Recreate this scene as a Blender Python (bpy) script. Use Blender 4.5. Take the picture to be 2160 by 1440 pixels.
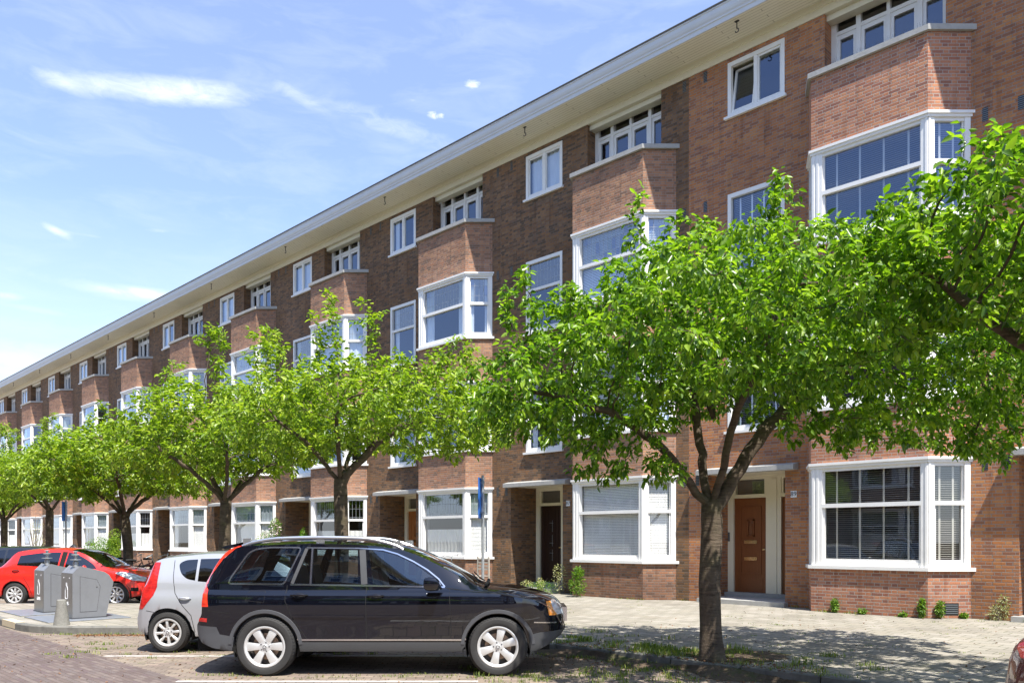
import bpy, bmesh, math, random
import numpy as np
from mathutils import Vector, Matrix
from mathutils.bvhtree import BVHTree
R = math.radians
for _o in list(bpy.data.objects):
    bpy.data.objects.remove(_o)
SC = bpy.context.scene
COL = SC.collection

# ------------------------------------------------------------------ camera
F_PX = 1710.0          # focal length in pixels of a 2160 wide frame
HOR = 1136.0           # row of the horizon in the photograph
EYE = 1.68
cam = bpy.data.cameras.new('camera')
cam.sensor_width = 36.0
cam.lens = 36.0 * F_PX / 2160.0
cam.shift_y = (HOR - 720.0) / 2160.0
cam.clip_start = 0.1
cam.clip_end = 2000
camo = bpy.data.objects.new('camera', cam)
camo.location = (0, 0, EYE)
camo.rotation_euler = (R(90), 0, 0)
COL.objects.link(camo)
SC.camera = camo

# ------------------------------------------------------------------ light
SUN_EL = R(62)
SUN_H = Vector((0.4383, -0.8988, 0))           # horizontal direction towards the sun
SUN_AZ = math.atan2(SUN_H.x, SUN_H.y)
SUN_DIR = Vector((SUN_H.x * math.cos(SUN_EL), SUN_H.y * math.cos(SUN_EL), math.sin(SUN_EL)))
sl = bpy.data.lights.new('sun', 'SUN')
sl.energy = 5.0
sl.angle = R(0.53)
sl.color = (1.0, 0.95, 0.87)
so = bpy.data.objects.new('sun', sl)
so.rotation_euler = SUN_DIR.to_track_quat('Z', 'Y').to_euler()
so.location = (6, -12, 30)
COL.objects.link(so)

world = bpy.data.worlds.new("World")
SC.world = world
world.use_nodes = True
nt = world.node_tree
nt.nodes.clear()

class NT:
    """small helper round a node tree"""
    def __init__(s, tree):
        s.t = tree
    def n(s, typ, **kw):
        nd = s.t.nodes.new(typ)
        for k, v in kw.items():
            if hasattr(nd, k):
                setattr(nd, k, v)
        return nd
    def link(s, a, b):
        s.t.links.new(a, b)
    def val(s, sock, v):
        if hasattr(v, 'is_output') or isinstance(v, bpy.types.NodeSocket):
            s.link(v, sock)
        else:
            sock.default_value = v
    def m(s, op, a, b=None, c=None, clamp=False):
        nd = s.t.nodes.new('ShaderNodeMath')
        nd.operation = op
        nd.use_clamp = clamp
        s.val(nd.inputs[0], a)
        if b is not None: s.val(nd.inputs[1], b)
        if c is not None: s.val(nd.inputs[2], c)
        return nd.outputs[0]
    def mix(s, fac, a, b, blend='MIX'):
        nd = s.t.nodes.new('ShaderNodeMix')
        nd.data_type = 'RGBA'
        nd.blend_type = blend
        s.val(nd.inputs[0], fac)
        s.val(nd.inputs[6], c4(a) if isinstance(a, tuple) else a)
        s.val(nd.inputs[7], c4(b) if isinstance(b, tuple) else b)
        return nd.outputs[2]
    def ramp(s, fac, stops, interp='LINEAR'):
        nd = s.t.nodes.new('ShaderNodeValToRGB')
        cr = nd.color_ramp
        cr.interpolation = interp
        while len(cr.elements) < len(stops):
            cr.elements.new(0.5)
        for e, (p, c) in zip(cr.elements, stops):
            e.position = p
            e.color = c4(c) if isinstance(c, tuple) else (c, c, c, 1)
        s.val(nd.inputs[0], fac)
        return nd.outputs[0]
    def noise(s, vec, scale, detail=4, rough=0.55, dist=0.0):
        nd = s.t.nodes.new('ShaderNodeTexNoise')
        nd.inputs['Scale'].default_value = scale
        nd.inputs['Detail'].default_value = detail
        nd.inputs['Roughness'].default_value = rough
        nd.inputs['Distortion'].default_value = dist
        if vec is not None: s.link(vec, nd.inputs['Vector'])
        return nd.outputs[0]
    def comb(s, x, y, z=0.0):
        nd = s.t.nodes.new('ShaderNodeCombineXYZ')
        s.val(nd.inputs[0], x); s.val(nd.inputs[1], y); s.val(nd.inputs[2], z)
        return nd.outputs[0]
    def sep(s, v):
        nd = s.t.nodes.new('ShaderNodeSeparateXYZ')
        s.link(v, nd.inputs[0])
        return nd.outputs
def c4(c):
    return (c[0], c[1], c[2], 1.0)

w = NT(nt)
sky = w.n('ShaderNodeTexSky')
sky.sky_type = 'NISHITA'
sky.sun_disc = False
sky.sun_elevation = SUN_EL
sky.sun_rotation = SUN_AZ
sky.altitude = 0
sky.air_density = 1.0
sky.dust_density = 0.6
sky.ozone_density = 1.6
tc = w.n('ShaderNodeTexCoord')
vx, vy, vz = w.sep(tc.outputs['Generated'])
az = w.m('ARCTAN2', vx, vy)
el = w.m('ARCSINE', vz)
# thin cirrus: directions given as azimuth and elevation in the sky
clouds = [(-23.96, 26.82, 6.28, 0.88, 0.1, 0.86), (-20.81, 27.22, 3.51, 0.69, 0.08, 0.4), (-29.31, 26.22, 1.78, 0.47, -0.15, 0.35), (-14.74, 27.77, 2.82, 0.56, -0.42, 0.3), (-6.67, 26.44, 6.26, 1.23, -0.26, 0.44), (-11.25, 27.2, 4.18, 0.68, -0.2, 0.22), (-29.31, 18.29, 1.07, 0.37, -0.35, 0.75), (-27.5, 18.34, 1.58, 0.16, 0.0, 0.5), (-23.82, 19.17, 1.68, 0.22, 0.05, 0.5), (-24.8, 15.38, 2.62, 0.45, 0.03, 0.95), (-29.31, 15.56, 6.11, 0.7, -0.08, 0.42), (-30.82, 13.72, 4.2, 0.33, -0.05, 0.5), (-31.79, 14.28, 1.09, 0.24, 0, 0.7), (-18.74, 20.47, 4.5, 0.61, -0.18, 0.32), (-31.55, 10.34, 6.33, 1.66, 0.0, 0.8), (-2.68, 32.15, 8.63, 1.44, 0.3, 0.22), (5.68, 32.05, 7.91, 1.92, 0.1, 0.3)]      # azimuth, elevation, half width, half height in degrees, tilt, strength
puffs = [(-2.88, 29.28, 1.1340000000000001, 0.44550000000000006, 0, 0.95), (-5.41, 27.47, 1.026, 0.3915, 0, 0.95), (-7.0, 28.21, 0.9855, 0.243, 0, 0.7), (-3.18, 27.22, 0.9045000000000001, 0.21600000000000003, 0, 0.5)]
cvec = w.comb(w.m('MULTIPLY', az, 3.0), w.m('MULTIPLY', el, 11.0), 0.3)
nz = w.noise(cvec, 3.2, 9, 0.62, 0.5)
cvec2 = w.comb(w.m('MULTIPLY', az, 18.0), w.m('MULTIPLY', el, 42.0), 0.7)
nz2 = w.noise(cvec2, 2.0, 8, 0.65, 0.8)
def blob(a0, e0, ka, ke, tilt):
    a0, e0, ka, ke = R(a0), R(e0), R(ka), R(ke)
    da = w.m('SUBTRACT', az, a0); de = w.m('SUBTRACT', el, e0)
    de2 = w.m('SUBTRACT', de, w.m('MULTIPLY', da, math.tan(tilt)))
    q = w.m('ADD', w.m('POWER', w.m('ABSOLUTE', w.m('DIVIDE', da, ka)), 2.0), w.m('POWER', w.m('ABSOLUTE', w.m('DIVIDE', de2, ke)), 2.0))
    return w.m('EXPONENT', w.m('MULTIPLY', q, -1.1))
tot = None
wisp = w.m('ADD', w.m('MULTIPLY', nz, 0.9), w.m('MULTIPLY', nz2, 0.75))
for px, py, hw, hh, tl, st in clouds:
    g = w.m('MULTIPLY', blob(px, py, hw, hh, tl), st)
    tot = g if tot is None else w.m('ADD', tot, g)
cir = w.m('MULTIPLY', w.m('SUBTRACT', w.m('MULTIPLY', tot, w.m('ADD', w.m('MULTIPLY', wisp, 1.5), -0.35)), 0.08), 0.95, clamp=True)
pf = None
for px, py, hw, hh, tl, st in puffs:
    g = w.m('MULTIPLY', blob(px, py, hw, hh, tl), st)
    pf = g if pf is None else w.m('ADD', pf, g)
pfm = w.m('MULTIPLY', w.m('SUBTRACT', w.m('MULTIPLY', pf, w.m('ADD', w.m('MULTIPLY', nz2, 1.6), 0.0)), 0.42), 2.6, clamp=True)
veil = w.m('ADD', 0.17, w.m('MULTIPLY', w.m('SUBTRACT', nz, 0.45, clamp=True), 0.5), clamp=True)
mask = w.m('MAXIMUM', w.m('MAXIMUM', cir, pfm), veil, clamp=True)
# pale haze band low on the horizon
low = w.m('MULTIPLY', w.m('SUBTRACT', 1.0, w.m('DIVIDE', w.m('ABSOLUTE', el), 0.42), clamp=True), 0.55)
mask = w.m('MAXIMUM', mask, w.m('ADD', low, w.m('MULTIPLY', mask, 0.6)), clamp=True)
SKY_STR = 0.09
tint = w.mix(1.0, sky.outputs[0], (1.30, 1.42, 1.72), 'MULTIPLY')
skyc = w.mix(w.m('MULTIPLY', mask, 0.93), tint, (7.0, 7.5, 8.4))
bg = w.n('ShaderNodeBackground')
w.link(skyc, bg.inputs[0])
bg.inputs[1].default_value = SKY_STR
wo = w.n('ShaderNodeOutputWorld')
w.link(bg.outputs[0], wo.inputs[0])

SC.view_settings.view_transform = 'Standard'
SC.view_settings.look = 'None'
SC.view_settings.exposure = 0.98
SC.view_settings.gamma = 1
SC.cycles.max_bounces = 8
SC.cycles.transparent_max_bounces = 12
SC.cycles.caustics_reflective = False
SC.cycles.caustics_refractive = False

# ------------------------------------------------------------------ object helpers
def tag(o, label=None, cat=None, group=None, kind=None):
    if label: o['label'] = label
    if cat: o['category'] = cat
    if group: o['group'] = group
    if kind: o['kind'] = kind
    return o
def empty(name, loc=(0, 0, 0), rz=0.0, label=None, cat=None, group=None):
    o = bpy.data.objects.new(name, None)
    o.empty_display_size = 0.3
    o.location = loc
    o.rotation_euler = (0, 0, rz)
    COL.objects.link(o)
    return tag(o, label, cat, group)
def link_mesh(name, me, parent=None):
    o = bpy.data.objects.new(name, me)
    COL.objects.link(o)
    if parent is not None:
        o.parent = parent
    return o
def copy_tree(o, parent=None):
    c = o.copy()
    COL.objects.link(c)
    c.parent = parent
    for ch in o.children:
        copy_tree(ch, c)
    return c

class MB:
    def __init__(s):
        s.v = []; s.f = []; s.mi = []; s.cur = 0
    def add(s, vs, fs):
        b = len(s.v)
        s.v.extend([tuple(p) for p in vs])
        for f in fs:
            s.f.append(tuple(b + i for i in f)); s.mi.append(s.cur)
        return s
    def quad(s, a, b, c, d):
        return s.add([a, b, c, d], [(0, 1, 2, 3)])
    def box(s, x0, x1, y0, y1, z0, z1):
        return s.fbox((0, 0, 1, 0), x0, x1, y0, y1, z0, z1)
    def fbox(s, F, u0, u1, n0, n1, z0, z1):
        ox, oy, dx, dy = F
        P = lambda u, n, z: (ox + u * dx - n * dy, oy + u * dy + n * dx, z)
        vs = [P(u0, n0, z0), P(u1, n0, z0), P(u1, n1, z0), P(u0, n1, z0), P(u0, n0, z1), P(u1, n0, z1), P(u1, n1, z1), P(u0, n1, z1)]
        return s.add(vs, [(0, 3, 2, 1), (4, 5, 6, 7), (0, 1, 5, 4), (1, 2, 6, 5), (2, 3, 7, 6), (3, 0, 4, 7)])
    def fquad(s, F, u0, u1, n, z0, z1, flip=False):
        ox, oy, dx, dy = F
        P = lambda u, z: (ox + u * dx - n * dy, oy + u * dy + n * dx, z)
        q = [P(u0, z0), P(u1, z0), P(u1, z1), P(u0, z1)]
        return s.add(q[::-1] if flip else q, [(0, 1, 2, 3)])
    def prism(s, pts, z0, z1, caps=True):
        n = len(pts)
        vs = [(p[0], p[1], z0) for p in pts] + [(p[0], p[1], z1) for p in pts]
        fs = [(i, (i + 1) % n, n + (i + 1) % n, n + i) for i in range(n)]
        if caps:
            fs += [tuple(range(n))[::-1], tuple(range(n, 2 * n))]
        return s.add(vs, fs)
    def strip_prism(s, outer, inner, z0, z1):
        n = len(outer)
        vs = [(p[0], p[1], z0) for p in outer] + [(p[0], p[1], z0) for p in inner] + [(p[0], p[1], z1) for p in outer] + [(p[0], p[1], z1) for p in inner]
        fs = []
        for i in range(n - 1):
            fs += [(i, i + 1, 2 * n + i + 1, 2 * n + i), (n + i + 1, n + i, 3 * n + i, 3 * n + i + 1), (i + 1, i, n + i, n + i + 1), (2 * n + i, 2 * n + i + 1, 3 * n + i + 1, 3 * n + i)]
        fs += [(0, 2 * n, 3 * n, n), (n - 1, 2 * n - 1, 4 * n - 1, 3 * n - 1)]
        return s.add(vs, fs)
    def tube(s, path, rad, seg=6, cap=True):
        path = [Vector(p) for p in path]
        n = len(path)
        if not hasattr(rad, '__len__'): rad = [rad] * n
        vs = []; fs = []
        up = None
        for i, p in enumerate(path):
            d = (path[min(i + 1, n - 1)] - path[max(i - 1, 0)])
            if d.length < 1e-9: d = Vector((0, 0, 1))
            d.normalize()
            if up is None:
                up = Vector((1, 0, 0)) if abs(d.x) < 0.8 else Vector((0, 1, 0))
            a = (up - d * up.dot(d))
            if a.length < 1e-6: a = d.orthogonal()
            a.normalize(); up = a
            b = d.cross(a)
            for k in range(seg):
                t = 2 * math.pi * k / seg
                vs.append(p + (a * math.cos(t) + b * math.sin(t)) * rad[i])
        for i in range(n - 1):
            for k in range(seg):
                k2 = (k + 1) % seg
                fs.append((i * seg + k, i * seg + k2, (i + 1) * seg + k2, (i + 1) * seg + k))
        if cap:
            fs.append(tuple(range(seg))[::-1]); fs.append(tuple((n - 1) * seg + k for k in range(seg)))
        return s.add(vs, fs)
    def lathe(s, prof, seg=24, center=(0, 0, 0), axis='z', closed=False):
        vs = []; fs = []
        cx, cy, cz = center
        for r, h in prof:
            for k in range(seg):
                t = 2 * math.pi * k / seg
                a, b = r * math.cos(t), r * math.sin(t)
                vs.append((cx + a, cy + b, cz + h) if axis == 'z' else (cx + a, cy + h, cz + b))
        m = len(prof)
        for i in range(m if closed else m - 1):
            j = (i + 1) % m
            for k in range(seg):
                k2 = (k + 1) % seg
                q = (i * seg + k, i * seg + k2, j * seg + k2, j * seg + k)
                fs.append(q if axis == 'z' else q[::-1])
        return s.add(vs, fs)
    def build(s, name, mat, parent=None, smooth=False, bevel=0.0, me_only=False, angle=35):
        me = bpy.data.meshes.new(name)
        me.from_pydata(s.v, [], s.f)
        mats = mat if isinstance(mat, (list, tuple)) else [mat]
        for m_ in mats: me.materials.append(m_)
        if len(mats) > 1:
            me.polygons.foreach_set('material_index', s.mi)
        me.update()
        auto_uv(me)
        if smooth:
            me.polygons.foreach_set('use_smooth', [True] * len(me.polygons))
            try: me.set_sharp_from_angle(angle=R(angle))
            except Exception: pass
        if me_only: return me
        o = link_mesh(name, me, parent)
        if bevel > 0:
            bv = o.modifiers.new('bevel', 'BEVEL'); bv.width = bevel; bv.segments = 1; bv.limit_method = 'ANGLE'
        return o

def auto_uv(me):
    nl = len(me.loops)
    if nl == 0: return
    uvl = me.uv_layers.new(name='UVMap')
    nv = len(me.vertices)
    co = np.empty(nv * 3); me.vertices.foreach_get('co', co); co = co.reshape(-1, 3)
    li = np.empty(nl, dtype=np.int32); me.loops.foreach_get('vertex_index', li)
    npoly = len(me.polygons)
    tot = np.empty(npoly, dtype=np.int32); me.polygons.foreach_get('loop_total', tot)
    no = np.empty(npoly * 3); me.polygons.foreach_get('normal', no); no = no.reshape(-1, 3)
    pn = np.repeat(no, tot, axis=0)
    p = co[li]
    horiz = np.abs(pn[:, 2]) > 0.75
    l = np.hypot(pn[:, 0], pn[:, 1]) + 1e-9
    tx, ty = -pn[:, 1] / l, pn[:, 0] / l
    u = p[:, 0] * tx + p[:, 1] * ty
    v = p[:, 2].copy()
    u = np.where(horiz, p[:, 0], u); v = np.where(horiz, p[:, 1], v)
    uvl.data.foreach_set('uv', np.stack([u, v], 1).astype(np.float32).ravel())

# ------------------------------------------------------------------ materials
MATS = {}
def base_mat(name):
    m = bpy.data.materials.new(name)
    m.use_nodes = True
    m.node_tree.nodes.clear()
    t = NT(m.node_tree)
    out = t.n('ShaderNodeOutputMaterial')
    return m, t, out
def pbr(t, col, rough=0.5, metal=0.0, spec=0.5, bump=None, bstr=0.3, bdist=0.01, coat=0.0):
    p = t.n('ShaderNodeBsdfPrincipled')
    t.val(p.inputs['Base Color'], c4(col) if isinstance(col, tuple) else col)
    t.val(p.inputs['Roughness'], rough)
    t.val(p.inputs['Metallic'], metal)
    p.inputs['Specular IOR Level'].default_value = spec
    p.inputs['Coat Weight'].default_value = coat
    p.inputs['Coat Roughness'].default_value = 0.02
    if bump is not None:
        b = t.n('ShaderNodeBump')
        b.inputs['Strength'].default_value = bstr
        b.inputs['Distance'].default_value = bdist
        t.link(bump, b.inputs['Height'])
        t.link(b.outputs[0], p.inputs['Normal'])
    return p
def plain(name, col, rough=0.5, metal=0.0, spec=0.5, var=0.12, vs=3.0, coat=0.0, bump=0.0, dirt=0.0, fine=60):
    m, t, out = base_mat(name)
    tcn = t.n('ShaderNodeTexCoord')
    n1 = t.noise(tcn.outputs['Object'], vs, 5)
    c = t.mix(t.m('MULTIPLY', n1, 1.0), tuple(x * (1 - var) for x in col), tuple(min(1, x * (1 + var)) for x in col))
    if dirt > 0:
        n2 = t.noise(tcn.outputs['Object'], vs * 2.7, 8, 0.7)
        c = t.mix(t.m('MULTIPLY', t.m('SUBTRACT', n2, 0.48, clamp=True), dirt * 6, clamp=True), c, tuple(x * 0.45 for x in col))
    bn = t.noise(tcn.outputs['Object'], fine, 4) if bump > 0 else None
    rg = t.m('ADD', rough - 0.05, t.m('MULTIPLY', n1, 0.1))
    p = pbr(t, c, rg, metal, spec, bn, bump, 0.01, coat)
    t.link(p.outputs[0], out.inputs[0])
    return m

def brick_mat(name, pal, mortar, bw=0.225, bh=0.0655, mo=0.012, coords='UV', rot=0.0, flem=True, rough=0.85,
              bstr=0.6, stain=0.35, rowvar=0.0, bands=None, moss=0.0, spots=0.0, stainscale=0.7, tone=None):
    m, t, out = base_mat(name)
    geo = t.n('ShaderNodeNewGeometry')
    if coords == 'UV':
        uvn = t.n('ShaderNodeUVMap'); vec = uvn.outputs[0]
    else:
        mp = t.n('ShaderNodeMapping'); mp.inputs['Rotation'].default_value = (0, 0, rot)
        t.link(geo.outputs['Position'], mp.inputs[0]); vec = mp.outputs[0]
    x, y, _z = t.sep(vec)
    # slightly uneven laying
    wob = t.noise(vec, 1.7, 2)
    y = t.m('ADD', y, t.m('MULTIPLY', t.m('SUBTRACT', wob, 0.5), 0.006))
    yr = t.m('DIVIDE', y, bh)
    row = t.m('FLOOR', yr)
    rm = t.m('FLOORED_MODULO', row, 2.0)
    period = bw * 1.5 if flem else bw
    U = t.m('ADD', t.m('DIVIDE', x, period), t.m('MULTIPLY', rm, 0.5))
    wn0 = t.n('ShaderNodeTexWhiteNoise'); wn0.noise_dimensions = '1D'; t.link(row, wn0.inputs['W'])
    U = t.m('ADD', U, t.m('MULTIPLY', wn0.outputs[0], 0.07))
    cell = t.m('FLOOR', U)
    fu = t.m('FRACT', U)
    if flem:
        isH = t.m('GREATER_THAN', fu, 0.6667)
        a = t.m('MULTIPLY', t.m('SUBTRACT', fu, t.m('MULTIPLY', isH, 0.6667)), period)
        ln = t.m('SUBTRACT', bw, t.m('MULTIPLY', isH, bw * 0.5))
        cid = t.m('ADD', t.m('MULTIPLY', cell, 2.0), isH)
    else:
        a = t.m('MULTIPLY', fu, bw); ln = bw; cid = cell
    dx = t.m('MINIMUM', a, t.m('SUBTRACT', ln, a))
    fy = t.m('MULTIPLY', t.m('FRACT', yr), bh)
    dy = t.m('MINIMUM', fy, t.m('SUBTRACT', bh, fy))
    d = t.m('MINIMUM', dx, dy)
    nf = t.noise(vec, 90, 3)
    d = t.m('ADD', d, t.m('MULTIPLY', t.m('SUBTRACT', nf, 0.5), mo * 0.55))
    mask = t.m('DIVIDE', t.m('SUBTRACT', d, mo * 0.32), mo * 0.36, clamp=True)
    wn = t.n('ShaderNodeTexWhiteNoise'); wn.noise_dimensions = '3D'
    t.link(t.comb(cid, row, 0.37), wn.inputs['Vector'])
    n = len(pal)
    stops = [((i) / n, c) for i, c in enumerate(pal)]
    bc = t.ramp(wn.outputs[0], stops, 'CONSTANT')
    ng = t.noise(vec, 38, 5, 0.6)
    bc = t.mix(0.55, bc, t.mix(ng, (0.45, 0.45, 0.45), (1.35, 1.35, 1.35)), 'MULTIPLY')
    big = t.noise(geo.outputs['Position'], stainscale, 5, 0.6)
    dark = t.m('MULTIPLY', t.m('SUBTRACT', big, 0.45, clamp=True), 3.2 * stain, clamp=True)
    mort = t.mix(t.noise(vec, 5, 3), tuple(q * 0.75 for q in mortar), mortar)
    c = t.mix(mask, mort, bc)
    c = t.mix(dark, c, t.mix(1.0, c, (0.5, 0.47, 0.45), 'MULTIPLY'))
    if bands:      # horizontal zones of the wall with their own brick: (z0, z1, colour multiplier, whiter joints)
        px_, py_, pz_ = t.sep(geo.outputs['Position'])
        for z0, z1, mul in bands:
            inb = t.m('MULTIPLY', t.m('GREATER_THAN', pz_, z0), t.m('LESS_THAN', pz_, z1))
            c = t.mix(inb, c, t.mix(1.0, c, mul, 'MULTIPLY'))
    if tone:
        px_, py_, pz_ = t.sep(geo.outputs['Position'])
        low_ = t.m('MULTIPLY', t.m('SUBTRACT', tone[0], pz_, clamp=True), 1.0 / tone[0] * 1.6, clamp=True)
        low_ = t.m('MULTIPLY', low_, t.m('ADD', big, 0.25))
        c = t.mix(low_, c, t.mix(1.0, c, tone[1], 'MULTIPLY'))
    if coords == 'UV':
        sx_, sy_, _ = t.sep(uvn.outputs[0])
        stv = t.noise(t.comb(t.m('MULTIPLY', sx_, 5.0), t.m('MULTIPLY', sy_, 0.35)), 1.6, 6, 0.6)
        stm = t.m('MULTIPLY', t.m('SUBTRACT', stv, 0.53, clamp=True), 4.0, clamp=True)
        c = t.mix(t.m('MULTIPLY', stm, 0.75), c, t.mix(1.0, c, (0.55, 0.53, 0.52), 'MULTIPLY'))
        rpv = t.noise(geo.outputs['Position'], 0.33, 2, 0.4)
        c = t.mix(t.m('MULTIPLY', t.m('SUBTRACT', rpv, 0.58, clamp=True), 6.0, clamp=True), c, t.mix(1.0, c, (1.22, 1.22, 1.25), 'MULTIPLY'))
    if moss > 0:
        mn = t.noise(geo.outputs['Position'], 1.3, 6, 0.65)
        mm = t.m('MULTIPLY', t.m('SUBTRACT', mn, 0.52, clamp=True), 7 * moss, clamp=True)
        jm = t.m('ADD', t.m('MULTIPLY', t.m('SUBTRACT', 1.0, mask), 0.9), t.m('MULTIPLY', t.m('SUBTRACT', mn, 0.62, clamp=True), 4.0), clamp=True)
        c = t.mix(t.m('MULTIPLY', mm, jm), c, (0.13, 0.17, 0.045))
    if spots > 0:
        vo = t.n('ShaderNodeTexVoronoi'); vo.inputs['Scale'].default_value = 2.3
        t.link(geo.outputs['Position'], vo.inputs['Vector'])
        sp = t.m('LESS_THAN', vo.outputs['Distance'], 0.035)
        c = t.mix(t.m('MULTIPLY', sp, spots), c, (0.05, 0.03, 0.03))
        vo2 = t.n('ShaderNodeTexVoronoi'); vo2.inputs['Scale'].default_value = 4.1
        t.link(geo.outputs['Position'], vo2.inputs['Vector'])
        c = t.mix(t.m('MULTIPLY', t.m('LESS_THAN', vo2.outputs['Distance'], 0.04), spots * 0.5), c, (0.6, 0.58, 0.54))
    h = t.m('ADD', t.m('MULTIPLY', mask, 1.0), t.m('MULTIPLY', ng, 0.35))
    h = t.m('ADD', h, t.m('MULTIPLY', wn.outputs[0], 0.25))
    p = pbr(t, c, rough, 0, 0.25, h, bstr, 0.008)
    t.link(p.outputs[0], out.inputs[0])
    return m

def glass_mat(name, tintc=(0.75, 0.82, 0.85), base=0.10, k=1.7, wav=0.0, gcol=(1, 1, 1)):
    m, t, out = base_mat(name)
    lw_ = t.n('ShaderNodeLayerWeight')
    fr = t.m('ADD', 0.04, t.m('MULTIPLY', t.m('POWER', lw_.outputs['Facing'], 5.0), 0.96))     # same from both sides of the thin pane
    gl = t.n('ShaderNodeBsdfGlossy'); gl.inputs['Roughness'].default_value = 0.01
    gl.inputs['Color'].default_value = c4(gcol)
    if wav > 0:
        tcn = t.n('ShaderNodeTexCoord')
        b = t.n('ShaderNodeBump'); b.inputs['Strength'].default_value = wav; b.inputs['Distance'].default_value = 0.02
        t.link(t.noise(tcn.outputs['Object'], 1.3, 2), b.inputs['Height'])
        t.link(b.outputs[0], gl.inputs['Normal'])
    tr = t.n('ShaderNodeBsdfTransparent'); tr.inputs['Color'].default_value = c4(tintc)
    mx = t.n('ShaderNodeMixShader')
    t.link(t.m('ADD', t.m('MULTIPLY', fr, k), base, clamp=True), mx.inputs[0])
    t.link(tr.outputs[0], mx.inputs[1]); t.link(gl.outputs[0], mx.inputs[2])
    t.link(mx.outputs[0], out.inputs[0])
    return m

ORANGE = [(0.453, 0.189, 0.079), (0.398, 0.158, 0.064), (0.495, 0.224, 0.088), (0.344, 0.141, 0.069), (0.431, 0.203, 0.098), (0.474, 0.189, 0.069), (0.288, 0.129, 0.074), (0.408, 0.18, 0.088)]
BROWN = [(0.239, 0.129, 0.062), (0.198, 0.107, 0.053), (0.27, 0.15, 0.073), (0.152, 0.088, 0.048), (0.227, 0.135, 0.075), (0.12, 0.078, 0.047), (0.255, 0.129, 0.057), (0.188, 0.112, 0.066)]
BAYBR = [(0.379, 0.196, 0.111), (0.322, 0.159, 0.091), (0.426, 0.226, 0.126), (0.266, 0.142, 0.086), (0.356, 0.189, 0.116), (0.392, 0.183, 0.1), (0.22, 0.129, 0.086), (0.333, 0.178, 0.111)]
BAYOR = [(0.458, 0.2, 0.111), (0.402, 0.173, 0.097), (0.515, 0.235, 0.125), (0.346, 0.144, 0.091), (0.447, 0.213, 0.134), (0.481, 0.2, 0.105), (0.288, 0.127, 0.086), (0.425, 0.191, 0.115)]
M = {}
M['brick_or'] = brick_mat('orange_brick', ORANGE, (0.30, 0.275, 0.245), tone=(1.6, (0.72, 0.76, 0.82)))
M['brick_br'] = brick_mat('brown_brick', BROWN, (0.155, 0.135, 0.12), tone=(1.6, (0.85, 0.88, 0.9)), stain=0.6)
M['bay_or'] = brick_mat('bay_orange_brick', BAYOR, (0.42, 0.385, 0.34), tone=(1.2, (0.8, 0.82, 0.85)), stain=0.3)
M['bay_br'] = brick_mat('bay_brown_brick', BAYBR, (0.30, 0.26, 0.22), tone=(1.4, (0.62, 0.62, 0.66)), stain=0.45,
                        bands=[(10.0, 10.42, (1.15, 1.18, 1.22)), (3.3, 3.75, (1.2, 1.2, 1.22))])
M['soldier'] = brick_mat('soldier_brick', ORANGE, (0.30, 0.27, 0.23), bw=0.0655, bh=0.22, flem=False)
M['white'] = plain('white_paint', (0.80, 0.79, 0.76), 0.35, var=0.05, dirt=0.09, vs=2.2)
M['cream'] = plain('cream_paint', (0.78, 0.73, 0.58), 0.4, var=0.04, dirt=0.06, vs=1.5)
M['greywhite'] = plain('gutter_paint', (0.56, 0.57, 0.575), 0.4, var=0.06, dirt=0.08, vs=0.8)
M['concrete'] = plain('concrete', (0.36, 0.355, 0.335), 0.85, var=0.18, vs=4, dirt=0.25, bump=0.3)
M['stone_dark'] = plain('dark_stone', (0.16, 0.16, 0.155), 0.8, var=0.2, bump=0.2)
M['interior'] = plain('room_interior', (0.16, 0.15, 0.14), 0.9)
M['roofdark'] = plain('roof_felt', (0.05, 0.048, 0.046), 0.9)
M['iron'] = plain('black_iron', (0.02, 0.02, 0.022), 0.5)
M['metalgrey'] = plain('vent_metal', (0.17, 0.185, 0.19), 0.45, 0.6)
M['brass'] = plain('brass', (0.75, 0.55, 0.30), 0.25, 1.0)
M['wood_red'] = None
def wood(name, c1, c2, rough=0.35):
    m, t, out = base_mat(name)
    tcn = t.n('ShaderNodeTexCoord')
    mp = t.n('ShaderNodeMapping'); mp.inputs['Scale'].default_value = (14, 14, 1.0)
    t.link(tcn.outputs['Object'], mp.inputs[0])
    nn = t.noise(mp.outputs[0], 2.2, 7, 0.6, 1.2)
    c = t.mix(nn, c1, c2)
    p = pbr(t, c, rough, 0, 0.4, nn, 0.08, 0.01)
    t.link(p.outputs[0], out.inputs[0]); return m
M['wood_red'] = wood('red_brown_wood', (0.13, 0.042, 0.014), (0.26, 0.090, 0.032))
M['wood_dark'] = wood('dark_brown_wood', (0.02, 0.011, 0.009), (0.045, 0.022, 0.016))
M['wood_orange'] = wood('orange_wood', (0.28, 0.10, 0.03), (0.42, 0.17, 0.06))
M['glass'] = glass_mat('window_glass', (0.96, 0.97, 0.96), 0.06, 1.6, 0.03)
M['glass_up'] = glass_mat('upper_window_glass', (0.86, 0.92, 0.98), 0.10, 1.7, 0.03, (0.66, 0.78, 1.0))
M['slat'] = plain('blind_slat', (0.92, 0.91, 0.89), 0.5)
M['slat_wood'] = plain('louvre_slat', (0.50, 0.48, 0.43), 0.5)
M['curtain'] = plain('net_curtain', (0.80, 0.80, 0.78), 0.9)
M['digit'] = plain('black_enamel', (0.02, 0.02, 0.03), 0.3)
M['enamel'] = plain('white_enamel', (0.85, 0.85, 0.85), 0.25)
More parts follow.
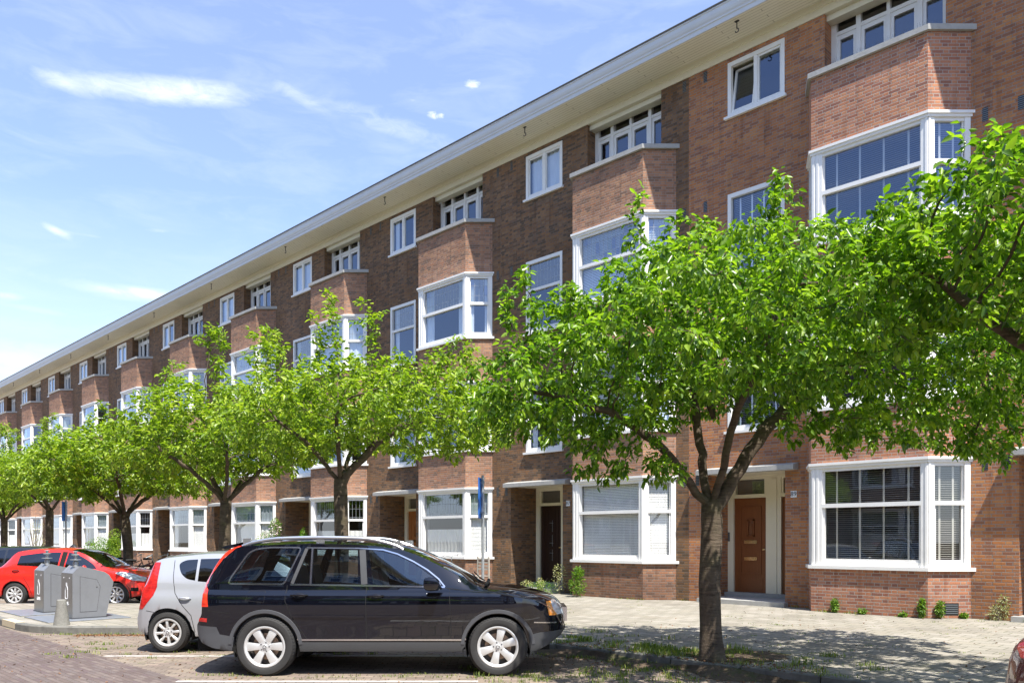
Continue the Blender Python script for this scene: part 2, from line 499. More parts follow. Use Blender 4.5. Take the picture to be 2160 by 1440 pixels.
# soffit boards
m_, t_, out_ = base_mat('soffit_boards')
uv_ = t_.n('ShaderNodeUVMap'); ux_, uy_, _ = t_.sep(uv_.outputs[0])
bd = t_.m('DIVIDE', uy_, 0.092)
fr_ = t_.m('FRACT', bd)
gr_ = t_.m('LESS_THAN', t_.m('MINIMUM', fr_, t_.m('SUBTRACT', 1.0, fr_)), 0.05)
nn_ = t_.noise(uv_.outputs[0], 1.1, 6, 0.6)
cc_ = t_.mix(nn_, (0.72, 0.69, 0.57), (0.84, 0.82, 0.71))
jx_ = t_.m('LESS_THAN', t_.m('FRACT', t_.m('ADD', t_.m('DIVIDE', ux_, 3.38), t_.m('MULTIPLY', t_.m('FLOORED_MODULO', t_.m('FLOOR', bd), 3.0), 0.31))), 0.004)
cc_ = t_.mix(jx_, cc_, (0.3, 0.27, 0.2))
nn2_ = t_.noise(uv_.outputs[0], 9, 5, 0.7)
cc_ = t_.mix(t_.m('MULTIPLY', t_.m('SUBTRACT', nn2_, 0.62, clamp=True), 4.0, clamp=True), cc_, (0.42, 0.36, 0.25))
cc_ = t_.mix(gr_, cc_, (0.36, 0.33, 0.25))
pp_ = pbr(t_, cc_, 0.6)
t_.link(pp_.outputs[0], out_.inputs[0]); M['soffit'] = m_
# leaded transom glass
m_, t_, out_ = base_mat('leaded_glass')
uv_ = t_.n('ShaderNodeUVMap'); ux_, uy_, _ = t_.sep(uv_.outputs[0])
fx_ = t_.m('FRACT', t_.m('DIVIDE', ux_, 0.135)); lx_ = t_.m('LESS_THAN', fx_, 0.09)
fy_ = t_.m('FRACT', t_.m('DIVIDE', uy_, 0.31)); ly_ = t_.m('LESS_THAN', fy_, 0.035)
lead_ = t_.m('MAXIMUM', lx_, ly_)
wnn_ = t_.n('ShaderNodeTexWhiteNoise'); wnn_.noise_dimensions = '2D'
t_.link(t_.comb(t_.m('FLOOR', t_.m('DIVIDE', ux_, 0.135)), t_.m('FLOOR', t_.m('DIVIDE', uy_, 0.31))), wnn_.inputs['Vector'])
gc_ = t_.ramp(wnn_.outputs[0], [(0, (0.62, 0.68, 0.72)), (0.80, (0.25, 0.34, 0.62)), (0.9, (0.50, 0.60, 0.60))], 'CONSTANT')
lw_ = t_.n('ShaderNodeLayerWeight'); fr_ = t_.m('ADD', 0.04, t_.m('MULTIPLY', t_.m('POWER', lw_.outputs['Facing'], 5.0), 0.96)); gl_ = t_.n('ShaderNodeBsdfGlossy'); gl_.inputs['Roughness'].default_value = 0.03
gl_.inputs['Color'].default_value = (0.8, 0.86, 0.95, 1)
bb_ = t_.n('ShaderNodeBump'); bb_.inputs['Strength'].default_value = 0.25; bb_.inputs['Distance'].default_value = 0.01
t_.link(wnn_.outputs[0], bb_.inputs['Height']); t_.link(bb_.outputs[0], gl_.inputs['Normal'])
tr_ = t_.n('ShaderNodeBsdfTransparent'); t_.link(gc_, tr_.inputs['Color'])
m1_ = t_.n('ShaderNodeMixShader'); t_.link(t_.m('ADD', t_.m('MULTIPLY', fr_, 2.0), 0.15, clamp=True), m1_.inputs[0])
t_.link(tr_.outputs[0], m1_.inputs[1]); t_.link(gl_.outputs[0], m1_.inputs[2])
pp_ = pbr(t_, (0.30, 0.32, 0.34), 0.4, 0.4)
m2_ = t_.n('ShaderNodeMixShader'); t_.link(lead_, m2_.inputs[0]); t_.link(m1_.outputs[0], m2_.inputs[1]); t_.link(pp_.outputs[0], m2_.inputs[2])
t_.link(m2_.outputs[0], out_.inputs[0]); M['leaded'] = m_
# ================================================================== the setting's geometry
SQ = math.sqrt(0.5)
def W(s, D, z=0.0):
    """street coordinates: s along the facade (towards the near right), D away from the camera, across the street"""
    return Vector(((s + D) * SQ, (D - s) * SQ, z))
ROT = R(-45)
PZ = 0.13            # pavement height
PITCH = 6.76
S1 = -11.23
WALL_D = 17.5
EAVE_Z = 13.52

BAYP = [(3.11, 0.0), (3.44, -0.60), (5.79, -0.60), (6.38, 0.0)]
def offs(pts, o):
    """offset an open plan line outward (to the street) by o"""
    n = len(pts); segs = []
    for i in range(n - 1):
        (x0, y0), (x1, y1) = pts[i], pts[i + 1]
        l = math.hypot(x1 - x0, y1 - y0); dx, dy = (x1 - x0) / l, (y1 - y0) / l
        nx, ny = dy, -dx
        segs.append(((x0 + nx * o, y0 + ny * o), (dx, dy)))
    out = []
    for i in range(n):
        if i == 0 or i == n - 1:
            (px, py), (dx, dy) = segs[0] if i == 0 else segs[-1]
            k = -py / dy               # run on to the wall plane y = 0
            out.append((px + dx * k, 0.0))
        else:
            (px, py), (dx, dy) = segs[i - 1]; (qx, qy), (ex, ey) = segs[i]
            det = dx * (-ey) + dy * ex
            k = ((qx - px) * (-ey) + (qy - py) * ex) / det
            out.append((px + dx * k, py + dy * k))
    return out
def faceframe(i):
    (x0, y0), (x1, y1) = BAYP[i], BAYP[i + 1]
    l = math.hypot(x1 - x0, y1 - y0)
    return (x0, y0, (x1 - x0) / l, (y1 - y0) / l), l

def blind_mesh(mb, F, u0, u1, n, z0, z1, kind, seed=0):
    rnd = random.Random(seed)
    if kind == 'venetian':
        zz = z0 + 0.01
        while zz < z1 - 0.02:
            ox, oy, dx, dy = F
            P = lambda u, nn, z: (ox + u * dx - nn * dy, oy + u * dy + nn * dx, z)
            j = rnd.uniform(-0.002, 0.002)
            mb.quad(P(u0, n - 0.006, zz + j), P(u1, n - 0.006, zz + j), P(u1, n + 0.036, zz + 0.012 + j), P(u0, n + 0.036, zz + 0.012 + j))
            zz += 0.043
        k = 2 if u1 - u0 < 0.9 else 4
        for i in range(k):
            uu = u0 + (u1 - u0) * (i + 0.5) / k
            mb.fquad(F, uu - 0.02, uu + 0.02, n - 0.010, z0, z1)
    elif kind == 'closed':
        zz = z0
        while zz < z1:
            ox, oy, dx, dy = F
            P = lambda u, nn, z: (ox + u * dx - nn * dy, oy + u * dy + nn * dx, z)
            mb.quad(P(u0, n, zz), P(u1, n, zz), P(u1, n + 0.014, zz + 0.036), P(u0, n + 0.014, zz + 0.036))
            zz += 0.042
        for i in range(3):
            uu = u0 + (u1 - u0) * (i + 0.5) / 3
            mb.fquad(F, uu - 0.006, uu + 0.006, n - 0.006, z0, z1)
    elif kind == 'curtain':
        ox, oy, dx, dy = F
        P = lambda u, nn, z: (ox + u * dx - nn * dy, oy + u * dy + nn * dx, z)
        k = max(6, int((u1 - u0) / 0.05))
        for i in range(k):
            a = u0 + (u1 - u0) * i / k; b = u0 + (u1 - u0) * (i + 1) / k
            na = n + 0.02 * math.sin(i * 1.9 + seed); nb = n + 0.02 * math.sin((i + 1) * 1.9 + seed)
            mb.quad(P(a, na, z0), P(b, nb, z0), P(b, nb, z1), P(a, na, z1))
    elif kind == 'half':
        blind_mesh(mb, F, u0, u1, n, z0, z0 + (z1 - z0) * 0.0 + 0.75, 'curtain', seed)
    elif kind == 'drapes':
        w_ = (u1 - u0)
        blind_mesh(mb, F, u0, u0 + w_ * 0.2, n, z0, z1, 'curtain', seed)
        blind_mesh(mb, F, u1 - w_ * 0.16, u1, n, z0, z1, 'curtain', seed + 2)

CACHE = {}
def cached(key, fn):
    if key not in CACHE:
        CACHE[key] = fn()
    return CACHE[key]

def bay_window(house, z0, z1, zt, blind, glass, leaded):
    key = ('bay', z0, z1, zt)
    def mk_frame():
        mb = MB()
        marg = {0: (0.06, 0.10), 1: (0.24, 0.13), 2: (0.13, 0.12)}
        for i in range(3):
            F, l = faceframe(i)
            a, b = marg[i]
            zb, ztop = z0 + 0.07, z1 - 0.11
            mb.fbox(F, 0.004, a, 0.0, 0.12, zb, ztop)
            mb.fbox(F, l - b, l - 0.004, 0.0, 0.12, zb, ztop)
            mb.fbox(F, a, l - b, 0.02, 0.11, ztop - 0.07, ztop - 0.001)
            mb.fbox(F, a, l - b, 0.0, 0.12, zt, zt + 0.085)
            mb.fbox(F, a, l - b, 0.02, 0.12, zb + 0.001, zb + 0.10)
            if i == 1:       # moulded pilaster strips on the corner posts
                mb.fbox(F, 0.03, 0.075, -0.012, 0.0, zb, ztop); mb.fbox(F, 0.12, 0.165, -0.012, 0.0, zb, ztop)
                mb.fbox(F, l - 0.05, l - 0.01, -0.012, 0.0, zb, ztop)
            if i == 2:
                mb.fbox(F, 0.015, 0.05, -0.012, 0.0, zb, ztop)
            # lower sash
            for (q0, q1, r0, r1) in ((a, a + 0.045, zb + 0.10, zt), (l - b - 0.045, l - b, zb + 0.10, zt)):
                mb.fbox(F, q0, q1, 0.035, 0.10, r0, r1)
            mb.fbox(F, a + 0.045, l - b - 0.045, 0.035, 0.10, zb + 0.10, zb + 0.145)
            mb.fbox(F, a + 0.002, a + 0.03, 0.05, 0.10, zt + 0.085, ztop - 0.07)
            mb.fbox(F, l - b - 0.03, l - b - 0.002, 0.05, 0.10, zt + 0.085, ztop - 0.07)
        return mb.build('bay_window', M['white'], me_only=True)
    fr = link_mesh('bay_window', cached(key, mk_frame), house)
    def mk_sill():
        mb = MB(); mb.strip_prism(offs(BAYP, 0.065), offs(BAYP, -0.10), z0, z0 + 0.07)
        return mb.build('sill', M['white'], me_only=True)
    link_mesh('sill', cached(key + ('sill',), mk_sill), fr)
    def mk_cap():
        mb = MB(); mb.strip_prism(offs(BAYP, 0.055), offs(BAYP, -0.10), z1 - 0.055, z1)
        mb.strip_prism(offs(BAYP, 0.025), offs(BAYP, -0.10), z1 - 0.11, z1 - 0.0555)
        return mb.build('lintel', M['white'], me_only=True)
    link_mesh('lintel', cached(key + ('cap',), mk_cap), fr)
    marg = {0: (0.06, 0.10), 1: (0.24, 0.13), 2: (0.13, 0.12)}
    for i in range(3):
        F, l = faceframe(i); a, b = marg[i]
        for up in (0, 1):
            q0, q1 = (z0 + 0.215, zt) if not up else (zt + 0.085, z1 - 0.18)
            mt = M[glass]
            if up and leaded: mt = M['leaded']
            link_mesh('pane', cached(key + ('pane', i, up, mt.name), lambda: MB().fquad(F, a + 0.02, l - b - 0.02, 0.075, q0, q1).build('pane', mt, me_only=True)), fr)
    if blind:
        for i in range(3):
            F, l = faceframe(i); a, b = marg[i]
            bl = blind if isinstance(blind, str) else blind[i]
            if not bl: continue
            def mk():
                mb = MB(); blind_mesh(mb, F, a + 0.03, l - b - 0.03, 0.135, z0 + 0.19, z1 - 0.16, bl, i)
                return mb.build('blind' if bl in ('venetian', 'closed') else 'curtain', M['slat_wood'] if bl == 'venetian' else M['slat'] if bl == 'closed' else M['curtain'], me_only=True)
            link_mesh('blind' if bl in ('venetian', 'closed') else 'curtain', cached(key + ('blind', i, bl), mk), fr)
    return fr

def flat_window(house, u0, u1, z0, z1, style, blind, glass, open_sash=False, leaded=False):
    F = (0, 0, 1, 0)
    key = ('win', round(u0, 3), round(u1, 3), z0, z1, style, open_sash)
    um = (u0 + u1) / 2
    def mk():
        mb = MB()
        mb.fbox(F, u0, u0 + 0.09, -0.012, 0.09, z0 + 0.06, z1)
        mb.fbox(F, u1 - 0.09, u1, -0.012, 0.09, z0 + 0.06, z1)
        mb.fbox(F, u0 + 0.09, u1 - 0.09, -0.012, 0.09, z1 - 0.10, z1)
        mb.fbox(F, u0 + 0.09, u1 - 0.09, -0.008, 0.09, z0 + 0.06, z0 + 0.14)
        if style == 'twin':
            mb.fbox(F, um - 0.045, um + 0.045, -0.004, 0.09, z0 + 0.14, z1 - 0.10)
            for (a, b) in ((u0 + 0.09, um - 0.045), (um + 0.045, u1 - 0.09)):
                if open_sash and a < um - 0.1: continue
                mb.fbox(F, a, a + 0.04, 0.02, 0.07, z0 + 0.14, z1 - 0.10); mb.fbox(F, b - 0.04, b, 0.02, 0.07, z0 + 0.14, z1 - 0.10)
                mb.fbox(F, a + 0.04, b - 0.04, 0.02, 0.07, z0 + 0.14, z0 + 0.19); mb.fbox(F, a + 0.04, b - 0.04, 0.02, 0.07, z1 - 0.15, z1 - 0.10)
        else:
            zt = z1 - 0.92
            mb.fbox(F, u0 + 0.09, u1 - 0.09, 0.0, 0.09, zt, zt + 0.08)
            mb.fbox(F, u0 + 0.09, u0 + 0.135, 0.03, 0.08, z0 + 0.14, zt); mb.fbox(F, u1 - 0.135, u1 - 0.09, 0.03, 0.08, z0 + 0.14, zt)
            mb.fbox(F, u0 + 0.135, u1 - 0.135, 0.03, 0.08, z0 + 0.14, z0 + 0.19)
        return mb.build('window', M['white'], me_only=True)
    fr = link_mesh('window', cached(key, mk), house)
    link_mesh('sill', cached(key + ('s',), lambda: MB().box(u0 - 0.07, u1 + 0.05, -0.075, 0.09, z0, z0 + 0.06).build('sill', M['white'], me_only=True)), fr)
    if style == 'twin':
        if open_sash:
            # left light leans inward from its sill
            mb = MB(); a, b = u0 + 0.095, um - 0.05
            zb, zt2 = z0 + 0.145, z1 - 0.12; h = zt2 - zb
            for (p, q, r0, r1) in ((a, a + 0.05, 0, 1), (b - 0.05, b, 0, 1), (a + 0.05, b - 0.05, 0, 0.045), (a + 0.05, b - 0.05, 0.955, 1)):
                ya, yb = 0.0 + 0.20 * r0, 0.0 + 0.20 * r1
                vs = []
                for (yy, zz) in ((ya, zb + h * r0), (yb, zb + h * r1)):
                    vs += [(p, yy, zz), (q, yy, zz), (q, yy + 0.05, zz), (p, yy + 0.05, zz)]
                mb.add(vs, [(0, 3, 2, 1), (4, 5, 6, 7), (0, 1, 5, 4), (1, 2, 6, 5), (2, 3, 7, 6), (3, 0, 4, 7)])
            mb.build('tilted_sash', M['white'], fr)
            MB().quad((a + 0.03, 0.03, zb), (b - 0.03, 0.03, zb), (b - 0.03, 0.23, zt2), (a + 0.03, 0.23, zt2)).build('pane', M[glass], fr)
        else:
            link_mesh('pane', cached(key + ('p1',), lambda: MB().fquad(F, u0 + 0.10, um - 0.05, 0.045, z0 + 0.15, z1 - 0.11).build('pane', M[glass], me_only=True)), fr)
        link_mesh('pane', cached(key + ('p2',), lambda: MB().fquad(F, um + 0.05, u1 - 0.10, 0.045, z0 + 0.15, z1 - 0.11).build('pane', M[glass], me_only=True)), fr)
    else:
        zt = z1 - 0.92
        link_mesh('pane', cached(key + ('p3', glass), lambda: MB().fquad(F, u0 + 0.10, u1 - 0.10, 0.06, z0 + 0.17, zt).build('pane', M[glass], me_only=True)), fr)
        mt = M['leaded'] if leaded else M[glass]
        link_mesh('pane', cached(key + ('p4', mt.name), lambda: MB().fquad(F, u0 + 0.10, u1 - 0.10, 0.06, zt + 0.08, z1 - 0.10).build('pane', mt, me_only=True)), fr)
    if blind:
        nm = 'blind' if blind in ('venetian', 'closed') else 'curtain'
        def mkb():
            mb = MB(); blind_mesh(mb, F, u0 + 0.12, u1 - 0.12, 0.13 if not open_sash else 0.3, z0 + 0.16, z1 - 0.12, blind, 1)
            return mb.build(nm, M['slat'] if nm == 'blind' else M['curtain'], me_only=True)
        link_mesh(nm, cached(key + ('b', blind), mkb), fr)
    return fr

def text_mesh(txt, size, name, mat, parent, loc, rot=(R(90), 0, 0), depth=0.003):
    cu = bpy.data.curves.new(name, 'FONT'); cu.body = txt; cu.size = size; cu.extrude = depth
    cu.align_x = 'CENTER'; cu.align_y = 'CENTER'
    tmp = bpy.data.objects.new('tmp', cu); COL.objects.link(tmp)
    dg = bpy.context.evaluated_depsgraph_get()
    me = bpy.data.meshes.new_from_object(tmp.evaluated_get(dg))
    bpy.data.objects.remove(tmp)
    me.materials.clear(); me.materials.append(mat)
    o = link_mesh(name, me, parent); o.location = loc; o.rotation_euler = rot
    return o

WIN = dict(side=[(1.09, 2.54, 4.2, 6.42), (1.09, 2.54, 7.75, 9.96)], top=(1.09, 2.54, 11.76, 13.12))
HOLES = [(0.44, 2.55, 0, 3.27), (1.09, 2.54, 4.2, 6.42), (1.09, 2.54, 7.75, 9.96), (1.09, 2.54, 11.76, 13.12), (3.47, 5.93, 11.1, 13.23), (3.11, 6.38, 0, 11.56)]
def wall_mesh(mat):
    mb = MB()
    xs = sorted({0.0, PITCH} | {h[0] for h in HOLES} | {h[1] for h in HOLES})
    zs = sorted({-0.2, 13.23} | {h[2] for h in HOLES} | {h[3] for h in HOLES})
    for i in range(len(xs) - 1):
        for j in range(len(zs) - 1):
            cx, cz = (xs[i] + xs[i + 1]) / 2, (zs[j] + zs[j + 1]) / 2
            if any(h[0] < cx < h[1] and h[2] < cz < h[3] for h in HOLES): continue
            mb.quad((xs[i], 0, zs[j]), (xs[i + 1], 0, zs[j]), (xs[i + 1], 0, zs[j + 1]), (xs[i], 0, zs[j + 1]))
    # reveals of the door porch, the loggia and the window openings
    def rev(x0, x1, z0, z1, d, ceil=True, floor=False):
        mb.quad((x0, 0, z0), (x0, d, z0), (x0, d, z1), (x0, 0, z1)) if False else mb.quad((x0, d, z0), (x0, 0, z0), (x0, 0, z1), (x0, d, z1))
        mb.quad((x1, 0, z0), (x1, d, z0), (x1, d, z1), (x1, 0, z1))
        if ceil: mb.quad((x0, 0, z1), (x1, 0, z1), (x1, d, z1), (x0, d, z1))
        if floor: mb.quad((x0, 0, z0), (x0, d, z0), (x1, d, z0), (x1, 0, z0))
    rev(0.44, 2.55, -0.2, 3.27, 0.30, False)
    mb.quad((0.44, 1.14, -0.2), (0.44, 0.30, -0.2), (0.44, 0.30, 3.27), (0.44, 1.14, 3.27))
    mb.quad((2.55, 0.30, -0.2), (2.86, 0.30, -0.2), (2.86, 0.30, 3.27), (2.55, 0.30, 3.27))
    mb.quad((2.86, 0.30, -0.2), (2.86, 1.14, -0.2), (2.86, 1.14, 3.27), (2.86, 0.30, 3.27))
    rev(3.47, 5.93, 11.1, 13.23, 0.36, False)
    for h in HOLES[1:4]:
        rev(h[0], h[1], h[2], h[3], 0.12, True, True)
    mb.quad((3.11, 0, 11.56), (6.38, 0, 11.56), (6.38, 0.3, 11.56), (3.11, 0.3, 11.56))
    return mb.build('wall', M[mat], me_only=True)
def bay_wall_mesh(mat, z0, z1):
    mb = MB()
    out = BAYP
    inn = offs(BAYP, -0.12)
    for _ in (0,):
        for i in range(3):
            (a, b), (c, d) = out[i], out[i + 1]
            mb.quad((a, b, z0), (c, d, z0), (c, d, z1), (a, b, z1))
        mb.add([(p[0], p[1], z0 + 0.001) for p in out], [(3, 2, 1, 0)])
        mb.add([(p[0], p[1], z1 - 0.5 if z1 > 11 else z1 - 0.001) for p in out], [(0, 1, 2, 3)])
    # inside face of the balcony parapet
    for i in range(3 if z1 > 11 else 0):
        (a, b), (c, d) = inn[i], inn[i + 1]
        mb.quad((c, d, 11.06), (a, b, 11.06), (a, b, 11.56), (c, d, 11.56))
    return mb.build('bay_wall', M[mat], me_only=True)

FD = (0, 1.14, 1, 0)
def porch(house, spec):
    """door frame, two doors, step and canopy"""
    def mk():
        mb = MB()
        zb, zt = 0.33, 3.27
        mb.fbox(FD, 0.44, 0.60, -0.02, 0.10, zb, zt)
        mb.fbox(FD, 1.49, 1.89, -0.02, 0.10, zb, zt)
        mb.fbox(FD, 1.60, 1.78, -0.04, -0.02, zb, zt - 0.1)
        mb.fbox(FD, 2.76, 2.86, -0.02, 0.10, zb, zt)
        for a, b in ((0.60, 1.49), (1.89, 2.76)):
            mb.fbox(FD, a, b, -0.015, 0.10, 2.71, 2.80); mb.fbox(FD, a, b, -0.015, 0.10, 3.17, zt)
            mb.fbox(FD, a, a + 0.05, 0.0, 0.09, 2.80, 3.17); mb.fbox(FD, b - 0.05, b, 0.0, 0.09, 2.80, 3.17)
        mb.box(0.44, 2.86, 0.0, 1.14, 3.262, 3.30)
        return mb.build('door_frame', M['cream'], me_only=True)
    df = link_mesh('door_frame', cached(('df',), mk), house)
    for a, b in ((0.60, 1.49), (1.89, 2.76)):
        link_mesh('transom_pane', cached(('tp', a), lambda: MB().fquad(FD, a + 0.04, b - 0.04, 0.05, 2.79, 3.18).build('transom_pane', M['glass'], me_only=True)), df)
    for di, (a, b) in enumerate(((0.605, 1.485), (1.895, 2.755))):
        wm = M[spec['door']]
        def mkd():
            mb = MB(); z0, z1 = 0.34, 2.705
            mb.fbox(FD, a, b, 0.04, 0.085, z0, z1)
            if spec['door'] != 'wood_dark':
                # raised bead round a large sunk panel
                p0, p1, q0, q1 = a + 0.16, b - 0.14, 0.80, 2.50
                for (x0, x1, y0, y1) in ((p0, p1, q0, q0 + 0.03), (p0, p1, q1 - 0.03, q1), (p0, p0 + 0.03, q0 + 0.03, q1 - 0.03), (p1 - 0.03, p1, q0 + 0.03, q1 - 0.03)):
                    mb.fbox(FD, x0, x1, 0.022, 0.04, y0, y1)
                mb.fbox(FD, a + 0.1, b - 0.1, 0.03, 0.04, 0.42, 0.70)
                x0, x1, y0, y1 = a + 0.36, b - 0.33, 1.74, 2.17
                for (c0, c1, e0, e1) in ((x0, x1, y0, y0 + 0.035), (x0, x1, y1 - 0.035, y1), (x0, x0 + 0.035, y0, y1), (x1 - 0.035, x1, y0, y1)):
                    mb.fbox(FD, c0, c1, 0.008, 0.0395, e0, e1)
            else:
                for x in (a + 0.14, a + 0.28, b - 0.30, b - 0.16):
                    mb.fbox(FD, x, x + 0.02, 0.028, 0.04, 0.5, 2.6)
            return mb.build('door', wm, me_only=True)
        d = link_mesh('door', cached(('door', di, spec['door']), mkd), house)
        if spec['door'] != 'wood_dark':
            link_mesh('pane', cached(('dp', di), lambda: MB().fquad(FD, a + 0.39, b - 0.36, 0.036, 1.77, 2.14).build('pane', M['glass'], me_only=True)), d)
            for z in (1.14, 1.56):
                def mks(z=z):
                    mb = MB()
                    mb.fbox(FD, a + 0.27, a + 0.62, 0.018, 0.04, z, z + 0.085)
                    mb.fbox(FD, a + 0.31, a + 0.58, 0.008, 0.018, z + 0.022, z + 0.062)
                    return mb.build('mail_slot', M['brass'], me_only=True)
                link_mesh('mail_slot', cached(('ms', di, z), mks), d)
        else:
            for z in (1.0, 1.45, 1.9):
                link_mesh('pane', cached(('dpd', di, z), lambda z=z: MB().fquad(FD, a + 0.36, b - 0.36, 0.037, z, z + 0.36).build('pane', M['leaded'], me_only=True)), d)
        def mkh():
            mb = MB(); x = b - 0.06
            mb.lathe([(0.0, -0.006), (0.022, -0.006), (0.022, 0.004), (0.010, 0.012), (0.014, 0.04), (0.028, 0.055), (0.020, 0.075), (0.0, 0.078)], 12, (0, 0, 0), 'y')
            mb.v = [(v[0] + x, 1.14 + 0.035 - v[1], v[2] + 1.42) for v in mb.v]
            mb.f = [tuple(reversed(f)) for f in mb.f]
            return mb.build('handle', M['brass'], me_only=True, smooth=True)
        link_mesh('handle', cached(('hd', di), mkh), d)
    def mkst():
        mb = MB()
        mb.box(0.44, 2.86, 0.95, 1.2, PZ, 0.335)
        mb.box(0.35, 2.62, -0.20, 0.95, 0.0, 0.235)
        return mb.build('doorstep', M['concrete'], me_only=True)
    link_mesh('doorstep', cached(('st',), mkst), house)
    def mkc():
        mb = MB()
        z0, z1 = (3.24, 3.38)
        mb.add([(0.30, 0.0, z0), (2.87, 0.0, z0), (2.87, -0.27, z0), (0.36, -0.27, z0), (0.30, 0.0, z1 + 0.03), (2.87, 0.0, z1 + 0.03), (2.87, -0.27, z1 - 0.03), (0.36, -0.27, z1 - 0.03)],
               [(0, 1, 2, 3), (4, 7, 6, 5), (0, 3, 7, 4), (3, 2, 6, 7), (2, 1, 5, 6)])
        return mb.build('door_canopy', M['concrete'], me_only=True)
    link_mesh('door_canopy', cached(('can',), mkc), house)

def loggia(house, spec):
    FL = (0, 0.36, 1, 0)
    u0, u1 = 3.47, 5.93
    cols = [(u0, u0 + 0.12), (4.02, 4.12), (4.665, 4.735), (5.28, 5.38), (u1 - 0.10, u1)]
    def mk():
        mb = MB()
        zb, zt = 11.1, 13.30
        for a, b in cols: mb.fbox(FL, a, b, -0.02, 0.09, zb, zt)
        for i in range(4):
            a, b = cols[i][1], cols[i + 1][0]
            mb.fbox(FL, a, b, -0.01, 0.09, 12.84, 12.92)
            mb.fbox(FL, a, b, 0.0, 0.09, 13.20, zt)
            mb.fbox(FL, a, b, 0.0, 0.09, zb, zb + 0.35)
            mb.fbox(FL, a, a + 0.07, 0.01, 0.07, zb + 0.35, 12.84); mb.fbox(FL, b - 0.07, b, 0.01, 0.07, zb + 0.35, 12.84)
            mb.fbox(FL, a + 0.07, b - 0.07, 0.01, 0.07, 12.74, 12.84)
        return mb.build('balcony_doors', M['white'], me_only=True)
    fr = link_mesh('balcony_doors', cached(('log',), mk), house)
    for i in range(4):
        a, b = cols[i][1], cols[i + 1][0]
        link_mesh('pane', cached(('lp', i), lambda: MB().fquad(FL, a + 0.06, b - 0.06, 0.045, 11.44, 12.75).build('pane', M['glass_up'], me_only=True)), fr)
        link_mesh('pane', cached(('lpu', i), lambda: MB().fquad(FL, a, b, 0.05, 12.91, 13.21).build('pane', M['glass'], me_only=True)), fr)
    if spec.get('vent_open'):
        mb = MB(); a, b = cols[0][1], cols[1][0]
        for (p, q, r0, r1) in ((a, a + 0.04, 0, 1), (b - 0.04, b, 0, 1), (a + 0.04, b - 0.04, 0, 0.14), (a + 0.04, b - 0.04, 0.86, 1)):
            vs = []
            for rr in (r0, r1):
                yy = 0.36 - 0.24 * (1 - rr); zz = 12.97 + 0.22 * rr
                vs += [(p, yy, zz), (q, yy, zz), (q, yy + 0.03, zz + 0.02), (p, yy + 0.03, zz + 0.02)]
            mb.add(vs, [(0, 3, 2, 1), (4, 5, 6, 7), (0, 1, 5, 4), (1, 2, 6, 5), (2, 3, 7, 6), (3, 0, 4, 7)])
        mb.build('open_vent', M['white'], fr)

def eave(house):
    def mks():
        mb = MB()
        mb.quad((0, 0.0, EAVE_Z), (PITCH, 0.0, EAVE_Z), (PITCH, -0.94, EAVE_Z), (0, -0.94, EAVE_Z))
        me = mb.build('soffit', M['soffit'], me_only=True); return me
    link_mesh('soffit', cached(('sof',), mks), house)
    def mkf():
        mb = MB()
        mb.box(0, PITCH, -0.022, 0.34, 13.232, 13.40)
        mb.box(0, PITCH, -0.060, 0.34, 13.4005, 13.5195)
        mb.box(0, PITCH, 0.10, 0.34, 13.10, 13.2315)
        return mb.build('frieze', M['cream'], me_only=True)
    link_mesh('frieze', cached(('fri',), mkf), house)
    def mkg():
        mb = MB()
        prof = [(-0.88, 13.525), (-0.95, 13.50), (-0.955, 13.53), (-0.955, 13.60), (-0.975, 13.62), (-0.975, 13.66), (-0.995, 13.70), (-1.01, 13.76), (-1.01, 13.86), (-1.025, 13.875), (-1.025, 13.905), (-0.9, 13.905)]
        for (a, b), (c, d) in zip(prof[:-1], prof[1:]):
            mb.quad((0, a, b), (PITCH, a, b), (PITCH, c, d), (0, c, d))
        mb.f = [tuple(reversed(f)) for f in mb.f]
        return mb.build('gutter', M['greywhite'], me_only=True)
    link_mesh('gutter', cached(('gut',), mkg), house)
    def mkr():
        mb = MB()
        mb.box(0, PITCH, -1.04, -0.5, 13.906, 13.945)
        mb.quad((0, -0.5, 13.93), (PITCH, -0.5, 13.93), (PITCH, 8.0, 14.6), (0, 8.0, 14.6))
        mb.quad((0, 8.0, 0), (0, 8.0, 14.6), (PITCH, 8.0, 14.6), (PITCH, 8.0, 0))
        return mb.build('roof', M['roofdark'], me_only=True)
    link_mesh('roof', cached(('roo',), mkr), house)
    def mkh():
        mb = MB(); x, y = 1.75, -0.74
        mb.box(x - 0.05, x + 0.05, y - 0.03, y + 0.03, EAVE_Z - 0.012, EAVE_Z - 0.001)
        pts = [(x, y, EAVE_Z - 0.01), (x, y, EAVE_Z - 0.17)]
        for i in range(9):
            a = R(90 - i * 34)
            pts.append((x + 0.045 * math.cos(a), y, EAVE_Z - 0.215 + 0.045 * math.sin(a)))
        mb.tube(pts, [0.014] * 2 + [0.012] * 8 + [0.006], 6)
        return mb
    link_mesh('hoist_hook', cached(('hook',), lambda: mkh().build('hoist_hook', M['iron'], me_only=True, smooth=True)), house)

def vents(house, orange):
    def mk():
        mb = MB()
        return mb
    spots = []
    for z in (12.92, 9.72, 6.35, 3.0):
        spots += [(0.42, z), (6.58, z)]
    for i, (x, z) in enumerate(spots):
        if z < 4 and x < 1: x = 0.2
        def mkv():
            mb = MB(); w_, h_ = (0.10, 0.27)
            mb.box(x, x + w_, -0.002, 0.02, z, z + h_)
            mb.cur = 1
            for k in range(7):
                mb.box(x, x + w_, -0.007, -0.0021, z + 0.008 + k * 0.038, z + 0.022 + k * 0.038)
            return mb.build('vent', [M['iron'], M['metalgrey'] if orange else M['stone_dark']], me_only=True)
        link_mesh('vent', cached(('vent', i, orange), mkv), house)

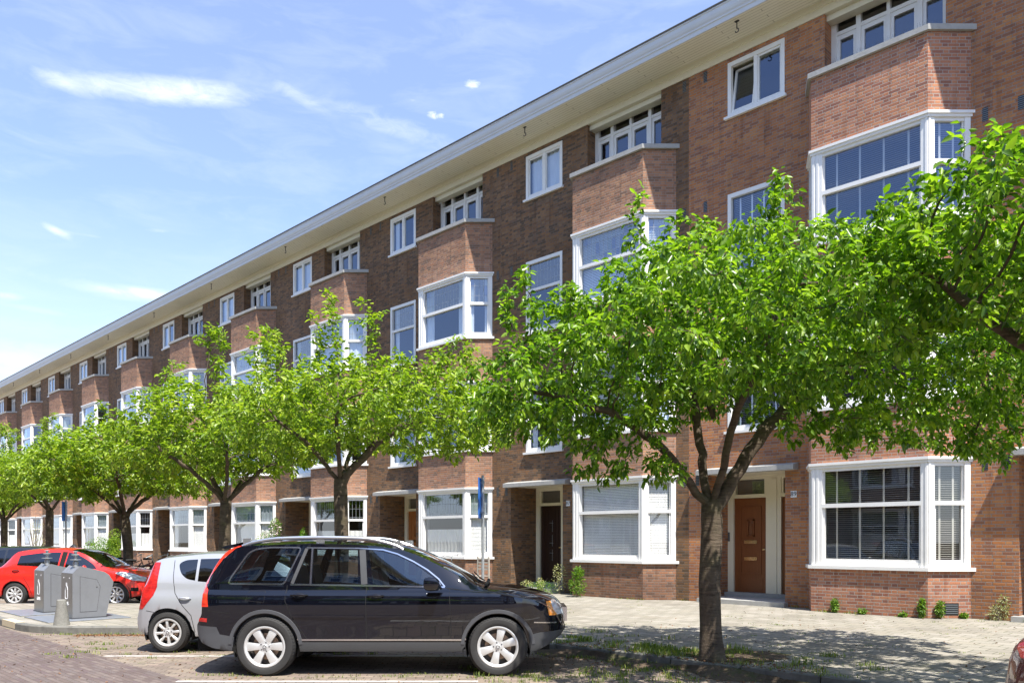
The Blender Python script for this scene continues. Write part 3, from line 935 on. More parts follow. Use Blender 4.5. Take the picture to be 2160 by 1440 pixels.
def interior(house):
    def mk():
        mb = MB()
        mb.quad((0.01, 2.6, 0), (PITCH - 0.01, 2.6, 0), (PITCH - 0.01, 2.6, 13.4), (0.01, 2.6, 13.4))
        for x in (0.01, PITCH - 0.01):
            mb.quad((x, 0.06, 0), (x, 2.6, 0), (x, 2.6, 13.4), (x, 0.06, 13.4))
        mb.quad((2.95, 0.2, 0), (2.95, 2.6, 0), (2.95, 2.6, 3.5), (2.95, 0.2, 3.5))
        mb.quad((0.3, 1.25, 0), (2.95, 1.25, 0), (2.95, 1.25, 3.5), (0.3, 1.25, 3.5))
        for z in (3.6, 7.0, 10.6, 13.4):
            mb.quad((0.01, 0.06, z), (PITCH - 0.01, 0.06, z), (PITCH - 0.01, 2.6, z), (0.01, 2.6, z))
        return mb.build('interior', M['interior'], me_only=True)
    link_mesh('interior', cached(('int',), mk), house)

def coping(house, spikes=False):
    def mk():
        mb = MB(); mb.strip_prism(offs(BAYP, 0.075), offs(BAYP, -0.16), 11.56, 11.67)
        return mb.build('coping', M['concrete'], me_only=True)
    cp = link_mesh('coping', cached(('cop',), mk), house)
    if spikes:
        mb = MB(); rnd = random.Random(5)
        line = offs(BAYP, 0.0)
        for i in range(3):
            (a, b), (c, d) = line[i], line[i + 1]
            L = math.hypot(c - a, d - b); k = int(L / 0.055)
            for j in range(k):
                t = (j + 0.5) / k
                for sg in (-1, 1):
                    p = (a + (c - a) * t, b + (d - b) * t, 11.668)
                    q = (p[0] + rnd.uniform(-.02, .02), p[1] + sg * 0.035, p[2] + 0.115)
                    mb.tube([p, q], 0.0017, 3, False)
        mb.build('bird_spikes', M['metalgrey'], cp)

LABELS = {
    0: ('brick house at the right edge, cut off beyond its grey door canopy', None),
    1: ('orange brick house numbered 89 with a red brown door and bird spikes on its balcony', None),
    2: ('brown brick house numbered 87 with a nearly black front door and pale grey blinds', None),
    3: ('brown brick house behind the signpost by the black car, with an orange wooden door', None),
    4: ('brown brick house whose ground floor window stands just above the black car roof', None),
    5: ('brown brick house with a climbing rose in front of its ground floor window', None),
    6: ('brown brick house whose door porch stands right of the tree with parked bicycles', None),
    7: ('brown brick house behind the round green hedge and the bicycles', None),
    8: ('eighth brick house from the right end of the row, left of the green hedge', None),
    9: ('ninth brick house from the right, behind the pale bare shrub and far blue signpost', None),
    10: ('tenth brick house from the right, near the left end of the row', None),
    11: ('eleventh brick house from the right, second last one before the left edge', None),
    12: ('farthest visible brick house, at the left edge of the photo', None),
}
SPEC = {
    0: dict(mat='or', door='wood_red', b=['venetian', 'venetian', 'venetian'], side=['curtain', 'venetian'], leaded=(0, 0, 0)),
    1: dict(mat='or', door='wood_red', b=['venetian', 'venetian', 'venetian'], side=['venetian', 'venetian'], leaded=(0, 0, 0), open=True, spikes=True),
    2: dict(mat='br', door='wood_dark', b=['closed', 'curtain', 'closed'], side=['drapes', None], leaded=(0, 1, 1)),
    3: dict(mat='br', door='wood_orange', b=[('closed', 'half', 'closed'), 'drapes', 'drapes'], side=['drapes', 'drapes'], leaded=(1, 1, 1), vent=True),
    4: dict(mat='br', door='wood_orange', b=['half', 'drapes', 'curtain'], side=['curtain', 'drapes'], leaded=(1, 1, 1)),
    5: dict(mat='br', door='wood_dark', b=['curtain', 'drapes', 'curtain'], side=['curtain', 'drapes'], leaded=(1, 1, 1)),
    6: dict(mat='br', door='wood_orange', b=[(None, 'drapes', 'closed'), 'drapes', None], side=['curtain', 'drapes'], leaded=(1, 1, 1)),
}
ZS = [(1.05, 3.29, 2.34), (4.40, 6.62, 5.62), (7.93, 10.01, 9.0)]
for k in range(0, 13):
    sp = SPEC.get(k, dict(mat='br', door=['wood_red', 'wood_dark', 'wood_orange'][k % 3], b=[[(None, 'drapes', 'closed'), 'curtain', 'closed', 'half'][k % 4], 'drapes', [None, 'curtain'][k % 2]], side=['curtain', 'drapes'], leaded=(1, 1, k % 2)))
    Sk = S1 - PITCH * (k - 1)
    h = empty('brick_house', W(Sk, WALL_D, 0), ROT, LABELS[k][0], 'house', 'brick houses of the terraced row')
    link_mesh('wall', cached(('wall', sp['mat']), lambda: wall_mesh('brick_' + sp['mat'])), h)
    for bz in ((-0.2, 1.05), (3.29, 4.40), (6.62, 7.93), (10.01, 11.56)):
        link_mesh('bay_wall', cached(('bw', sp['mat'], bz), lambda: bay_wall_mesh('bay_' + sp['mat'], *bz)), h)
    for fl, (z0, z1, zt) in enumerate(ZS):
        bay_window(h, z0, z1, zt, sp['b'][fl], 'glass' if fl == 0 else 'glass_up', sp['leaded'][fl])
    for i, (a, b, c, d) in enumerate(WIN['side']):
        flat_window(h, a, b, c, d, 'sash', sp['side'][i], 'glass_up', leaded=sp['leaded'][i + 1])
    a, b, c, d = WIN['top']
    flat_window(h, a, b, c, d, 'twin', 'drapes' if k % 3 == 0 else (None if k == 1 else 'curtain'), 'glass_up', open_sash=sp.get('open', False))
    porch(h, sp)
    loggia(h, dict(vent_open=sp.get('vent', False)))
    eave(h); vents(h, sp['mat'] == 'or'); interior(h); coping(h, sp.get('spikes', False))
    if k in (1, 2):
        pl = MB().box(2.69, 2.83, -0.016, 0.0, 2.62, 2.77).build('number_plate', M['enamel'], h)
        text_mesh('89' if k == 1 else '87', 0.145, 'house_number', M['digit'], pl, (2.76, -0.018, 2.695))
    if k == 1:
        mb = MB(); F, l = faceframe(2)
        mb.fbox(F, 0.32, 0.60, -0.008, 0.0, 0.20, 0.43); mb.cur = 1
        for i in range(5): mb.fbox(F, 0.345, 0.575, -0.02, -0.0081, 0.225 + i * 0.04, 0.243 + i * 0.04)
        mb.build('wall_grate', [M['iron'], M['metalgrey']], h)
        mb = MB(); mb.fbox((0, 1.14, 1, 0), 0.455, 0.50, -0.045, -0.02, 1.62, 1.85); mb.build('doorbell_panel', M['metalgrey'], h)

# ------------------------------------------------------------------ ground
def poly_sheet(name, pts, z, mat, kind='structure'):
    mb = MB(); mb.add([(p[0], p[1], z) for p in pts], [tuple(range(len(pts)))])
    o = mb.build(name, mat)
    if o.data.polygons[0].normal.z < 0:
        o.data.flip_normals()
    o['kind'] = kind
    return o
ROADP = [(0.142, 0.108, 0.096), (0.163, 0.127, 0.113), (0.125, 0.094, 0.086), (0.176, 0.141, 0.125), (0.146, 0.117, 0.108), (0.133, 0.099, 0.096)]
PARKP = [(0.23, 0.185, 0.15), (0.26, 0.21, 0.165), (0.20, 0.16, 0.13), (0.28, 0.225, 0.175), (0.235, 0.18, 0.15), (0.215, 0.175, 0.14)]
TILEP = [(0.30, 0.28, 0.235), (0.325, 0.30, 0.255), (0.28, 0.26, 0.215), (0.34, 0.315, 0.27), (0.305, 0.28, 0.23), (0.27, 0.25, 0.21)]
M['road'] = brick_mat('road_clinkers', ROADP, (0.115, 0.09, 0.075), bw=0.21, bh=0.07, mo=0.010, coords='W', rot=R(45), flem=False, stain=0.25, spots=1.0, moss=0.12, bstr=0.4)
M['park'] = brick_mat('parking_clinkers', PARKP, (0.10, 0.085, 0.065), bw=0.21, bh=0.105, mo=0.012, coords='W', rot=0.0, flem=False, stain=0.25, spots=1.0, moss=0.45, bstr=0.4)
M['tile'] = brick_mat('pavement_tiles', TILEP, (0.10, 0.10, 0.065), bw=0.30, bh=0.30, mo=0.013, coords='W', rot=R(45), flem=False, stain=0.5, moss=0.42, bstr=0.35, stainscale=0.45)
M['kerb'] = plain('kerb_stone', (0.17, 0.165, 0.145), 0.85, var=0.35, vs=2.0, dirt=0.6, bump=0.4)
M['kerb_pale'] = plain('pale_kerb_paint', (0.62, 0.53, 0.36), 0.8, var=0.1, dirt=0.15)
M['line'] = None
m_, t_, out_ = base_mat('road_paint')
g_ = t_.n('ShaderNodeNewGeometry')
n_ = t_.noise(g_.outputs['Position'], 9, 6, 0.7)
pp_ = pbr(t_, t_.mix(t_.m('MULTIPLY', t_.m('SUBTRACT', n_, 0.5, clamp=True), 5.0, clamp=True), (0.50, 0.48, 0.44), (0.24, 0.19, 0.16)), 0.8)
t_.link(pp_.outputs[0], out_.inputs[0]); M['line'] = m_
m_, t_, out_ = base_mat('soil')
g_ = t_.n('ShaderNodeNewGeometry'); n_ = t_.noise(g_.outputs['Position'], 14, 8, 0.7)
n2_ = t_.noise(g_.outputs['Position'], 2.2, 6, 0.7)
cc_ = t_.mix(n_, (0.055, 0.04, 0.028), (0.16, 0.12, 0.085))
cc_ = t_.mix(t_.m('MULTIPLY', t_.m('SUBTRACT', n2_, 0.5, clamp=True), 6.0, clamp=True), cc_, (0.06, 0.09, 0.022))
pp_ = pbr(t_, cc_, 0.95, 0, 0.2, n_, 0.8, 0.03)
t_.link(pp_.outputs[0], out_.inputs[0]); M['soil'] = m_

poly_sheet('ground', [W(-400, -300), W(400, -300), W(400, 300), W(-400, 300)], -0.30, M['soil'])
poly_sheet('road', [W(-200, -8), W(60, -8), W(60, 4.05), W(-200, 4.05)], 0.0, M['road'])
poly_sheet('parking_lane', [W(-200, 4.05), W(60, 4.05), W(60, 8.92), W(-200, 8.92)], 0.0, M['park'])
KERB_D = 8.92
tree_pits = [(-5.52, 9.95)]
mb = MB(); mb.prism([W(-200, KERB_D + 0.14)[:2], W(60, KERB_D + 0.14)[:2], W(60, 30)[:2], W(-200, 30)[:2]], -0.3, PZ)
o = mb.build('pavement', M['tile']); o['kind'] = 'structure'
mb = MB(); mb.prism([W(-200, -20)[:2], W(60, -20)[:2], W(60, -8)[:2], W(-200, -8)[:2]], -0.3, PZ)
o = mb.build('far_pavement', M['tile']); o['kind'] = 'structure'
# main kerb, in stones about a metre long
mb = MB(); rnd = random.Random(3)
s_ = -90.0
while s_ < 12:
    L = 0.98; dz = rnd.uniform(-0.008, 0.008); dd = rnd.uniform(-0.012, 0.012)
    a, b, c, d = W(s_, KERB_D + dd), W(s_ + L, KERB_D + dd), W(s_ + L, KERB_D + 0.15), W(s_, KERB_D + 0.15)
    mb.prism([a[:2], b[:2], c[:2], d[:2]], -0.2, PZ + 0.006 + dz)
    s_ += 1.0
o = mb.build('kerb', M['kerb'], bevel=0.015); o['kind'] = 'structure'
# the widened pavement that carries the bottle containers
Y0, Y1 = 14.32, 19.55
def peninsula(inset):
    # corners: near street corner, near main kerb, far main kerb, far street corner
    D0 = 4.10 + inset
    y0, y1 = Y0 + inset, Y1 - inset
    pts = []
    # near edge is parallel to X: D = (x+y)*SQ
    xs0 = D0 / SQ - y0
    xe0 = (KERB_D + 0.3) / SQ - y0
    xs1 = D0 / SQ - y1
    xe1 = (KERB_D + 0.3) / SQ - y1
    # rounded street corner
    c1 = Vector((xs0, y0)); e1 = Vector((1, 0)); e2 = Vector((-SQ, SQ))
    r_ = 0.9 - inset
    for i in range(7):
        t = i / 6
        p = c1 + e1 * r_ * (1 - t) ** 2 + e2 * r_ * t ** 2
        pts.append((p.x, p.y))
    c2 = Vector((xs1, y1))
    for i in range(7):
        t = i / 6
        p = c2 - e2 * r_ * (1 - t) ** 2 + e1 * r_ * t ** 2
        pts.append((p.x, p.y))
    pts += [(xe1, y1), (xe0, y0)]
    return pts
mb = MB(); mb.prism(peninsula(0.15), -0.2, PZ - 0.004)
o = mb.build('container_pavement', M['tile']); o['kind'] = 'structure'
po, pi_ = peninsula(0.0), peninsula(0.155)
mb = MB(); mb.strip_prism([po[-1]] + po[:-1], [pi_[-1]] + pi_[:-1], -0.2, PZ + 0.004)
o = mb.build('container_kerb', M['kerb'], bevel=0.02); o['kind'] = 'structure'
mb = MB()
for t0, t1 in ((0.05, 0.95), (2.1, 2.9), (4.2, 5.0)):
    a = Vector(po[6]); d_ = Vector((-SQ, SQ)); n_ = Vector((SQ, SQ))
    p0 = a + d_ * t0 - n_ * 0.001; p1 = a + d_ * t1 - n_ * 0.001
    q1 = p1 + n_ * 0.165; q0 = p0 + n_ * 0.165
    mb.prism([p0, p1, q1, q0], 0.02, PZ + 0.0075)
o = mb.build('kerb_paint', M['kerb_pale']); o['kind'] = 'structure'
# white parking lines, parallel to the parked cars
for i, (y, x0, x1) in enumerate([(9.56, -3.96, -0.4), (11.63, -5.85, -0.3), (7.3, -1.9, 2.6), (22.3, -16.5, -12), (24.5, -18.6, -13)]):
    mb = MB(); rnd = random.Random(i)
    n = int((x1 - x0) / 0.25)
    L = [(x0 + (x1 - x0) * j / n, rnd.uniform(-.006, .006)) for j in range(n + 1)]
    for (a, da), (b, db) in zip(L[:-1], L[1:]):
        mb.quad((a, y - 0.05 + da, 0.004), (b, y - 0.05 + db, 0.004), (b, y + 0.05 + db, 0.004), (a, y + 0.05 + da, 0.004))
    o = mb.build('parking_line', M['line']); o['kind'] = 'structure'
# earth and blossom swept up against the kerb near the big tree
mb = MB(); rnd = random.Random(12); n = 60; rows = []
for i in range(n + 1):
    s0 = -9.6 + 6.2 * i / n
    wv = 0.22 + 0.16 * math.sin(i * 0.47) + rnd.uniform(-0.03, 0.03); hv = 0.075 + 0.03 * math.sin(i * 0.31 + 1) + rnd.uniform(-0.008, 0.008)
    rows.append([W(s0, KERB_D - max(0.06, wv), 0.003), W(s0, KERB_D - max(0.06, wv) * 0.55, hv * 0.35), W(s0, KERB_D - 0.03, hv), W(s0, KERB_D + 0.02, hv + 0.004)])
for a, b in zip(rows[:-1], rows[1:]):
    for j in range(3): mb.quad(a[j], b[j], b[j + 1], a[j + 1])
o = mb.build('gutter_earth', M['soil'], smooth=True, angle=80); o['kind'] = 'structure'
# earth round the trees
def pit(s, D, w_, d_):
    rnd = random.Random(int(s * 10)); pts = []
    for i in range(22):
        a = 2 * math.pi * i / 22
        rr = rnd.uniform(0.86, 1.1)
        c_, s__ = math.cos(a), math.sin(a)
        k = 1 / max(abs(c_), abs(s__)) ** 0.6
        pts.append(W(s + c_ * k * rr * w_, D + s__ * k * rr * d_)[:2])
    return pts
# ================================================================== trees and plants
def leaf_mat(name, c_dark, c_mid, c_light, trans=0.45, gloss=0.35, dead=0.0):
    m, t, out = base_mat(name)
    g = t.n('ShaderNodeNewGeometry')
    rnd_ = g.outputs['Random Per Island']
    col = t.ramp(rnd_, [(0.0, c_dark), (0.5, c_mid), (0.93, c_light), (1.0, (0.30, 0.20, 0.05) if dead else c_light)])
    big = t.noise(g.outputs['Position'], 0.9, 3)
    col = t.mix(t.m('MULTIPLY', t.m('SUBTRACT', big, 0.42, clamp=True), 1.6, clamp=True), col, t.mix(1.0, col, (1.3, 1.15, 0.8), 'MULTIPLY'))
    p = pbr(t, col, gloss, 0, 0.5)
    tr = t.n('ShaderNodeBsdfTranslucent')
    t.link(t.mix(1.0, col, (1.6, 1.75, 0.5), 'MULTIPLY'), tr.inputs['Color'])
    mx = t.n('ShaderNodeMixShader'); mx.inputs[0].default_value = trans
    t.link(p.outputs[0], mx.inputs[1]); t.link(tr.outputs[0], mx.inputs[2])
    t.link(mx.outputs[0], out.inputs[0])
    return m
M['leaf_near'] = leaf_mat('cherry_leaf', (0.055, 0.13, 0.012), (0.13, 0.25, 0.020), (0.27, 0.40, 0.045), 0.45, 0.32)
M['leaf_far'] = leaf_mat('young_cherry_leaf', (0.085, 0.16, 0.014), (0.20, 0.31, 0.026), (0.34, 0.43, 0.05), 0.42, 0.40)
M['leaf_dark'] = leaf_mat('dark_leaf', (0.02, 0.055, 0.01), (0.035, 0.085, 0.014), (0.06, 0.12, 0.02), 0.3, 0.4)
M['leaf_bush'] = leaf_mat('bush_leaf', (0.06, 0.14, 0.015), (0.11, 0.22, 0.02), (0.20, 0.32, 0.04), 0.4, 0.5)
M['leaf_pale'] = leaf_mat('pale_leaf', (0.22, 0.24, 0.13), (0.34, 0.36, 0.20), (0.45, 0.44, 0.28), 0.3, 0.7)
M['grass'] = leaf_mat('grass_blade', (0.08, 0.13, 0.02), (0.14, 0.21, 0.03), (0.28, 0.32, 0.07), 0.35, 0.6)
M['petal'] = plain('rose_petal', (0.72, 0.58, 0.58), 0.7)
M['dry'] = plain('dry_leaf', (0.20, 0.10, 0.045), 0.9, var=0.5, vs=30)
def bark(name, c1, c2):
    m, t, out = base_mat(name)
    tcn = t.n('ShaderNodeTexCoord')
    mp = t.n('ShaderNodeMapping'); mp.inputs['Scale'].default_value = (2.2, 2.2, 16)
    t.link(tcn.outputs['Object'], mp.inputs[0])
    a = t.noise(mp.outputs[0], 2.2, 8, 0.65, 0.5)
    b = t.noise(tcn.outputs['Object'], 6, 6, 0.7)
    f = t.m('ADD', t.m('MULTIPLY', a, 0.6), t.m('MULTIPLY', b, 0.5))
    c = t.ramp(f, [(0.35, c1), (0.55, c2), (0.75, tuple(min(1, x * 1.5) for x in c2))])
    moss = t.m('MULTIPLY', t.m('SUBTRACT', t.noise(tcn.outputs['Object'], 1.8, 5), 0.52, clamp=True), 3.0, clamp=True)
    c = t.mix(moss, c, (0.10, 0.10, 0.045))
    p = pbr(t, c, 0.9, 0, 0.2, f, 0.9, 0.03)
    t.link(p.outputs[0], out.inputs[0]); return m
M['bark'] = bark('cherry_bark', (0.028, 0.021, 0.016), (0.11, 0.085, 0.062))
M['twig'] = plain('twig_bark', (0.16, 0.13, 0.10), 0.8, var=0.3)

def leaf_arrays(pos, dirs, nrm, size, width):
    """many folded oval leaves as one vertex/face set"""
    n = len(pos)
    d = dirs / (np.linalg.norm(dirs, axis=1, keepdims=True) + 1e-9)
    side = np.cross(d, nrm); side /= (np.linalg.norm(side, axis=1, keepdims=True) + 1e-9)
    up = np.cross(side, d)
    L = size[:, None]; Wd = (size * width)[:, None]
    fold = 0.22
    B = pos
    T = pos + d * L - up * L * 0.16
    L1 = pos + d * L * 0.33 + side * Wd * 0.5 + up * Wd * fold
    L2 = pos + d * L * 0.70 + side * Wd * 0.36 + up * Wd * fold * 0.6 - up * L * 0.05
    R1 = pos + d * L * 0.33 - side * Wd * 0.5 + up * Wd * fold
    R2 = pos + d * L * 0.70 - side * Wd * 0.36 + up * Wd * fold * 0.6 - up * L * 0.05
    V = np.stack([B, L1, L2, T, R2, R1], 1).reshape(-1, 3)
    base = (np.arange(n) * 6)[:, None]
    Fq = np.concatenate([base + np.array([[0, 1, 2, 3]]), base + np.array([[0, 3, 4, 5]])], 1).reshape(-1, 4)
    return V, Fq
def np_mesh(name, V, Fq, mat):
    me = bpy.data.meshes.new(name)
    nf = len(Fq)
    me.vertices.add(len(V)); me.vertices.foreach_set('co', V.astype(np.float32).ravel())
    me.loops.add(nf * 4); me.loops.foreach_set('vertex_index', Fq.astype(np.int32).ravel())
    me.polygons.add(nf)
    me.polygons.foreach_set('loop_start', (np.arange(nf) * 4).astype(np.int32))
    me.polygons.foreach_set('loop_total', np.full(nf, 4, dtype=np.int32))
    me.update(calc_edges=True)
    me.materials.append(mat)
    return me

def sample_blobs(rng, blobs, n):
    """blobs: (cx,cy,cz, rx,ry,rz, weight, shellness)"""
    wts = np.array([b[6] for b in blobs], float); wts /= wts.sum()
    out = []
    for b, k in zip(blobs, rng.multinomial(n, wts)):
        v = rng.normal(size=(k, 3)); v /= np.linalg.norm(v, axis=1, keepdims=True)
        r = rng.random(k) ** (1.0 / b[7])
        out.append(np.array(b[:3]) + v * r[:, None] * np.array(b[3:6]))
    return np.concatenate(out)

def grow_tree(seed, limbs, blobs, n_attr=1600, step=0.15, kill=0.24, trunk_r=0.15, leaves=9, lsize=0.105, lw=0.5,
              leafmat='leaf_near', iters=80, droop=0.45, leaf_r=0.0135, spread=0.10, tipr=0.0032, base_flare=1.35, expo=2.25):
    rng = np.random.default_rng(seed)
    P = []; par = []
    def addn(p, pa):
        P.append(np.array(p, float)); par.append(pa); return len(P) - 1
    last = {}
    for name, parent, pts in limbs:
        idx = last.get(parent, -1)
        for p in pts:
            if idx >= 0:
                q = P[idx]; dist = np.linalg.norm(np.array(p) - q); k = max(1, int(dist / step))
                p0 = q.copy()
                for j in range(1, k + 1):
                    t = j / k
                    wob = rng.normal(size=3) * 0.012 * (0 if name == 'trunk' else 1)
                    idx = addn(p0 + (np.array(p) - p0) * t + wob * (j < k), idx)
            else:
                idx = addn(p, -1)
            last[name] = idx
    A = sample_blobs(rng, blobs, n_attr)
    nodes = np.array(P)
    start = 0
    # attractors may attach to any node above the fork
    okn = nodes[:, 2] > limbs[0][2][-1][2] - 0.05
    dist = np.full(len(A), 1e9); near = np.zeros(len(A), int)
    def upd(i0):
        nonlocal dist, near
        new = np.array(P[i0:])
        if len(new) == 0: return
        D = np.linalg.norm(A[:, None, :] - new[None], axis=2)
        if i0 == 0: D[:, ~okn] = 1e9
        j = D.argmin(1); dm = D[np.arange(len(A)), j]
        b = dm < dist
        dist[b] = dm[b]; near[b] = j[b] + i0
    upd(0)
    for it in range(iters):
        keep = dist > kill
        A = A[keep]; dist = dist[keep]; near = near[keep]
        if len(A) == 0: break
        i0 = len(P)
        order = np.argsort(near); nn = near[order]
        uniq, st_ = np.unique(nn, return_index=True)
        ends = np.append(st_[1:], len(nn))
        for u, a, b in zip(uniq, st_, ends):
            v = A[order[a:b]] - P[u]
            v /= np.linalg.norm(v, axis=1, keepdims=True)
            d = v.sum(0)
            l = np.linalg.norm(d)
            if l < 0.3: d = v[0]; l = 1.0
            d = d / l + rng.normal(size=3) * 0.16
            if par[u] >= 0:
                pd = P[u] - P[par[u]]; pd /= np.linalg.norm(pd) + 1e-9
                d = d + pd * 0.35
            d /= np.linalg.norm(d)
            addn(P[u] + d * step, u)
        upd(i0)
        if len(P) > 9000: break
    n = len(P); P = np.array(P); par = np.array(par)
    kids = [[] for _ in range(n)]
    for i in range(n):
        if par[i] >= 0: kids[par[i]].append(i)
    rad = np.zeros(n)
    for i in range(n - 1, -1, -1):
        if not kids[i]: rad[i] = tipr
        else: rad[i] = (sum(rad[k] ** expo for k in kids[i])) ** (1 / expo)
    rad *= 1.0
    s = trunk_r / rad[0]
    lowr = 0.022
    # scale thick parts to the measured trunk, leave twigs alone
    f = np.clip((rad - 0.004) / (rad[0] - 0.004), 0, 1) ** 0.5
    rad = rad * (1 + (s - 1) * f)
    z0 = limbs[0][2][0][2]
    rad = np.where(P[:, 2] < z0 + 0.5, rad * (1 + (base_flare - 1) * np.clip(1 - (P[:, 2] - z0) / 0.5, 0, 1) ** 2), rad)
    mb = MB()
    done = [False] * n
    stack = [0]
    while stack:
        i = stack.pop()
        path = [i] if par[i] < 0 else [par[i], i]
        cur = i
        while kids[cur]:
            ks = sorted(kids[cur], key=lambda k: -rad[k])
            stack.extend(ks[1:])
            cur = ks[0]; path.append(cur)
        rr = [float(rad[j]) for j in path]
        if par[i] >= 0: rr[0] = min(rr[0], rr[1] * 1.15)
        mx = max(rr)
        seg = 14 if mx > 0.08 else (8 if mx > 0.03 else (5 if mx > 0.012 else 3))
        pts = [P[j] for j in path]
        if mx > 0.08:
            mb.tube(pts, rr, seg, False)
        else:
            mb.tube(pts, rr, seg, False)
    trunk_me = mb.build('trunk', [M['bark']], me_only=True, smooth=True, angle=80)
    # leaves
    tw = np.where(rad < leaf_r)[0]
    tw = tw[[len(kids[i]) == 0 or rng.random() < 0.85 for i in tw]]
    k = leaves
    istip = np.array([len(kids[i]) == 0 for i in tw])
    rep = np.where(istip, int(k * 1.5), k)
    src = np.repeat(tw, rep)
    pdv = P[src] - P[np.maximum(par[src], 0)]
    pdv /= np.linalg.norm(pdv, axis=1, keepdims=True) + 1e-9
    m_ = len(src)
    rv = rng.normal(size=(m_, 3))
    off = rv / (np.linalg.norm(rv, axis=1, keepdims=True)) * (rng.random(m_)[:, None] ** 0.6) * spread
    along = (rng.random(m_)[:, None] - 0.3) * step * 1.2 * pdv
    pos = P[src] + along + off
    h = rng.normal(size=(m_, 3)); h[:, 2] *= 0.35
    h /= np.linalg.norm(h, axis=1, keepdims=True)
    d = h * 0.8 + off / spread * 0.5 + pdv * 0.45; d[:, 2] -= droop * rng.uniform(0.3, 1.5, m_)
    nr = rng.normal(size=(m_, 3)) * 0.45; nr[:, 2] += 1.0
    size = lsize * rng.uniform(0.6, 1.2, m_)
    V, Fq = leaf_arrays(pos, d, nr, size, lw)
    crown_me = np_mesh('crown', V, Fq, M[leafmat])
    return trunk_me, crown_me, n, m_

def place_tree(name, meshes, loc, rz, label, group, scale=1.0):
    o = empty(name, loc, rz, label, 'tree', group)
    o.scale = (scale,) * 3
    link_mesh('trunk', meshes[0], o); link_mesh('crown', meshes[1], o)
    return o
TG = 'cherry trees along the pavement kerb'

# -- the big tree by the porch of number 89; limbs measured from the photograph (x, y towards the houses, z)
L1 = [('trunk', None, [(0.02, 0, 0.0), (0.0, 0, 0.3), (-0.02, 0.0, 1.0), (0.02, 0.02, 1.7), (0.0, 0, 1.98)]),
      ('left', 'trunk', [(-0.20, -0.05, 2.14), (-0.42, -0.15, 2.42), (-0.75, -0.25, 2.78), (-1.25, -0.3, 3.1), (-1.9, -0.2, 3.35)]),
      ('leftb', 'left', [(-2.5, 0.1, 3.5)]),
      ('mid', 'trunk', [(-0.06, 0.1, 2.3), (-0.10, 0.2, 2.8), (-0.15, 0.3, 3.4), (-0.25, 0.2, 4.2), (-0.6, 0.1, 5.0)]),
      ('mid2', 'trunk', [(0.10, -0.1, 2.35), (0.16, -0.35, 2.9), (0.3, -0.8, 3.5), (0.6, -1.0, 4.4)]),
      ('back', 'mid', [(0.15, 0.5, 3.2), (0.3, 1.0, 4.0), (0.8, 1.3, 4.9)]),
      ('right', 'trunk', [(0.22, 0.0, 2.22), (0.45, 0.05, 2.60), (0.78, 0.1, 3.05), (1.3, 0.1, 3.5), (2.0, 0.1, 3.9), (2.6, 0.0, 4.5)]),
      ('rightb', 'right', [(3.2, 0.2, 4.4)]),
      ('spike', 'right', [(1.45, 0.2, 4.9)])]
B1 = [(-2.55, 0.2, 3.35, 0.7, 1.0, 0.55, 0.5, 2.4), (-1.9, 0.0, 4.35, 0.8, 0.6, 0.35, 0.3, 2.6), (0.3, -2.0, 3.9, 2.0, 1.1, 0.9, 1.6, 2.4), (0.0, 0.0, 4.15, 2.2, 2.2, 1.15, 3.4, 2.4), (-1.6, -0.1, 3.45, 1.25, 1.8, 0.8, 1.5, 2.2), (2.2, 0.0, 4.1, 2.0, 2.0, 1.5, 3.2, 2.4), (3.6, 0.1, 3.9, 1.1, 1.5, 1.4, 1.4, 2.2),
      (0.95, 0.2, 5.7, 0.30, 0.3, 0.75, 0.22, 3), (1.55, 0.0, 5.2, 0.5, 0.6, 0.6, 0.3, 3), (-0.1, 0.1, 5.15, 0.7, 0.8, 0.5, 0.3, 3), (2.8, 0.2, 5.4, 0.6, 0.6, 0.7, 0.4, 3),
      (-0.95, 0.0, 5.6, 0.16, 0.2, 0.85, 0.07, 3), (-2.35, 0.0, 4.6, 0.5, 0.35, 0.4, 0.16, 3), (-2.4, 0.0, 3.7, 0.5, 0.8, 0.5, 0.35, 3), (-1.35, -0.3, 2.55, 0.35, 0.5, 0.42, 0.13, 3), (-0.75, -0.6, 2.45, 0.3, 0.5, 0.3, 0.08, 3),
      (1.6, -0.5, 2.95, 0.9, 0.6, 0.3, 0.22, 3), (3.3, -0.4, 3.0, 0.55, 0.5, 0.35, 0.15, 3)]
t1 = grow_tree(11, L1, B1, n_attr=4300, step=0.125, kill=0.19, trunk_r=0.138, leaves=15, lsize=0.098, lw=0.52, leafmat='leaf_near', droop=0.6, leaf_r=0.010, spread=0.10)
place_tree('cherry_tree', t1, (2.54, 10.35, PZ - 0.02), 0, 'big dark green cherry tree standing before the porch of number 89', TG)

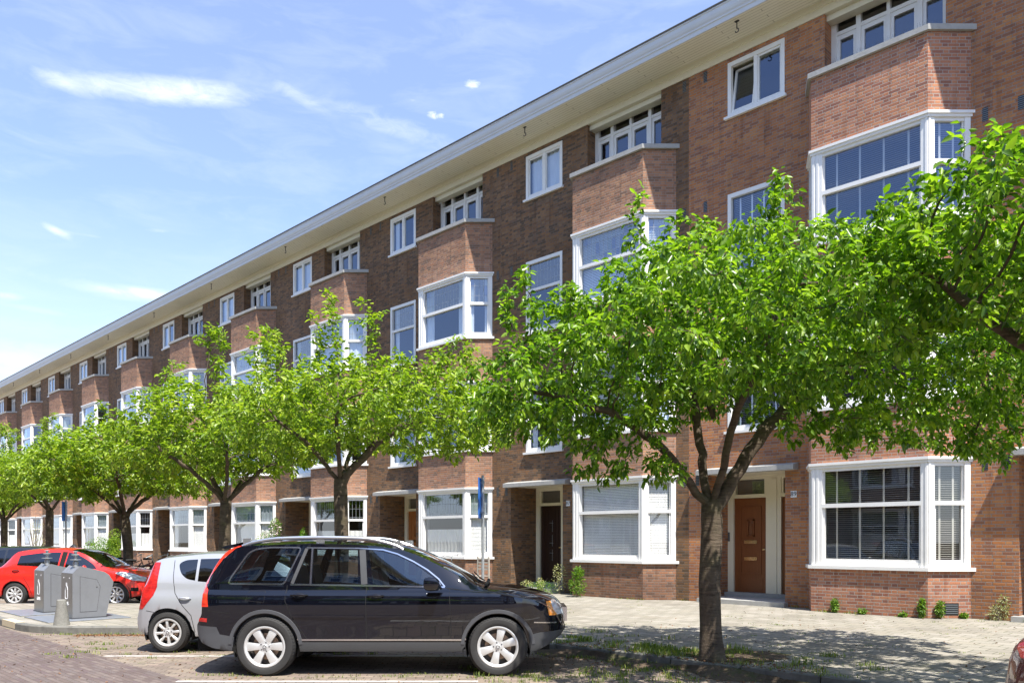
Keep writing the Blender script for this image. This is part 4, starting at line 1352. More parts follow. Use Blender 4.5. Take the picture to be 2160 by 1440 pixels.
# -- generic vase shaped trees
def vase(seed, hz, lean=0.0, rx=2.3, top=5.2, spikes=(), leafmat='leaf_far', n_attr=1500, leaves=8, lsize=0.12, bottom=2.9, shift=0.0):
    rng = np.random.default_rng(seed + 100)
    limbs = [('trunk', None, [(0, 0, 0), (0.0, 0.02, 0.6), (0.03 + lean * .3, 0, 1.3), (lean, 0, hz)])]
    k = 5
    for i in range(k):
        a = 2 * math.pi * (i + rng.uniform(-.25, .25)) / k
        c, s = math.cos(a), math.sin(a)
        r1 = rng.uniform(0.25, 0.4)
        limbs.append(('l%d' % i, 'trunk', [(lean + c * r1, s * r1, hz + 0.35), (lean + c * r1 * 2.4, s * r1 * 2.4, hz + 0.8), (lean + c * r1 * 4.2, s * r1 * 4.2, hz + 1.15)]))
    zc = (top + bottom) / 2 + 0.1; rz_ = (top - bottom) / 2
    blobs = [(shift, 0, zc, rx, rx * 0.9, rz_, 4, 2.3), (shift - rx * 0.55, 0, zc - 0.35, rx * 0.6, rx * 0.8, rz_ * 0.75, 1.3, 2.4), (shift + rx * 0.55, 0, zc - 0.3, rx * 0.6, rx * 0.8, rz_ * 0.75, 1.3, 2.4)]
    for sx, sz, sr, wgt in spikes:
        blobs.append((sx, 0, sz, sr, sr, 0.65, wgt, 3))
    return grow_tree(seed, limbs, blobs, n_attr=n_attr, step=0.16, kill=0.25, trunk_r=0.14, leaves=leaves, lsize=lsize, leafmat=leafmat, droop=0.4, leaf_r=0.0105, spread=0.12)
def at_px(x, Y):
    return ((x - 1080) / F_PX * Y, Y)
t2 = vase(21, 2.7, 0.0, rx=2.75, top=5.05, spikes=((-0.2, 5.9, 0.35, 0.18), (-1.5, 5.3, 0.4, 0.16), (0.6, 5.9, 0.3, 0.12), (2.3, 5.0, 0.6, 0.25)), n_attr=3000, shift=0.6, leaves=17, lsize=0.115, bottom=3.15)
t3 = vase(33, 2.45, 0.1, rx=2.5, top=5.3, spikes=((-0.2, 6.2, 0.4, 0.2), (1.2, 6.3, 0.35, 0.16), (-1.2, 5.4, 0.4, 0.12)), n_attr=2500, leaves=16, lsize=0.125, bottom=3.0)
t4 = vase(47, 2.25, -0.1, rx=2.7, top=4.9, spikes=((1.0, 5.5, 0.3, 0.08), (-0.8, 5.2, 0.3, 0.08)), n_attr=2500, leaves=16, lsize=0.135, bottom=2.7)
x, y = at_px(718, 16.3); place_tree('cherry_tree', t2, (x, y, PZ - 0.02), 0, 'bright green cherry tree rising behind the roof of the black car', TG)
x, y = at_px(468, 20.1); place_tree('cherry_tree', t3, (x, y, PZ - 0.02), 0, 'yellow green cherry tree behind the silver hatchback, its trunk forking beside the rose', TG)
x, y = at_px(270, 24.5); place_tree('cherry_tree', t4, (x, y, PZ - 0.02), 0, 'spreading light green cherry tree with bicycles against its trunk, behind the red car', TG)
x, y = at_px(105, 30.0); place_tree('cherry_tree', t2, (x, y, PZ - 0.02), 2.4, 'small looking cherry tree behind the roof of the red hatchback, beside the far blue sign', TG, 0.95)
x, y = at_px(8, 34.8); place_tree('cherry_tree', t3, (x, y, PZ - 0.02), 1.9, 'farthest cherry tree, its dark trunk at the left edge of the photo', TG, 0.95)
x, y = W(-50, 9.1).x, W(-50, 9.1).y; place_tree('cherry_tree', t4, (x, y, PZ - 0.02), 4.0, 'cherry tree beyond the left edge of the photo', TG, 0.95)

# -- the tree beside the camera, only its hanging branches come into the picture
L0 = [('trunk', None, [(0, 0, 0), (0.02, 0, 1.0), (0, 0, 2.0)]),
      ('a', 'trunk', [(-0.3, 0.2, 2.4), (-0.8, 0.5, 2.9), (-1.5, 0.9, 3.5), (-2.1, 1.1, 4.1)]), ('b', 'trunk', [(0.4, 0.3, 2.6), (1.0, 0.6, 3.6)]), ('c', 'trunk', [(0.1, -0.4, 2.6), (0.3, -1.2, 3.6)]),
      ('d', 'trunk', [(-0.1, 0.2, 2.7), (-0.3, 0.7, 3.6), (-0.5, 1.0, 4.6)])]
B0 = [(-1.0, 0.1, 3.4, 0.9, 0.45, 0.55, 0.9, 2.5), (-1.6, 0.5, 3.75, 0.5, 0.4, 0.4, 0.5, 2.5), (0, 0.1, 4.4, 2.3, 2.3, 1.2, 3, 2.3), (-1.75, 0.9, 4.35, 0.75, 0.8, 0.75, 1.1, 2.3), (-2.2, 1.15, 4.35, 0.55, 0.6, 0.5, 0.55, 2.5), (-1.7, 0.9, 5.0, 0.4, 0.4, 0.4, 0.3, 2.5), (-1.9, 1.3, 3.9, 0.4, 0.4, 0.25, 0.2, 2.5)]
t0 = grow_tree(5, L0, B0, n_attr=2600, step=0.13, kill=0.20, trunk_r=0.15, leaves=12, lsize=0.11, lw=0.52, leafmat='leaf_near', droop=0.6, leaf_r=0.010)
place_tree('cherry_tree', t0, (6.05, 6.6, PZ - 0.02), 0, 'near cherry tree of which only leafy branches reach in at the right edge', TG)

# ------------------------------------------------------------------ bushes, weeds
def bush_mesh(seed, blobs, n, lsize, mat, lw=0.5, droop=0.2, shell=2.5):
    rng = np.random.default_rng(seed)
    P = sample_blobs(rng, [tuple(b) + ((1.0,) if len(b) == 6 else ()) + ((shell,) if len(b) < 8 else ()) for b in blobs], n)
    P = P[P[:, 2] > 0.01]
    m_ = len(P)
    c = np.mean(P, axis=0)
    d = (P - c); d /= np.linalg.norm(d, axis=1, keepdims=True) + 1e-9
    d = d * 0.7 + rng.normal(size=(m_, 3)) * 0.7; d[:, 2] -= droop
    nr = rng.normal(size=(m_, 3)) * 0.5; nr[:, 2] += 1
    V, Fq = leaf_arrays(P, d, nr, lsize * rng.uniform(0.6, 1.3, m_), lw)
    return np_mesh('foliage', V, Fq, M[mat])
def stems_mesh(seed, tips, base_r=0.05, rad=0.006, n=8):
    rng = random.Random(seed); mb = MB()
    for tx, ty, tz in tips:
        a = rng.uniform(0, 6.28); b = (math.cos(a) * base_r * rng.random(), math.sin(a) * base_r * rng.random(), 0)
        mid = ((b[0] + tx) / 2 + rng.uniform(-.03, .03), (b[1] + ty) / 2 + rng.uniform(-.03, .03), tz * 0.55)
        mb.tube([b, mid, (tx, ty, tz)], [rad, rad * 0.8, rad * 0.4], 5, False)
    return mb.build('stem', M['twig'], me_only=True)
def plant(name, loc, foliage_me, tips, label, cat='plant', group=None, rz=0, scale=1.0, rad=0.006):
    o = empty(name, loc, rz, label, cat, group); o.scale = (scale,) * 3
    link_mesh('foliage', foliage_me, o)
    link_mesh('stem', stems_mesh(len(name), tips, rad=rad), o)
    return o
def fac(x, gap=0.35, z=PZ):
    """point in front of the house wall, seen in column x of the photograph"""
    D = WALL_D - gap; r_ = (x - 1080) / F_PX
    return W((r_ - 1) / (r_ + 1) * D, D, z)
# bushes at the house fronts
tips = [(random.Random(i).uniform(-.15, .15), random.Random(i + 9).uniform(-.15, .15), 0.3 + 0.07 * i) for i in range(7)]
plant('garden_shrub', fac(1218, 0.95), bush_mesh(1, [(0, 0, 0.3, 0.22, 0.22, 0.3), (0.02, 0, 0.6, 0.14, 0.14, 0.2)], 900, 0.07, 'leaf_bush', 0.35, -0.3), tips, 'bright green leafy shrub left of the bay window of number 87', 'shrub')
plant('garden_shrub', fac(212, 1.2), bush_mesh(2, [(0, 0, 0.8, 1.0, 0.9, 0.85), (0.7, 0.2, 0.9, 0.5, 0.5, 0.8)], 5200, 0.085, 'leaf_bush', 0.5), [(random.Random(i).uniform(-.5, .5), 0, 1.0) for i in range(8)], 'round green hedge like bush above the bonnet of the red car', 'shrub')
plant('garden_shrub', fac(245, 0.6), bush_mesh(22, [(0, 0, 1.3, 0.55, 0.5, 0.9), (0.1, 0, 0.6, 0.5, 0.5, 0.5)], 1500, 0.09, 'leaf_far', 0.5), [(random.Random(i).uniform(-.4, .4), 0, 1.5) for i in range(6)], 'loose yellow green shrub right of the round green bush', 'shrub')
ro = plant('climbing_rose', fac(565, 0.6), bush_mesh(3, [(0, 0, 1.45, 0.5, 0.3, 0.42), (0.32, 0, 2.0, 0.25, 0.2, 0.45), (-0.3, 0, 1.25, 0.35, 0.25, 0.25), (0.1, 0, 0.7, 0.4, 0.25, 0.5, 0.5)], 1700, 0.075, 'leaf_bush', 0.5), [(random.Random(i).uniform(-.4, .5), 0, 1.7 + 0.05 * i) for i in range(8)], 'climbing rose with pale pink flowers on the front of the fifth house', 'rose')
link_mesh('blossom', bush_mesh(4, [(0, 0, 1.45, 0.5, 0.3, 0.4), (0.32, 0, 1.95, 0.25, 0.2, 0.4)], 420, 0.06, 'petal', 0.9), ro)
plant('pale_shrub', fac(74, 2.0), bush_mesh(5, [(0, 0, 2.3, 0.7, 0.5, 0.5), (0.3, 0, 1.5, 0.5, 0.4, 0.6)], 260, 0.07, 'leaf_pale', 0.5), [(random.Random(i).uniform(-.7, .9), 0, 1.6 + 0.13 * i) for i in range(12)], 'almost leafless pale shrub in front of the ninth house', 'shrub', rad=0.03)
plant('garden_shrub', fac(30, 1.6), bush_mesh(6, [(0, 0, 0.5, 1.0, 0.6, 0.6)], 1500, 0.09, 'leaf_dark', 0.5), tips, 'low dark shrub behind the dark car at the left edge', 'shrub')
plant('potted_vine', fac(640, 0.3), bush_mesh(7, [(0, 0, 1.5, 0.16, 0.16, 0.5)], 350, 0.09, 'leaf_bush', 0.5), [(0, 0, 1.8), (0.1, 0, 1.5), (-0.1, 0, 1.6)], 'small vine in the dark porch above the black car roof', 'plant')
for i, (x, hh, lb) in enumerate([(1110, 0.32, 'pale dried weed left of the dark door of number 87'), (1140, 0.42, 'thin pale weed right before the dark door of number 87'), (1180, 0.85, 'tall pale wild plant by the right jamb of the dark door')]):
    plant('wild_plant', fac(x, 0.4), bush_mesh(30 + i, [(0, 0, hh * 0.55, 0.20 if i != 1 else 0.1, 0.15, hh * 0.5)], 150 + i * 30, 0.06, 'leaf_pale', 0.5), [(random.Random(j + i).uniform(-.16, .16), 0, hh * (0.6 + 0.1 * j)) for j in range(5)], lb, 'weed')
plant('wild_plant', fac(1145, 0.6), bush_mesh(36, [(0, 0, 0.16, 0.5, 0.2, 0.2)], 500, 0.06, 'leaf_bush', 0.3), tips[:3], 'low spreading green weeds at the foot of the dark door', 'weed')
# weeds at the foot of the bays, number 89 and 87
def bayfoot(house, t, back=0.06, side='front'):
    Sk = S1 - PITCH * (house - 1)
    if side == 'front': return W(Sk + t, WALL_D - 0.6 - back, PZ)
    F, l = faceframe(2); lx = F[0] + F[2] * t + F[3] * back; ly = F[1] + F[3] * t - F[2] * back
    return W(Sk + lx, WALL_D + ly, PZ)
wd = [(bayfoot(1, 3.98), 0.30, 0.07, 'small green weed at the left foot of the bay of number 89'), (bayfoot(1, 4.55), 0.13, 0.08, 'tiny yellow green weed below the middle of the bay of number 89'),
      (bayfoot(1, 5.70), 0.40, 0.065, 'narrow upright weed at the corner of the bay of number 89'), (bayfoot(1, 0.20, 0.08, 'side'), 0.36, 0.09, 'leafy weed in front of the wall grate'),
      (bayfoot(1, 0.68, 0.06, 'side'), 0.12, 0.06, 'tiny weed right of the wall grate'), (bayfoot(1, 5.35), 0.10, 0.08, 'flat weed near the bay corner of number 89')]
for i, (p, hh, rr, lb) in enumerate(wd):
    plant('wild_plant', p, bush_mesh(50 + i, [(0, 0, hh * 0.5, rr, rr, hh * 0.5)], int(260 * hh / 0.3) + 40, 0.045, 'leaf_bush', 0.55), [(0, 0, hh * 0.8), (0.02, 0, hh * 0.6)], lb, 'weed', rad=0.003)
plant('wild_plant', W(-4.35, WALL_D - 0.10, PZ), bush_mesh(70, [(0, 0, 0.14, 0.18, 0.14, 0.18), (0.1, 0, 0.3, 0.1, 0.1, 0.2)], 380, 0.05, 'leaf_pale', 0.35), tips[:4], 'tuft of dry grass and weeds at the right edge wall', 'weed')

# grass tufts: one mass, blades only
def grass_patch(rng, patches):
    Vs = []; Fs = []; b = 0
    pos = []; hh = []
    for (cx, cy, rx, ry, n, h) in patches:
        a = rng.normal(size=(n, 2)) * np.array([rx, ry]) * 0.55
        pos.append(np.stack([cx + a[:, 0], cy + a[:, 1]], 1)); hh.append(np.full(n, h) * rng.uniform(0.4, 1.3, n))
    pos = np.concatenate(pos); hh = np.concatenate(hh); n = len(pos)
    D = (pos[:, 0] + pos[:, 1]) * SQ
    pen_in = (pos[:, 1] > Y0) & (pos[:, 1] < Y1) & (D > 4.1)
    z = np.where((D > KERB_D) | pen_in, PZ, 0.0)
    a = rng.uniform(0, 2 * np.pi, n)
    lean = rng.uniform(0.1, 0.75, n) * hh
    wv = np.stack([-np.sin(a), np.cos(a), np.zeros(n)], 1) * (0.0035 + 0.02 * hh[:, None])
    dv = np.stack([np.cos(a), np.sin(a), np.zeros(n)], 1) * lean[:, None]
    base = np.stack([pos[:, 0], pos[:, 1], z], 1)
    mid = base + dv * 0.4 + np.array([0, 0, 1]) * hh[:, None] * 0.6
    tip = base + dv + np.array([0, 0, 1]) * hh[:, None] * 0.9
    V = np.stack([base - wv, base + wv, mid + wv * 0.8, mid - wv * 0.8, tip + wv * 0.1, tip - wv * 0.1], 1).reshape(-1, 3)
    bi = (np.arange(n) * 6)[:, None]
    Fq = np.concatenate([bi + np.array([[0, 1, 2, 3]]), bi + np.array([[3, 2, 4, 5]])], 1).reshape(-1, 4)
    return np_mesh('grass', V, Fq, M['grass'])
rng = np.random.default_rng(8)
pt = []
for i in range(60):   # round the near tree, along the kerb
    s_ = rng.uniform(-8.8, -3.6); D_ = rng.uniform(8.6, 10.6)
    p = W(s_, D_); pt.append((p.x, p.y, 0.15, 0.10, int(rng.integers(15, 60)), rng.uniform(0.03, 0.09)))
for i in range(9):   # thick tuft left of the trunk
    s_ = rng.uniform(-7.2, -5.8); D_ = rng.uniform(9.0, 9.6)
    p = W(s_, D_); pt.append((p.x, p.y, 0.18, 0.16, 80, rng.uniform(0.06, 0.12)))
for i in range(110):   # joints and kerb, everywhere
    s_ = rng.uniform(-22, 0); D_ = KERB_D + rng.normal() * 0.12
    p = W(s_, D_); pt.append((p.x, p.y, 0.12, 0.06, int(rng.integers(6, 26)), rng.uniform(0.02, 0.06)))
for i in range(60):
    p = Vector((rng.uniform(-6.8, -2.0), rng.uniform(11.4, 13.2))); pt.append((p.x, p.y, 0.10, 0.05, int(rng.integers(8, 30)), rng.uniform(0.02, 0.05)))
for i in range(55):
    p = Vector((rng.uniform(-3.9, 1.4), 9.95 + rng.normal() * 0.12)); pt.append((p.x, p.y, 0.09, 0.03, int(rng.integers(5, 16)), rng.uniform(0.015, 0.04)))
for i in range(120):
    s_ = rng.uniform(-12, 0); D_ = rng.uniform(9.2, 17.3)
    p = W(s_, D_); pt.append((p.x, p.y, 0.09, 0.05, int(rng.integers(4, 16)), rng.uniform(0.012, 0.035)))
for i in range(40):
    s_ = rng.uniform(-14, -3.6); p = W(s_, WALL_D - (0.65 if (abs(((s_ - S1) % PITCH) - 4.6) < 1.2) else 0.08)); pt.append((p.x, p.y, 0.10, 0.04, int(rng.integers(6, 22)), rng.uniform(0.02, 0.07)))
for i in range(26):
    p = Vector((rng.uniform(-8.6, -5.3), 14.22 + rng.normal() * 0.05)); pt.append((p.x, p.y, 0.14, 0.03, int(rng.integers(6, 20)), rng.uniform(0.02, 0.05)))
for i in range(90):
    p = Vector((rng.uniform(-0.6, 2.2), rng.uniform(9.0, 10.6)));
    if (p.x + p.y) * SQ < KERB_D: pt.append((p.x, p.y, 0.10, 0.06, int(rng.integers(6, 30)), rng.uniform(0.02, 0.07)))
g = link_mesh('grass', grass_patch(rng, pt)); g['kind'] = 'stuff'
g['label'] = 'green grass tufts between the paving stones and along the kerb'; g['category'] = 'grass'
# dry litter
def litter(rng, n):
    pos = []
    for i in range(n):
        q = rng.random()
        if q < 0.45: x = rng.uniform(-7.6, -4.8); y = 14.2 + abs(rng.normal()) * -0.10; z = 0.006
        elif q < 0.75:
            p = W(rng.uniform(-8.0, -4.2), KERB_D + rng.normal() * 0.35); x, y = p.x, p.y; z = PZ + 0.012 if (x + y) * SQ > KERB_D - 0.02 else 0.008
        elif q < 0.93: x = rng.uniform(-9, 2.0); y = rng.uniform(8.6, 14.1); z = 0.008
        else:
            p = W(rng.uniform(-9, -2), rng.uniform(9.2, 17)); x, y = p.x, p.y; z = PZ + 0.008
        if q >= 0.75 and q < 0.93 and (x + y) * SQ > KERB_D - 0.05: z = PZ + 0.012
        pos.append((x, y, z))
    P = np.array(pos); d = rng.normal(size=(n, 3)); d[:, 2] *= 0.15
    nr = rng.normal(size=(n, 3)) * 0.4; nr[:, 2] += 1
    V, Fq = leaf_arrays(P, d, nr, rng.uniform(0.015, 0.05, n), 0.55)
    V[:, 2] = np.maximum(V[:, 2], 0.004)
    return np_mesh('leaf_litter', V, Fq, M['dry'])
g = link_mesh('leaf_litter', litter(rng, 4200)); g['kind'] = 'stuff'
g['label'] = 'dry brown leaves and blossom remains in the gutter'; g['category'] = 'leaf litter'
pm = MB(); pts = pit(-5.52, 9.75, 0.62, 0.62)
pm.add([(p[0], p[1], PZ + 0.004) for p in pts], [tuple(range(len(pts)))])
o = pm.build('tree_pit', M['soil'])
if o.data.polygons[0].normal.z < 0: o.data.flip_normals()
o['kind'] = 'structure'
print('tree nodes', t1[2:], t2[2:], t3[2:], t4[2:], t0[2:])
# ================================================================== vehicles
def paint(name, col, rough=0.25, metal=0.0, coat=1.0, ior=1.5, dustk=0.35):
    m, t, out = base_mat(name)
    tcn = t.n('ShaderNodeTexCoord')
    n1 = t.noise(tcn.outputs['Object'], 2.0, 4)
    n2 = t.noise(tcn.outputs['Object'], 45, 6, 0.7)
    dust = t.m('MULTIPLY', t.m('SUBTRACT', n2, 0.50, clamp=True), 0.5, clamp=True)
    c = t.mix(n1, tuple(x * 0.92 for x in col), tuple(min(1, x * 1.06) for x in col))
    c = t.mix(t.m('MULTIPLY', dust, dustk), c, (0.20, 0.18, 0.15))
    p = pbr(t, c, rough, metal, 0.5 if ior == 1.5 else 0.0, None, coat=coat)
    b = t.n('ShaderNodeBump'); b.inputs['Strength'].default_value = 0.03; b.inputs['Distance'].default_value = 0.02
    t.link(t.noise(tcn.outputs['Object'], 3.0, 2), b.inputs['Height']); t.link(b.outputs[0], p.inputs['Coat Normal'])
    p.inputs['Coat IOR'].default_value = ior
    t.link(p.outputs[0], out.inputs[0]); return m
M['p_black'] = paint('blue_black_paint', (0.003, 0.004, 0.008), 0.5, 0.0, 1.0, 1.7, 0.015)
M['p_red'] = paint('red_paint', (0.72, 0.022, 0.015), 0.3, 0.0)
M['p_silver'] = paint('silver_paint', (0.50, 0.52, 0.55), 0.32, 0.45)
M['p_dark'] = paint('dark_grey_paint', (0.03, 0.035, 0.045), 0.3, 0.3)
M['p_wine'] = paint('wine_red_paint', (0.12, 0.008, 0.012), 0.25, 0.3)
M['plastic'] = plain('dark_plastic', (0.055, 0.057, 0.06), 0.5, var=0.15, bump=0.05)
M['plastic_grey'] = plain('grey_plastic', (0.075, 0.078, 0.085), 0.45, var=0.1)
M['blk'] = plain('black_void', (0.006, 0.006, 0.006), 0.9)
M['rubber'] = plain('tyre_rubber', (0.028, 0.027, 0.026), 0.75, var=0.25, vs=8, bump=0.25, fine=45)
M['alloy'] = plain('alloy_rim', (0.72, 0.72, 0.71), 0.38, 0.55, var=0.06)
M['alloy_dk'] = plain('rim_barrel', (0.10, 0.09, 0.085), 0.5, 0.5)
M['disc'] = plain('brake_disc', (0.42, 0.30, 0.22), 0.5, 0.7, var=0.2)
M['chrome'] = plain('chrome', (0.70, 0.71, 0.72), 0.16, 1.0, var=0.03)
M['railing'] = plain('anodised_rail', (0.72, 0.73, 0.74), 0.28, 0.9, var=0.04)
M['seat'] = plain('seat_leather', (0.06, 0.065, 0.07), 0.5)
M['carglass'] = glass_mat('car_glass', (0.42, 0.50, 0.52), 0.07, 1.5, 0.01, (0.85, 0.93, 1.0))
M['carglass_dk'] = glass_mat('tinted_car_glass', (0.10, 0.13, 0.14), 0.07, 1.5, 0.01)
def lamp_mat(name, c1, c2):
    m, t, out = base_mat(name)
    tcn = t.n('ShaderNodeTexCoord')
    v = t.n('ShaderNodeTexVoronoi'); v.inputs['Scale'].default_value = 14
    mp = t.n('ShaderNodeMapping'); mp.inputs['Scale'].default_value = (1, 0.4, 2.0)
    t.link(tcn.outputs['Object'], mp.inputs[0]); t.link(mp.outputs[0], v.inputs['Vector'])
    c = t.mix(t.m('MULTIPLY', v.outputs['Distance'], 1.3, clamp=True), c1, c2)
    p = pbr(t, c, 0.15, 0, 0.6, v.outputs['Distance'], 0.25, 0.01, 1.0)
    t.link(p.outputs[0], out.inputs[0]); return m
M['lamp_red'] = lamp_mat('red_lamp', (0.50, 0.014, 0.008), (0.78, 0.05, 0.018))
M['lamp_red2'] = lamp_mat('dark_red_lamp', (0.30, 0.008, 0.008), (0.52, 0.02, 0.015))
M['lamp_amber'] = lamp_mat('amber_lamp', (0.85, 0.25, 0.02), (0.9, 0.40, 0.08))
M['lamp_clear'] = lamp_mat('clear_lamp', (0.25, 0.27, 0.30), (0.80, 0.84, 0.88))

def itp(tab):
    xs = [p[0] for p in tab]; ys = [p[1] for p in tab]
    return lambda x: float(np.interp(x, xs, ys))
def smooth_itp(tab):
    """monotone-ish smooth interpolation (Catmull-Rom with clipping)"""
    xs = np.array([p[0] for p in tab], float); ys = np.array([p[1] for p in tab], float)
    d = np.diff(ys) / np.diff(xs)
    mm = np.zeros(len(xs)); mm[0] = d[0]; mm[-1] = d[-1]
    for i in range(1, len(xs) - 1):
        mm[i] = 0 if d[i - 1] * d[i] <= 0 else 2 * d[i - 1] * d[i] / (d[i - 1] + d[i])
    def f(x):
        if x <= xs[0]: return float(ys[0])
        if x >= xs[-1]: return float(ys[-1])
        i = int(np.searchsorted(xs, x) - 1); h = xs[i + 1] - xs[i]; t = (x - xs[i]) / h
        return float((2 * t ** 3 - 3 * t ** 2 + 1) * ys[i] + (t ** 3 - 2 * t ** 2 + t) * h * mm[i] + (-2 * t ** 3 + 3 * t ** 2) * ys[i + 1] + (t ** 3 - t ** 2) * h * mm[i + 1])
    return f

class Car:
    def __init__(s, c):
        s.c = c
        s.top = smooth_itp(c['top']); s.bot = itp(c['bot']); s.belt = smooth_itp(c['belt'])
        s.w = smooth_itp(c['w']); s.wr = smooth_itp(c['wr'])
        s.low = c['low']          # list (fraction of height bottom..belt, width factor)
        s.bm = bmesh.new()
        s.make()
    def section(s, x):
        zt, zb, w_ = s.top(x), s.bot(x), s.w(x)
        for ax in s.c['axles']:
            r_ = s.c['arch']
            if abs(x - ax) < r_:
                zb = max(zb, s.c['wz'] + math.sqrt(r_ * r_ - (x - ax) ** 2))
        zbelt = min(s.belt(x), zt - 0.035)
        pts = []
        lo = s.c['zlow']     # absolute heights for the side rows
        for z_, f_ in s.low:
            zz = zb + (z_ - lo) / (s.c['zref'] - lo) * (zbelt - zb) if z_ <= s.c['zref'] else zbelt
            # keep side rows at true heights where they are above the cut bottom
            zz = min(max(z_, zb), zbelt)
            pts.append((-w_ * f_, zz))
        # greenhouse / bonnet edge
        wr = min(s.wr(x), w_ * 0.93)
        ze = zt - s.c['crown'](x)
        ze = max(ze, zbelt + 0.01)
        wb = w_ * s.low[-1][1]
        for g in (0.04, 0.10, 0.25, 0.5, 0.75, 0.90, 0.97):
            ww = wb + (wr - wb) * (g ** 1.15)
            zz = zbelt + (ze - zbelt) * g
            pts.append((-ww, zz))
        for t in (0.0, 0.05, 0.14, 0.3, 0.5, 0.75, 1.0):
            ww = wr * (1 - t) ** 1.0
            zz = ze + (zt - ze) * (1 - (1 - t) ** 2.4)
            pts.append((-ww * (1 if t < 1 else 0), zz))
        # underside
        pts = [(0.0, zb), (-w_ * s.low[0][1] * 0.6, zb), (-w_ * s.low[0][1] * 0.97, zb)] + pts
        return pts
    def make(s):
        c = s.c; bm = s.bm
        x0, x1 = c['x0'], c['x1']
        xs = list(np.arange(x0, x1, 0.035)) + [x1]
        for ax in c['axles']:
            for a in np.linspace(0, math.pi, 25):
                xs.append(ax - c['arch'] * math.cos(a) * 0.9999)
        xs += [p[0] for p in c['top']]
        xs = sorted(xs); ys = [xs[0]]
        for v in xs[1:]:
            if v - ys[-1] > 0.007: ys.append(v)
        ys[-1] = x1
        rows = []
        L = x1 - x0
        for x in ys:
            sec = s.section(x); wmax = max(-p[0] for p in sec)
            rr = []
            for (y, z) in sec:
                # plan bow: the ends of the car are rounded
                q = abs(y) / c['hw']
                bow = 0.0
                kf = max(0, (x - (x1 - 0.7)) / 0.7); kr = max(0, ((x0 + 0.45) - x) / 0.45)
                bow -= c['bowf'] * q ** 2.6 * kf ** 1.3
                bow += c['bowr'] * q ** 2.8 * kr ** 1.3
                rr.append(bm.verts.new((x + bow, y, z)))
            rows.append(rr)
        for a, b in zip(rows[:-1], rows[1:]):
            for j in range(len(a) - 1):
                try: bm.faces.new((a[j], b[j], b[j + 1], a[j + 1]))
                except ValueError: pass
        # end caps
        for rr, flip in ((rows[0], False), (rows[-1], True)):
            mids = [bm.verts.new((v.co.x, 0, v.co.z)) if abs(v.co.y) > 1e-6 else v for v in rr]
            # carry the bow out to the middle of the cap
            for j, mvert in enumerate(mids):
                if mvert is not rr[j]:
                    mvert.co.x = (s.c['x1'] if flip else s.c['x0'])
            for j in range(len(rr) - 1):
                vs = [rr[j], mids[j], mids[j + 1], rr[j + 1]]
                vs2 = []
                for v in vs:
                    if v not in vs2: vs2.append(v)
                if len(vs2) >= 3:
                    try: bm.faces.new(vs2 if flip else vs2[::-1])
                    except ValueError: pass
        bmesh.ops.remove_doubles(bm, verts=bm.verts, dist=0.0008)
        bmesh.ops.triangulate(bm, faces=[f for f in bm.faces if len(f.verts) > 4])
        bmesh.ops.recalc_face_normals(bm, faces=bm.faces)
        s.tree = BVHTree.FromBMesh(bm)
        s.lay = bm.faces.layers.int.new('reg')
    def proj(s, x, z, y0=-2.0):
        h = s.tree.ray_cast(Vector((x, y0, z)), Vector((0, 1, 0)))
        if h[0] is None:
            for dz in (0.01, -0.01, 0.02, -0.02, 0.04, -0.04):
                h = s.tree.ray_cast(Vector((x, y0, z + dz)), Vector((0, 1, 0)))
                if h[0] is not None: break
        if h[0] is None:
            n = s.tree.find_nearest(Vector((x, -s.c['hw'], z)))
            return n[0], Vector((0, -1, 0))
        n = h[1] if h[1].y < 0 else -h[1]
        return Vector((x, h[0].y, z)), n
    def cut(s, poly, reg, ymin=-9, ymax=-0.05, only=0, convex=True, facing=None):
        bm = s.bm; lay = s.lay
        xs = [p[0] for p in poly]; zs = [p[1] for p in poly]
        bx0, bx1, bz0, bz1 = min(xs) - 1e-4, max(xs) + 1e-4, min(zs) - 1e-4, max(zs) + 1e-4
        def sel():
            out = []
            for f in bm.faces:
                if f[lay] != only: continue
                co = [v.co for v in f.verts]
                if max(p.x for p in co) < bx0 or min(p.x for p in co) > bx1 or max(p.z for p in co) < bz0 or min(p.z for p in co) > bz1: continue
                cy = sum(p.y for p in co) / len(co)
                if cy < ymin or cy > ymax: continue
                if facing and not facing(f): continue
                out.append(f)
            return out
        n = len(poly)
        for i in range(n):
            a, b = poly[i], poly[(i + 1) % n]
            d = Vector((b[0] - a[0], 0, b[1] - a[1]))
            if d.length < 1e-5: continue
            no = Vector((d.z, 0, -d.x)).normalized()
            F_ = sel()
            geom = list({v for f in F_ for v in f.verts}) + list({e for f in F_ for e in f.edges}) + F_
            bmesh.ops.bisect_plane(bm, geom=geom, plane_co=Vector((a[0], 0, a[1])), plane_no=no, dist=1e-5)
        cnt = 0
        for f in sel():
            c_ = f.calc_center_median()
            if pip(c_.x, c_.z, poly):
                f[lay] = reg; cnt += 1
        return cnt
    def cut_band_y(s, planes, reg, test):
        pass
    def extract(s, reg, name, mat, parent, mirror=True, smooth=True, offset=0.0, thick=0.0):
        lay = s.lay
        faces = [f for f in s.bm.faces if f[lay] == reg]
        if not faces: print('no faces for', name); return None
        idx = {}; vs = []; fs = []
        for f in faces:
            q = []
            for v in f.verts:
                if v.index not in idx:
                    idx[v.index] = len(vs); vs.append(v)
                q.append(idx[v.index])
            fs.append(q)
        mb = MB()
        co = []
        for v in vs:
            p = v.co.copy()
            if offset: p += v.normal * offset
            co.append((p.x, p.y, p.z))
        if mirror == 'split':
            o1 = MB().add(co, fs).build(name, mat, parent, smooth=smooth, angle=40)
            o2 = MB().add([(a, -b, c_) for a, b, c_ in co], [tuple(reversed(f)) for f in fs]).build(name, mat, parent, smooth=smooth, angle=40)
            return o1, o2
